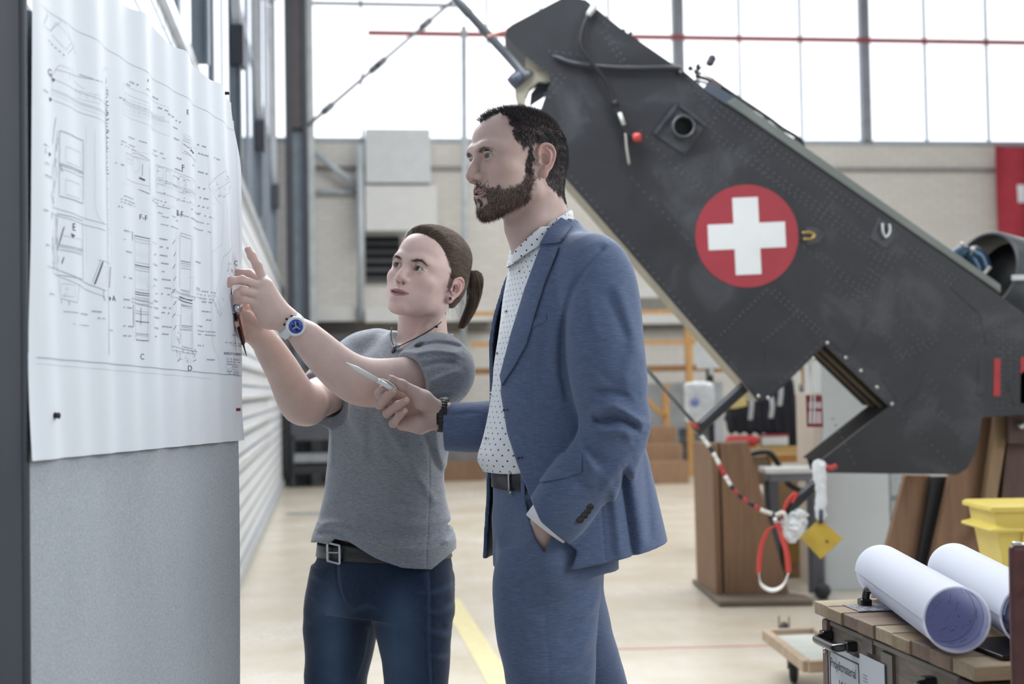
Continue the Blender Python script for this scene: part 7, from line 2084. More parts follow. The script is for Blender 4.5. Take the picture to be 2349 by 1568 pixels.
    # lapel, collar, pockets lie on the jacket
    jb = SDF(); jb.ops = list(jo.ops)
    folds(jb, 2.76, FL); wrinkle(jb, .0018, 9, (1, 1, 1), 11)
    patch_obj('lapel', jb, [(1238, 566), (1282, 566), (1274, 590), (1250, 650), (1228, 720), (1208, 790), (1180, 840), (1150, 885), (1145, 862), (1172, 760), (1203, 660)], 2.80, .0015, .0085, SUIT, jk, (2.66, 2.99), h=.002)
    patch_obj('collar', jb, [(1288, 494), (1316, 510), (1294, 545), (1281, 562), (1236, 562), (1256, 528)], 2.84, .0022, .0090, SUIT, jk, (2.66, 2.90), h=.002)
    patch_obj('breast_pocket', jb, [(1203, 742), (1254, 715), (1256, 735), (1203, 762)], 2.765, -.0015, .0070, SUIT, jk, (2.66, 2.9), h=.0018)
    patch_obj('pocket_flap', jb, [(1222, 1046), (1300, 1036), (1330, 1034), (1330, 1078), (1300, 1088), (1238, 1104), (1229, 1098)], 2.765, -.0005, .0075, SUIT, jk, (2.60, 2.9), h=.002)
    # sleeve buttons
    BT = plain('black_button', '#121217', rough=.22, spec=.7)
    def onto(px, py, f_, y0=2.5, y1=2.98, n=240):
        """first surface point of f_ along the line of sight-free depth axis at (px, py)"""
        ys = np.linspace(y0, y1, n); pp = np.array([P(px, py, yy_) for yy_ in ys]); dd = f_(pp)
        k = np.argmax(dd < 0); return pp[k]
    for a, b_ in ((1353, 1161), (1347, 1171), (1340, 1181), (1330, 1191)):
        p = onto(a, b_, jb); nrm = np.array([.25, -1, -.1]); nrm /= np.linalg.norm(nrm)
        mb = MB(); mb.lathe(p, p + nrm, [(-.001, .0072), (.0022, .0075), (.0036, .0066), (.0030, .0045), (.0030, .0001)], 20); mb.build('sleeve_button', BT, jk)
    for a, b_ in ((1163, 940), (1196, 1050)):
        p = onto(a, b_, jb, 2.6, 3.0); mb = MB(); nrm = np.array([-.6, -.8, 0]); mb.tube(spline([p + (-.006, -.002, 0), p + (0, -.004, .001), p + (.008, -.002, .003)], 8), .0012, 6); mb.lathe(p + (-.006, -.003, 0), p + (-.006, -.003, 0) + nrm, [(0, .0028), (.002, .0020)], 10)
        mb.build('buttonhole', BT, jk)
    # shirt buttons
    SB = plain('shirt_button', '#dfe2e6', rough=.25, var=.03)
    for a, b_ in [(1193, 622), (1163, 714), (1142, 810), (1127, 904), (1117, 1005)]:
        p = onto(a, b_, sr, 2.6, 3.1)
        nrm = np.array([-.75, -.66, 0]); mb = MB(); mb.lathe(p, p + nrm, [(-.001, .0052), (.0016, .0052), (.0026, .0045), (.0018, .0030), (.0018, .0001)], 16)
        b1 = mb.build('shirt_button', SB, root)
        mb = MB(); mb.ball(p + nrm * .0022, .0017, 8, 6); mb.build('button_thread', BT, b1)
    # shirt cuff at the pocket
    mb = MB(); A0, A1 = P(1283, 1168, 2.748), P(1250, 1212, 2.748); ax = A1 - A0; fr = frame(ax)
    G = []
    for t_ in np.linspace(0, 2 * math.pi, 41):
        e = fr[:, 0] * math.cos(t_) + fr[:, 1] * math.sin(t_)
        G.append([A0 + e * .046, A1 + e * .0455, A1 + e * .0435, A0 + e * .043])
    mb.grid(np.array(G)); mb.build('shirt_cuff', plain('white_cotton', '#e6e8eb', rough=.7, var=.03), root)
    # dress shoes and socks below the frame
    SH = plain('brown_leather', '#2a1b15', rough=.35, bump=.1)
    for nm, an in (('shoe', an_n), ('shoe', an_f)):
        s_ = SDF(); a = np.array(an)
        s_.cap(a + (.035, 0, -.055), a + (-.06, -.012, -.055), .036, .040, k=.03); s_.cap(a + (-.06, -.012, -.058), a + (-.16, -.03, -.062), .038, .026, k=.03); s_.cap(a + (.02, 0, -.03), a + (.01, 0, .02), .040, .042, k=.03)
        s_.half(a * (1, 1, 0), (0, 0, -1)); s_.ops[-1] = (lambda p: -(p[..., 2] - 0.004), np.zeros(3), 1e9, .002, 'i')
        V5, Q5 = nets(s_, a - (.25, .1, .1), a + (.12, .1, .06), .005); nets_obj('shoe', [(V5, Q5)], SH, root)
    # --- watch on the right wrist
    w = MB(); c0 = Z(1478, 945, 3.055); axd = np.array([-1, .02, .05]); axd /= np.linalg.norm(axd); fr = frame(axd)
    SM = plain('black_rubber_strap', '#0e0f12', rough=.35, bump=.1)
    for i in range(11):
        aa = np.linspace(0, 2 * math.pi, 33)
    G = []
    for i, a in enumerate(np.linspace(0, 2 * math.pi, 181)):
        e = fr[:, 0] * math.cos(a) * .0350 + fr[:, 1] * math.sin(a) * .0365
        rib = 1 + .018 * math.sin(a * 30)
        G.append([c0 + e * .93 - axd * .011, c0 + e * rib - axd * .0105, c0 + e * rib * 1.02, c0 + e * rib + axd * .0105, c0 + e * .93 + axd * .011])
    w.grid(np.array(G)); wt = w.build('wristwatch', SM, None, label='black ribbed wristwatch on the wrist of the bearded man', cat='watch')
    mb = MB(); cc = c0 + np.array([0, .030, -.012]); dn = np.array([0, 1, -.3]); dn /= np.linalg.norm(dn)
    mb.lathe(cc, cc + dn, [(-.002, .018), (.004, .0205), (.009, .0200), (.011, .017), (.0105, .001)], 32); mb.build('watch_case', SM, wt)
    # --- the pen
    a, b_ = Z(112, 208, 2.995), Z(800, 600, 2.992)
    pn = empty('ballpoint_pen', a, 'white plastic ballpoint pen held in the fingers of the bearded man', 'pen')
    L_ = np.linalg.norm(b_ - a); WP = plain('white_plastic', '#dfe3e0', rough=.3, var=.02)
    mb = MB(); mb.lathe(a, b_, [(0, .0012), (.004, .0018), (.016, .0040), (.022, .0049), (L_ * .62, .0056)], 28); mb.build('barrel', WP, pn)
    mb = MB(); mb.lathe(a, b_, [(L_ * .625, .0054), (L_ * .95, .0050), (L_, .0036)], 28); mb.build('cap', WP, pn)
    dv = (b_ - a) / L_
    mb = MB(); up = np.array([.3, -.35, .8]); up -= dv * (up @ dv); up /= np.linalg.norm(up)
    mb.tube(spline([a + dv * L_ * .66 + up * .0052, a + dv * L_ * .74 + up * .0095, a + dv * L_ * .88 + up * .0100, a + dv * L_ * 1.0 + up * .005], 16), .0014, 8); mb.build('clip', WP, pn)
    mb = MB(); mb.lathe(a - dv * .003, b_, [(0, .0004), (.0035, .0011)], 10); mb.build('tip', STEEL, pn)
    return root
# =================================================================== the woman
WOM_H = (-29, -14, 12.0, -.004, -.023, .955)
def build_woman():
    root = empty('person', (P(870, 1100, 3.38)[0], 3.38, 0), 'person with brown ponytail in grey t-shirt and dark jeans, pointing at the drawing', 'person')
    c = P(976 + 4, 618, 3.33)
    M = headmat(WOM_H[0], WOM_H[1], WOM_H[2], c[0] + WOM_H[3], 3.33, c[2] + WOM_H[4], WOM_H[5]); Mi = np.linalg.inv(M)
    f = head_field(False, .0028)
    def loc(px, py, D): return xf(Mi, P(px, py, D))
    f.chain([loc(985, 665, 3.36), loc(968, 730, 3.37), loc(965, 800, 3.39)], [.046, .0525, .062], k=.025)
    f.cap(loc(998, 700, 3.40), loc(1006, 790, 3.42), .026, .034, k=.03)
    f.chain([loc(1018, 705, 3.315), loc(975, 765, 3.305), loc(925, 800, 3.30)], [.009, .009, .008], k=.025)
    f.chain([loc(905, 812, 3.345), loc(950, 815, 3.325), loc(1010, 805, 3.335)], [.018, .020, .02], k=.03)
    V, Q = nets(f, (-.13, -.14, -.235), (.13, .15, .14), .0016)
    L = V.copy()
    def warp(p):
        p = np.array(p, float); z_ = p[..., 2]
        z_ = np.where(z_ > .03, .03 + (z_ - .03) * 1.0, z_)
        p[..., 2] = z_; y_ = p[..., 1]; p[..., 1] = np.where(y_ > .02, .02 + (y_ - .02) * .86, y_); return p
    Vw = xf(M, warp(V))
    x, y, z = np.abs(L[:, 0]), L[:, 1], L[:, 2]
    nz = vnoise(L, 200, 3) * .0025
    yl = np.interp(z + nz, [-.03, -.02, .0, .03, .06, .08, .095, .11, .13], [.02, .007, -.006, -.026, -.046, -.062, -.078, -.094, -.11])
    hair = ss(-.003, .003, y + nz - yl) * ss(-.066, -.058, z - .25 * np.maximum(0, .06 - y) * 0) * (np.where(y < .035, z > -.018 + (y) * -.6, True)) * (x < .0775)
    lipm = lip_mask(L, .0028, hw=.0298)
    brow = np.exp(-((x - .032) / .0165) ** 4) * np.exp(-((z - (.0190 + .0055 * ss(.012, .036, x) - .007 * ss(.038, .052, x))) / .0023) ** 2) * (y < -.05)
    teeth = (z > -.0645) & (z < -.0580) & (y > -.0905) & (y < -.07) & (x < .016)
    skin = skin_mat('skin_fair', '#cfb6ae', '#a8777a', '#3b2a25', '#46382f')
    A = dict(m_lip=lipm, m_red=red_mask(L), m_brow=np.maximum(brow * .7, lash_mask(L) * .95), m_beard=hair * .9, m_teeth=teeth * 1.0)
    parts = [(Vw, Q)]; nat = [A]
    zero = lambda n: {k: np.zeros(n) for k in A}
    # --- left arm (near the camera), pointing hand
    Z = lambda a, b, D: P(500 + a / 5.6, 540 + b / 5.6, D)
    h = SDF()
    shL, elL, wrL = P(1030, 845, 3.24), P(833, 872, 3.10), P(660, 738, 3.015)
    elm = P(812, 862, 3.09)
    limb(h, [P(700, 770, 3.03), P(746, 817, 3.05), P(800, 862, 3.07), P(846, 878, 3.095), P(905, 873, 3.14), P(1000, 862, 3.2)], [.0285, .0345, .0415, .0445, .0425, .046], k=.02, n=20)
    h.cap(wrL, P(700, 770, 3.03), .0250, .0285, k=.015)
    mc = [Z(585, 575, 3.000), Z(565, 655, 2.985), Z(545, 755, 2.980), Z(500, 850, 2.985)]
    for m, r_ in zip(mc, (.0115, .0120, .0115, .0115)): h.cap(wrL, m, .0200, r_, k=.014)
    h.cap(Z(620, 640, 2.99), Z(700, 1000, 3.0), .013, .021, k=.015); h.cap(Z(490, 900, 2.995), Z(650, 1080, 3.005), .012, .021, k=.015)
    fg = [
        [mc[0], Z(505, 385, 2.995), Z(435, 262, 2.992), Z(388, 185, 2.990)],
        [mc[1], Z(310, 570, 2.965), Z(180, 580, 2.957), Z(120, 630, 2.955)],
        [mc[2], Z(320, 705, 2.960), Z(252, 745, 2.962), Z(238, 800, 2.972)],
        [mc[3], Z(320, 815, 2.968), Z(262, 832, 2.974), Z(262, 870, 2.985)]]
    for g, r_ in zip(fg, (.0096, .0090, .0088, .0082)): finger(h, g, r_)
    h.cap(Z(560, 600, 3.02), Z(400, 490, 3.025), .0110, .0092, k=.006); h.cap(Z(400, 490, 3.025), Z(210, 462, 3.02), .0092, .0066, k=.005)
    V2, Q2 = nets(h, (P(505, 600, 2.95)[0], 2.90, P(800, 960, 3.0)[2]), (P(1015, 860, 3.2)[0], 3.32, P(600, 555, 2.95)[2]), .0017, slack=.03)
    parts.append((V2, Q2)); n2 = zero(len(V2)); kn = np.zeros(len(V2))
    for g in fg:
        for p in g[1:]: kn = np.maximum(kn, np.exp(-((V2 - p) ** 2).sum(1) / .012 ** 2) * .7)
    kn = np.maximum(kn, np.exp(-((V2 - P(820, 905, 3.07)) ** 2).sum(1) / .04 ** 2) * .4)
    n2['m_red'] = kn; nat.append(n2)
    # --- right arm, hand with the calliper
    g2 = SDF()
    limb(g2, [P(603, 775, 3.09), P(646, 845, 3.16), P(684, 916, 3.235), P(708, 928, 3.27)], [.0238, .0312, .0400, .0425], k=.02, n=14)
    limb(g2, [P(700, 925, 3.27), P(745, 905, 3.34), P(800, 870, 3.42)], [.0440, .0455, .05], k=.008, n=8)
    w2 = P(601, 776, 3.09)
    m2 = [Z(470, 1050, 3.055), Z(400, 1130, 3.045), Z(370, 1210, 3.045), Z(360, 1290, 3.05)]
    for m, r_ in zip(m2, (.013, .0125, .012, .0115)): g2.cap(w2, m, .0200, r_, k=.014)
    g2.cap(Z(540, 1120, 3.05), Z(370, 1020, 3.02), .0130, .0105, k=.008); g2.cap(Z(370, 1020, 3.02), Z(285, 985, 3.005), .0105, .0082, k=.005)      # thumb
    f2 = [
        [m2[0], Z(430, 950, 3.035), Z(340, 905, 3.02), Z(290, 925, 3.01)],
        [m2[1], Z(300, 1110, 3.02), Z(262, 1060, 3.005), Z(262, 1020, 3.0)],
        [m2[2], Z(285, 1190, 3.02), Z(262, 1130, 3.0), Z(268, 1090, 2.998)],
        [m2[3], Z(295, 1260, 3.03), Z(275, 1200, 3.01), Z(285, 1160, 3.005)]]
    for g, r_ in zip(f2, (.0088, .0088, .0084, .0078)): finger(g2, g, r_)
    V3, Q3 = nets(g2, (P(520, 700, 3.0)[0], 2.95, P(800, 1010, 3.2)[2]), (P(800, 900, 3.4)[0], 3.5, P(600, 680, 3.0)[2]), .0019)
    parts.append((V3, Q3)); n3 = zero(len(V3)); kn = np.zeros(len(V3))
    for g in f2:
        for p in g[1:]: kn = np.maximum(kn, np.exp(-((V3 - p) ** 2).sum(1) / .012 ** 2) * .7)
    n3['m_red'] = kn; nat.append(n3)
    # --- under the clothes
    b = SDF(); X = lambda px, D=3.38: P(px, 784, D)[0]; Zp = lambda py, D=3.38: P(880, py, D)[2]
    b.tower([(Zp(1350), X(873), 3.38, .13, .085, -38), (Zp(1100), X(878), 3.38, .10, .07, -38), (Zp(900), X(905), 3.38, .12, .07, -38), (Zp(830), X(925), 3.38, .10, .05, -38)], k=.03)
    hl, hr = P(945, 1370, 3.32), P(790, 1370, 3.46)
    kl, kr = P(955, 1568, 3.31), P(772, 1568, 3.45); kl[2] = .49; kr[2] = .49
    al, ar = np.array([kl[0] + .01, 3.33, .09]), np.array([kr[0] - .005, 3.48, .09])
    b.chain([hl, kl, al], [.065, .048, .036], k=.02); b.chain([hr, kr, ar], [.065, .048, .036], k=.02)
    V4, Q4 = nets(b, (-.6, 3.1, .04), (.2, 3.75, 1.45), .008)
    parts.append((V4, Q4)); nat.append(zero(len(V4)))
    nets_obj('body', parts, skin, root, {k: np.concatenate([q[k] for q in nat]) for k in A})
    eyes(root, M, 1, iris='#3d352f', look=(-.22, -1, .10))
    mb = MB(); d = fg[0][3] - fg[0][2]; nail_plate(mb, fg[0][3] + d * -.05 + np.array([.0068, -.0020, .0030]), d, np.array([1, -.35, .4]), .0100, .0125)
    d = Z(285, 985, 3.005) - Z(370, 1020, 3.02); nail_plate(mb, Z(292, 985, 3.005) + np.array([0.001, -.0072, .0040]), d, np.array([.1, -1, .55]), .0120, .0130)
    mb.build('fingernails', plain('fingernail', '#d9b8ab', rough=.3, var=.03), root)
    # --- hair: a smooth cap with strands combed back to the ponytail
    cap = SDF()
    for o in head_field(False, 0).ops[:3]: cap.ops.append(o)
    cap.ell((0, .030, .045), (.0775, .083, .078), k=.02)
    cap.ell((0, .062, .000), (.062, .048, .060), k=.03)
    base = np.array([0, .110, .036])
    def capf(p):
        d = cap(p) - .0050 - .007 * ss(.04, .105, p[..., 2])
        n_ = vnoise(p, 160, 3) * .0012
        yl_ = np.interp(p[..., 2], [-.03, -.02, .0, .03, .06, .08, .095, .11, .13], [.022, .008, -.006, -.025, -.044, -.060, -.076, -.092, -.11])
        reg = yl_ - (p[..., 1] + n_)
        low = np.where(p[..., 1] < .036, -.018 - p[..., 1] * .6, -.044) - p[..., 2]
        d = np.maximum(d, .027 - np.sqrt((np.abs(p[..., 0]) - .082) ** 2 + (p[..., 1] - .016) ** 2 + (p[..., 2] + .006) ** 2))
        d = d + (.0045 + .007 * ss(.04, .105, p[..., 2])) * ss(-.034, .0, reg) ** 1.5
        return np.maximum(np.maximum(d, reg), low)
    cs = SDF(); cs._add(capf, (0, .02, .03), .2, 0, 'u')
    ear = head_field(False, 0)
    Vh, Qh = nets(cs, (-.1, -.12, -.08), (.1, .14, .14), .002, project=False)
    dv = Vh - base; ang = np.arctan2(dv[:, 0], dv[:, 2] + .0)
    HB = NT('brown_hair_combed'); fl = HB.attr('flow'); cb = HB.new('ShaderNodeCombineXYZ', X=fl)
    nn = HB.noise(cb.outputs[0], 60, 5, .8)
    HB.set(color=HB.ramp(nn, [(.3, '#241d1a'), (.55, '#44372f'), (.8, '#736357')]), rough=.36, spec=.55)
    HB.b.inputs['Anisotropic'].default_value = .6
    HB.bump(nn, .7, .003)
    nets_obj('hair', [(xf(M, warp(Vh)), Qh)], HB.m, root, dict(flow=ang))
    HW = hair_mat('brown_hair', '#2a211d', '#7a6656', .40)
    Nn = vnormals(Vh, Qh); out = (capf(Vh) > -.003) * (cap(Vh) > -.001).astype(float) * (np.linalg.norm(dv, axis=1) > .03)
    pt, nr, fi = surf_points(Vh, Qh, out * (1 + 2 * (Vh[:, 1] < -.01)), 8500, 11)
    R3 = M[:3, :3]
    steps = 7; path = [pt + nr * .0004]; rr = np.random.default_rng(8); cur = path[0]
    for i in range(steps):
        t = base - cur; dist = np.linalg.norm(t, axis=1)[:, None]
        e = 1e-3; gr = np.stack([cap(cur + np.eye(3)[k] * e) - cap(cur - np.eye(3)[k] * e) for k in range(3)], -1); gr /= np.linalg.norm(gr, axis=1)[:, None] + 1e-9
        t = t - gr * (t * gr).sum(1)[:, None]; t /= np.linalg.norm(t, axis=1)[:, None] + 1e-9
        cur = cur + t * np.minimum(.008, dist * .4) + rr.normal(0, .00025, cur.shape)
        dd = capf(cur) - .0006 - .0006 * rr.random(len(cur)); cur = cur - gr * dd[:, None]
        path.append(cur)
    PT = np.stack(path, 1)
    ribbon_mesh('combed_strands', xf(M, warp(PT.reshape(-1, 3))).reshape(PT.shape), .0007, HW, root)
    # ponytail
    tail = spline([xf(M, warp(base + (0, -.012, .0))), P(1083, 622, 3.44), P(1089, 665, 3.45), P(1080, 708, 3.45), P(1057, 752, 3.44)], 14)
    n = 2600; rr = np.random.default_rng(9)
    rad = np.interp(np.linspace(0, 1, 14), [0, .15, .4, .7, 1], [.007, .014, .020, .018, .008])
    a = rr.uniform(0, 2 * math.pi, n); q = np.sqrt(rr.random(n)); en = rr.uniform(.72, 1.08, n)
    tt = np.linspace(0, 1, 14)
    PTs = np.zeros((n, 14, 3))
    for i in range(n):
        u = tt * en[i]; P0 = np.stack([np.interp(u, tt, tail[:, k]) for k in range(3)], 1); rd = np.interp(u, tt, rad) * q[i]
        wv = .0022 * np.sin(u * 9 + a[i] * 3) + 0
        PTs[i] = P0 + np.stack([np.cos(a[i] + u * .8) * rd + wv, np.sin(a[i] + u * .8) * rd, np.sin(a[i] * 7) * .002 * u], 1)
    pony = ribbon_mesh('ponytail', PTs, .0011, HW, root)
    mb = MB(); b0 = tail[1]; dr = tail[2] - tail[0]; dr /= np.linalg.norm(dr); fr = frame(dr); tt_ = np.linspace(0, 2 * math.pi, 28)
    mb.tube(np.array([b0 + (fr[:, 0] * math.cos(t) + fr[:, 1] * math.sin(t)) * .0115 for t in tt_]), .0035, 8, caps=False)
    mb.build('hair_tie', plain('dark_elastic', '#1b1a1d', rough=.8), root)
    # loose wisps
    pt2, nr2, _ = surf_points(Vh, Qh, out * (Vh[:, 2] < .02) * (Vh[:, 1] > .02), 140, 13)
    strands('loose_strands', xf(M, warp(pt2)), (nr2 * .5 + np.array([0, .5, -.5])) @ R3.T, .035, .0004, HW, root, curl=.5, seg=7, seed=3)
    pt3, nr3, _ = surf_points(V, Q, brow * (x > .008), 800, 6); sg = np.sign(pt3[:, 0:1])
    d3 = nr3 * .25 + np.concatenate([sg * .9, pt3[:, 1:2] * 0 + .25, .28 - np.abs(pt3[:, 0:1]) * 9], 1); d3 /= np.linalg.norm(d3, axis=1)[:, None]
    for k_ in (1, -1):
        w_ = sg[:, 0] == k_; strands('eyebrow', xf(M, warp(pt3[w_])), d3[w_] @ R3.T, .0046, .00036, HW, root, curl=.15, seed=7)
    # --- ear studs
    for (lx, ly, lz, rd, mt, lb) in ((.0795, .0095, -.0340, .0036, 'dark_stone', 'dark round ear stud'), (.0815, .0150, -.0325, .0022, 'silver_ball', 'small silver ear stud')):
        p = xf(M, (lx, ly - .001, lz)); mb = MB(); mb.ball(p + (0.001, -.003, 0), rd, 14, 10)
        mb.build('ear_stud', plain(mt, '#15151b' if mt[0] == 'd' else '#cfd2d6', rough=.12, metal=0 if mt[0] == 'd' else 1, spec=.8), root, label=lb)
    # --- t-shirt
    ts = SDF()
    ts.tower([(Zp(1320), X(873), 3.385, .194, .135, -38), (Zp(1240), X(872), 3.385, .186, .132, -38), (Zp(1180), X(876), 3.385, .170, .118, -38), (Zp(1100), X(877), 3.385, .155, .108, -38), (Zp(1040), X(885), 3.385, .157, .108, -38),
              (Zp(960), X(895), 3.385, .164, .112, -38), (Zp(900), X(903), 3.385, .172, .108, -38), (Zp(850), X(918), 3.385, .172, .100, -38), (Zp(818), X(935), 3.385, .146, .088, -38), (Zp(788), X(952), 3.385, .108, .074, -38), (Zp(762), X(962), 3.385, .074, .060, -38)], k=.02)
    ts.ell(P(862, 940, 3.275), (.062, .055, .060), k=.05); ts.ell(P(802, 925, 3.36), (.055, .050, .060), k=.05)
    limb(ts, [P(982, 818, 3.33), P(1009, 840, 3.26), P(1003, 862, 3.205), P(950, 874, 3.155)], [.050, .0640, .0645, .0600], k=.03, n=12)
    limb(ts, [P(870, 810, 3.44), P(826, 838, 3.47), P(782, 880, 3.41), P(738, 912, 3.35)], [.055, .060, .0600, .0570], k=.03, n=12)
    FL = [([(1070, 800), (1010, 790), (950, 800)], -7.29, 5.95), ([(1065, 815), (1000, 808), (940, 822)], 7.29, 5.95), ([(1060, 835), (1010, 835), (960, 850)], -6.39, 5.95), ([(1070, 850), (1030, 862), (985, 885)], 5.47, 6.8),
          ([(980, 775), (940, 800), (900, 822)], 4.56, 5.95), ([(1050, 900), (1000, 905), (970, 925)], -5.47, 6.8),
          ([(880, 900), (885, 960), (950, 1070), (1010, 1170)], 7.29, 10.2), ([(960, 940), (985, 1020), (1012, 1100)], -9.11, 8.5), ([(1000, 960), (1005, 1030), (1020, 1080)], 5.47, 6.8), ([(860, 930), (850, 1000), (860, 1080)], -5.47, 11.9),
          ([(1025, 1120), (960, 1130), (880, 1110)], 5.47, 7.65), ([(1020, 1150), (960, 1160), (890, 1145)], -6.39, 7.65), ([(1032, 1185), (970, 1200), (880, 1190), (800, 1180)], 6.39, 7.65), ([(1035, 1215), (960, 1225), (870, 1215)], -6.39, 7.65),
          ([(1038, 1240), (980, 1255), (900, 1245), (820, 1225), (760, 1215)], 7.29, 7.65), ([(715, 1215), (760, 1200), (840, 1205)], 7.29, 6.8), ([(712, 1232), (760, 1225), (800, 1232)], -6.39, 5.1),
          ([(985, 1030), (985, 1150), (980, 1296)], -2.19, 1.7), ([(1040, 1200), (1010, 1215)], -10.94, 5.95), ([(1042, 1235), (1010, 1245)], 10.94, 6.8), ([(765, 930), (752, 1000), (750, 1080)], 3.65, 7.65)]
    folds(ts, 3.28, FL); wrinkle(ts, .0022, 9, (1, 1, 1.3), 41)
    # openings
    tv = SDF(); tv.ops = [o for o in ts.ops]
    hp = np.array([[P(a, 784, 3.30)[0], P(a, b_, 3.30)[2]] for a, b_ in [(690, 1256), (712, 1250), (745, 1250), (762, 1236), (800, 1240), (860, 1272), (920, 1292), (985, 1298), (1035, 1262), (1060, 1255)]])
    core = SDF(); core.ops = [o for o in ts.ops]
    outer = ts(np.zeros((1, 3)))
    fin = SDF(); fin.ops = list(ts.ops)
    fin._add(lambda p: np.interp(p[..., 0], hp[:, 0], hp[:, 1]) - p[..., 2], (0, 0, 0), 1e9, .002, 'i')
    zc = Zp(1215)
    fin._add(lambda p: np.maximum(core(p) + .007, p[..., 2] - zc), (X(873), 3.38, Zp(1290)), .3, .003, 's')
    def opn(pt, n, c, rr_):
        n = np.array(n, float) / np.linalg.norm(n)
        fin._add(lambda p: np.maximum((-(p - pt) @ n), np.sqrt(((p - c) ** 2).sum(-1)) - rr_), c, rr_, .002, 's')
    opn(P(942, 872, 3.15), P(905, 884, 3.12) - P(1000, 860, 3.19), P(890, 880, 3.10), .105)
    opn(P(741, 912, 3.35), P(720, 925, 3.32) - P(800, 870, 3.43), P(700, 932, 3.27), .100)
    fin.cap(P(965, 872, 3.165), P(900, 874, 3.11), .0500, .0500, k=.002, mode='s')
    fin.cap(P(758, 905, 3.365), P(700, 925, 3.28), .0505, .0505, k=.002, mode='s')
    # neck opening
    fin.ell(P(964, 742, 3.345), (.086, .082, .066), k=.003, mode='s')
    Vt, Qt = nets(fin, (X(690), 3.0, Zp(1330)), (X(1110), 3.65, Zp(730)), .0032)
    shirt = nets_obj('t_shirt', [(Vt, Qt)], TEE, root)
    # neck rib
    mb = MB(); nk = spline([P(896, 762, 3.36), P(897, 790, 3.325), P(912, 803, 3.300), P(950, 797, 3.288), P(1000, 780, 3.290), P(1038, 768, 3.325)], 26)
    mb.tube(nk, .0038, 8); mb.build('neck_rib', TEE, shirt)
    # --- necklace
    CO = plain('black_cord', '#101013', rough=.5)
    nl = spline([P(899, 752, 3.345), P(897, 772, 3.325), P(907, 795, 3.296), P(935, 784, 3.280), P(970, 767, 3.278), P(1000, 748, 3.292), P(1012, 738, 3.315)], 40)
    mb = MB(); mb.tube(nl, .0014, 8); mb.ball(P(1001, 749, 3.290), (.004, .003, .003), 10, 8); ne = mb.build('necklace', CO, None, label='black cord necklace with a small dark pendant round the neck', cat='necklace')
    mb = MB(); pc = P(906, 797, 3.286); mb.tube(spline([pc + (0, 0, .003), pc + (-.002, -.004, -.006), pc + (-.007, -.004, -.0125)], 10), np.interp(np.linspace(0, 1, 10), [0, .3, .7, 1], [.0030, .0052, .0048, .0022]), 12)
    mb.build('pendant', plain('dark_stone_pendant', '#23252c', rough=.15, spec=.9), ne, label='polished dark teardrop pendant')
    # --- jeans
    jn = SDF()
    jn.tower([(Zp(1400), X(868), 3.385, .176, .128, -38), (Zp(1320), X(873), 3.385, .179, .128, -38), (Zp(1262), X(872), 3.385, .168, .120, -38), (Zp(1243), X(872), 3.385, .163, .116, -38)], k=.03)
    jn.tower([(.09, al[0], 3.33, .058, .058, 0), (.30, kl[0] + .006, 3.32, .063, .065, 0), (.50, kl[0], 3.31, .070, .072, 0), (Zp(1568, 3.31), P(956, 1568, 3.31)[0], 3.31, .0735, .078, 0),
              (Zp(1500, 3.31), P(953, 1500, 3.31)[0], 3.31, .0800, .082, 0), (Zp(1420, 3.31), P(945, 1420, 3.31)[0], 3.32, .0930, .090, 0), (Zp(1350, 3.31), P(938, 1350, 3.31)[0], 3.33, .100, .098, 0), (Zp(1290, 3.3), P(930, 1290, 3.3)[0], 3.34, .095, .09, 0)], k=.02)
    jn.tower([(.09, ar[0], 3.48, .058, .058, 0), (.30, kr[0] - .003, 3.46, .063, .065, 0), (.50, kr[0], 3.45, .070, .072, 0), (Zp(1568, 3.45), P(770, 1568, 3.45)[0], 3.45, .0745, .078, 0),
              (Zp(1500, 3.45), P(778, 1500, 3.45)[0], 3.45, .0810, .082, 0), (Zp(1420, 3.45), P(784, 1420, 3.45)[0], 3.44, .0900, .090, 0), (Zp(1350, 3.45), P(795, 1350, 3.45)[0], 3.43, .0950, .095, 0), (Zp(1290, 3.45), P(805, 1290, 3.45)[0], 3.42, .09, .09, 0)], k=.02)
    jn.half(P(872, 1243, 3.38), (0, 0, 1))
    JF = [([(778, 1285), (783, 1330), (792, 1365), (810, 1390)], 2.4, 3), ([(770, 1285), (775, 1340), (790, 1372)], -1.6, 2.5), ([(980, 1298), (985, 1340), (985, 1460), (990, 1568)], 1.8, 2.5), ([(988, 1298), (993, 1400), (995, 1560)], -1.2, 2.2),
          ([(1042, 1385), (1000, 1395), (960, 1380)], 4.5, 8), ([(1040, 1370), (1000, 1375)], -4, 7), ([(1035, 1450), (1000, 1440), (960, 1425)], 4.5, 8), ([(1030, 1432), (1000, 1420)], -4, 7), ([(1028, 1500), (990, 1490)], 3, 7),
          ([(1040, 1340), (990, 1352), (930, 1345)], 3, 8), ([(800, 1400), (850, 1380), (930, 1400)], 2.5, 9), ([(705, 1330), (740, 1340), (770, 1335)], 2.5, 7), ([(702, 1380), (740, 1385)], 2, 7), ([(700, 1440), (760, 1425), (830, 1430)], 2, 8), ([(836, 1455), (825, 1520), (810, 1568)], 1.5, 2.5), ([(1035, 1300), (1040, 1360)], -2, 3)]
    folds(jn, 3.3, JF); wrinkle(jn, .0020, 10, (1, 1, 1.8), 51)
    Vj, Qj = nets(jn, (X(660), 3.1, .06), (X(1090), 3.7, Zp(1235)), .0042)
    zf = Vj[:, 2]; xr = Vj[:, 0]
    fade = np.maximum(np.exp(-((xr - P(925, 1480, 3.25)[0]) / .045) ** 2), np.exp(-((xr - P(770, 1480, 3.4)[0]) / .04) ** 2)) * ss(Zp(1290), Zp(1400), zf) * (Vj[:, 1] < 3.45)
    q2 = Vj[:, [0, 2]]
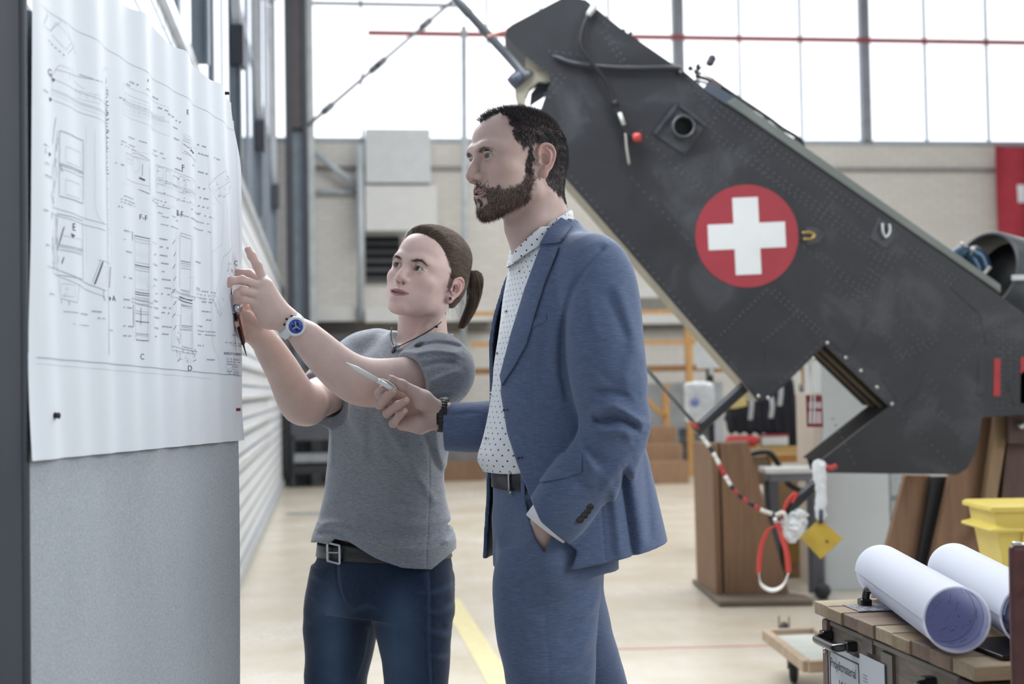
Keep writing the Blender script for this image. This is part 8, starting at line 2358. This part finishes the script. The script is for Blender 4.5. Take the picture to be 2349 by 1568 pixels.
    for px, am, wd_ in JF:
        if am > 0: fade = np.maximum(fade, .32 * np.exp(-(dline(q2, poly2(px, 3.3)) / .007) ** 2) * (Vj[:, 1] < 3.4))
    nets_obj('jeans', [(Vj, Qj)], JEANS, root, dict(m_fade=fade))
    # --- belt and buckle
    mb = MB(); G = []
    cx, cy, yw = X(872), 3.385, -38
    def rp(a, rx, ry, zc_):
        ca, sa = math.cos(R(yw)), math.sin(R(yw)); u = rx * np.sign(math.cos(a)) * abs(math.cos(a)) ** .87; v = ry * np.sign(math.sin(a)) * abs(math.sin(a)) ** .87
        return np.array([cx + u * ca - v * sa, cy + u * sa + v * ca, zc_])
    z0, z1 = Zp(1276), Zp(1240)
    for a in np.linspace(0, 2 * math.pi, 97): G.append([rp(a, .166, .118, z0), rp(a, .1755, .1265, z0 + .001), rp(a, .1715, .1225, z1 - .001), rp(a, .163, .116, z1)])
    mb.grid(np.array(G), flip=True); belt = mb.build('belt', BLK, root)
    a0 = -1.74; cc = rp(a0, .178, .129, (z0 + z1) / 2); tg = rp(a0 + .04, .177, .128, 0) - rp(a0 - .04, .177, .128, 0); tg[2] = 0; tg /= np.linalg.norm(tg)
    wv = .022; hv = .021
    mb = MB(); cs_ = [cc + tg * s1 * wv + np.array([0, 0, s2 * hv - s1 * .002]) for s1, s2 in ((-1, -1), (1, -1), (1, 1), (-1, 1))]
    for i in range(4): mb.beam(cs_[i], cs_[(i + 1) % 4], .0045, .0045)
    for q_ in cs_: mb.ball(q_, .0026, 8, 6)
    mb.beam(cc - tg * wv, cc + tg * wv * .8 + np.array([0, 0, .002]), .003, .003)
    mb.build('buckle', STEEL, belt, label='square silver belt buckle')
    # --- shoes below the frame
    for an in (al, ar):
        s_ = SDF(); a = np.array(an); fd = np.array([-.62, -.78, 0])
        s_.cap(a - fd * .03 + (0, 0, -.055), a + fd * .07 + (0, 0, -.057), .034, .037, k=.03); s_.cap(a + fd * .07 + (0, 0, -.058), a + fd * .15 + (0, 0, -.062), .037, .026, k=.03); s_.cap(a + (0, 0, -.03), a + (0, 0, .02), .038, .040, k=.03)
        s_._add(lambda p: -(p[..., 2] - .004), (0, 0, 0), 1e9, .002, 'i')
        V5, Q5 = nets(s_, a - (.22, .22, .1), a + (.12, .12, .06), .005); nets_obj('shoe', [(V5, Q5)], plain('dark_canvas', '#24262c', rough=.8), root)
    # --- wristwatch
    WS = plain('white_silicone', '#d9dde2', rough=.4, var=.03)
    c0 = P(668, 747, 3.018); ax = P(700, 772, 3.03) - wrL; ax /= np.linalg.norm(ax); fr = frame(ax)
    mb = MB(); G = []
    for a in np.linspace(0, 2 * math.pi, 65):
        e = fr[:, 0] * math.cos(a) + fr[:, 1] * math.sin(a)
        G.append([c0 + e * .0270 - ax * .0100, c0 + e * .0305 - ax * .0090, c0 + e * .0310, c0 + e * .0305 + ax * .0090, c0 + e * .0270 + ax * .0100])
    mb.grid(np.array(G)); ws = mb.build('wristwatch', WS, None, label='white wristwatch with blue dial on the wrist of the pointing arm', cat='watch')
    dn = np.array([.05, -1, .12]); dn = dn - ax * (dn @ ax); dn /= np.linalg.norm(dn); dc = P(672, 746, 3.018) + dn * .0290
    mb = MB(); mb.lathe(dc, dc + dn, [(-.004, .0205), (.003, .0212), (.007, .0200), (.0085, .0170), (.0070, .0150), (.0068, .0001)], 40); mb.build('watch_case', WS, ws)
    mb = MB(); mb.lathe(dc, dc + dn, [(.0070, .0150), (.0082, .0145), (.0083, .0001)], 36); dial = mb.build('dial', plain('blue_dial', '#2446a0', rough=.2, var=.1, coat=.5), ws, label='deep blue watch dial')
    fx = frame(dn, up=(0, 0, 1)); sd = plain('subdial', '#10131f', rough=.3)
    for (u, v) in ((-.0065, .001), (.0050, .0060), (.0015, -.0070)):
        q = dc + fx[:, 0] * u + fx[:, 1] * v; mb = MB(); mb.lathe(q, q + dn, [(.0082, .0032), (.0088, .0030), (.0089, .0001)], 18); mb.build('subdial', sd, dial)
    mb = MB()
    for (a1, l1) in ((100, .011), (215, .008), (330, .010)):
        e = fx[:, 0] * math.cos(R(a1)) + fx[:, 1] * math.sin(R(a1)); mb.beam(dc + dn * .0093, dc + dn * .0093 + e * l1, .0010, .0005, up=dn)
    mb.build('watch_hands', WS, dial)
    mb = MB(); e = ax * -1
    for k in (.0, .6, -.6):
        s1 = fr[:, 0]; q = dc - dn * .001 + e * .0215 * math.cos(k) + np.cross(dn, e) * .0215 * math.sin(k); mb.lathe(q, q + e, [(0, .0022), (.004, .0022)], 10)
    mb.build('crown', plain('dark_steel', '#3a3d44', metal=1, rough=.3), ws)
    # --- calliper held against the drawing
    DK = plain('dark_anodised', '#22242a', rough=.35, metal=.6); SV = plain('silver_tool', '#b7bcc2', rough=.3, metal=1)
    T = lambda a, b_, D: P(500 + a / 5.6, 540 + b_ / 5.6, D)
    ct = empty('calliper', T(190, 900, 2.985), 'dark and silver folding calliper held against the right edge of the drawing', 'measuring tool')
    mb = MB(); mb.beam(T(125, 420, 2.968), T(165, 760, 2.975), .0050, .003); mb.beam(T(120, 430, 2.966), T(42, 670, 2.960), .0065, .002); mb.build('jaw', DK, ct)
    mb = MB(); mb.beam(T(85, 600, 2.960), T(112, 790, 2.965), .0055, .003); mb.beam(T(112, 790, 2.965), T(150, 720, 2.968), .004, .003); mb.build('jaw', DK, ct)
    mb = MB(); mb.box(T(185, 880, 2.985), (.0095, .008, .040), rot=rotm((0, 6, 0))); mb.build('slider', SV, ct, bevel=.001)
    mb = MB(); mb.lathe(T(245, 930, 2.984), T(245, 930, 2.984) + np.array([.9, -.4, 0]), [(-.004, .009), (.005, .0105), (.008, .008)], 18); mb.build('thumb_screw', SV, ct)
    mb = MB(); mb.beam(T(215, 990, 2.99), T(325, 1400, 3.005), .0062, .004); mb.build('arm', DK, ct)
    mb = MB(); mb.beam(T(260, 1010, 2.985), T(340, 1380, 3.0), .0038, .003); mb.build('arm', plain('copper_inlay', '#6b3d2c', rough=.5, metal=.4), ct, label='copper coloured arm')
    mb = MB(); mb.lathe(T(322, 1390, 3.004), T(368, 1545, 3.008), [(0, .0022), (.018, .0012), (.0285, .0004)], 10); mb.build('needle', DK, ct)
    return root
build_man()
build_woman()
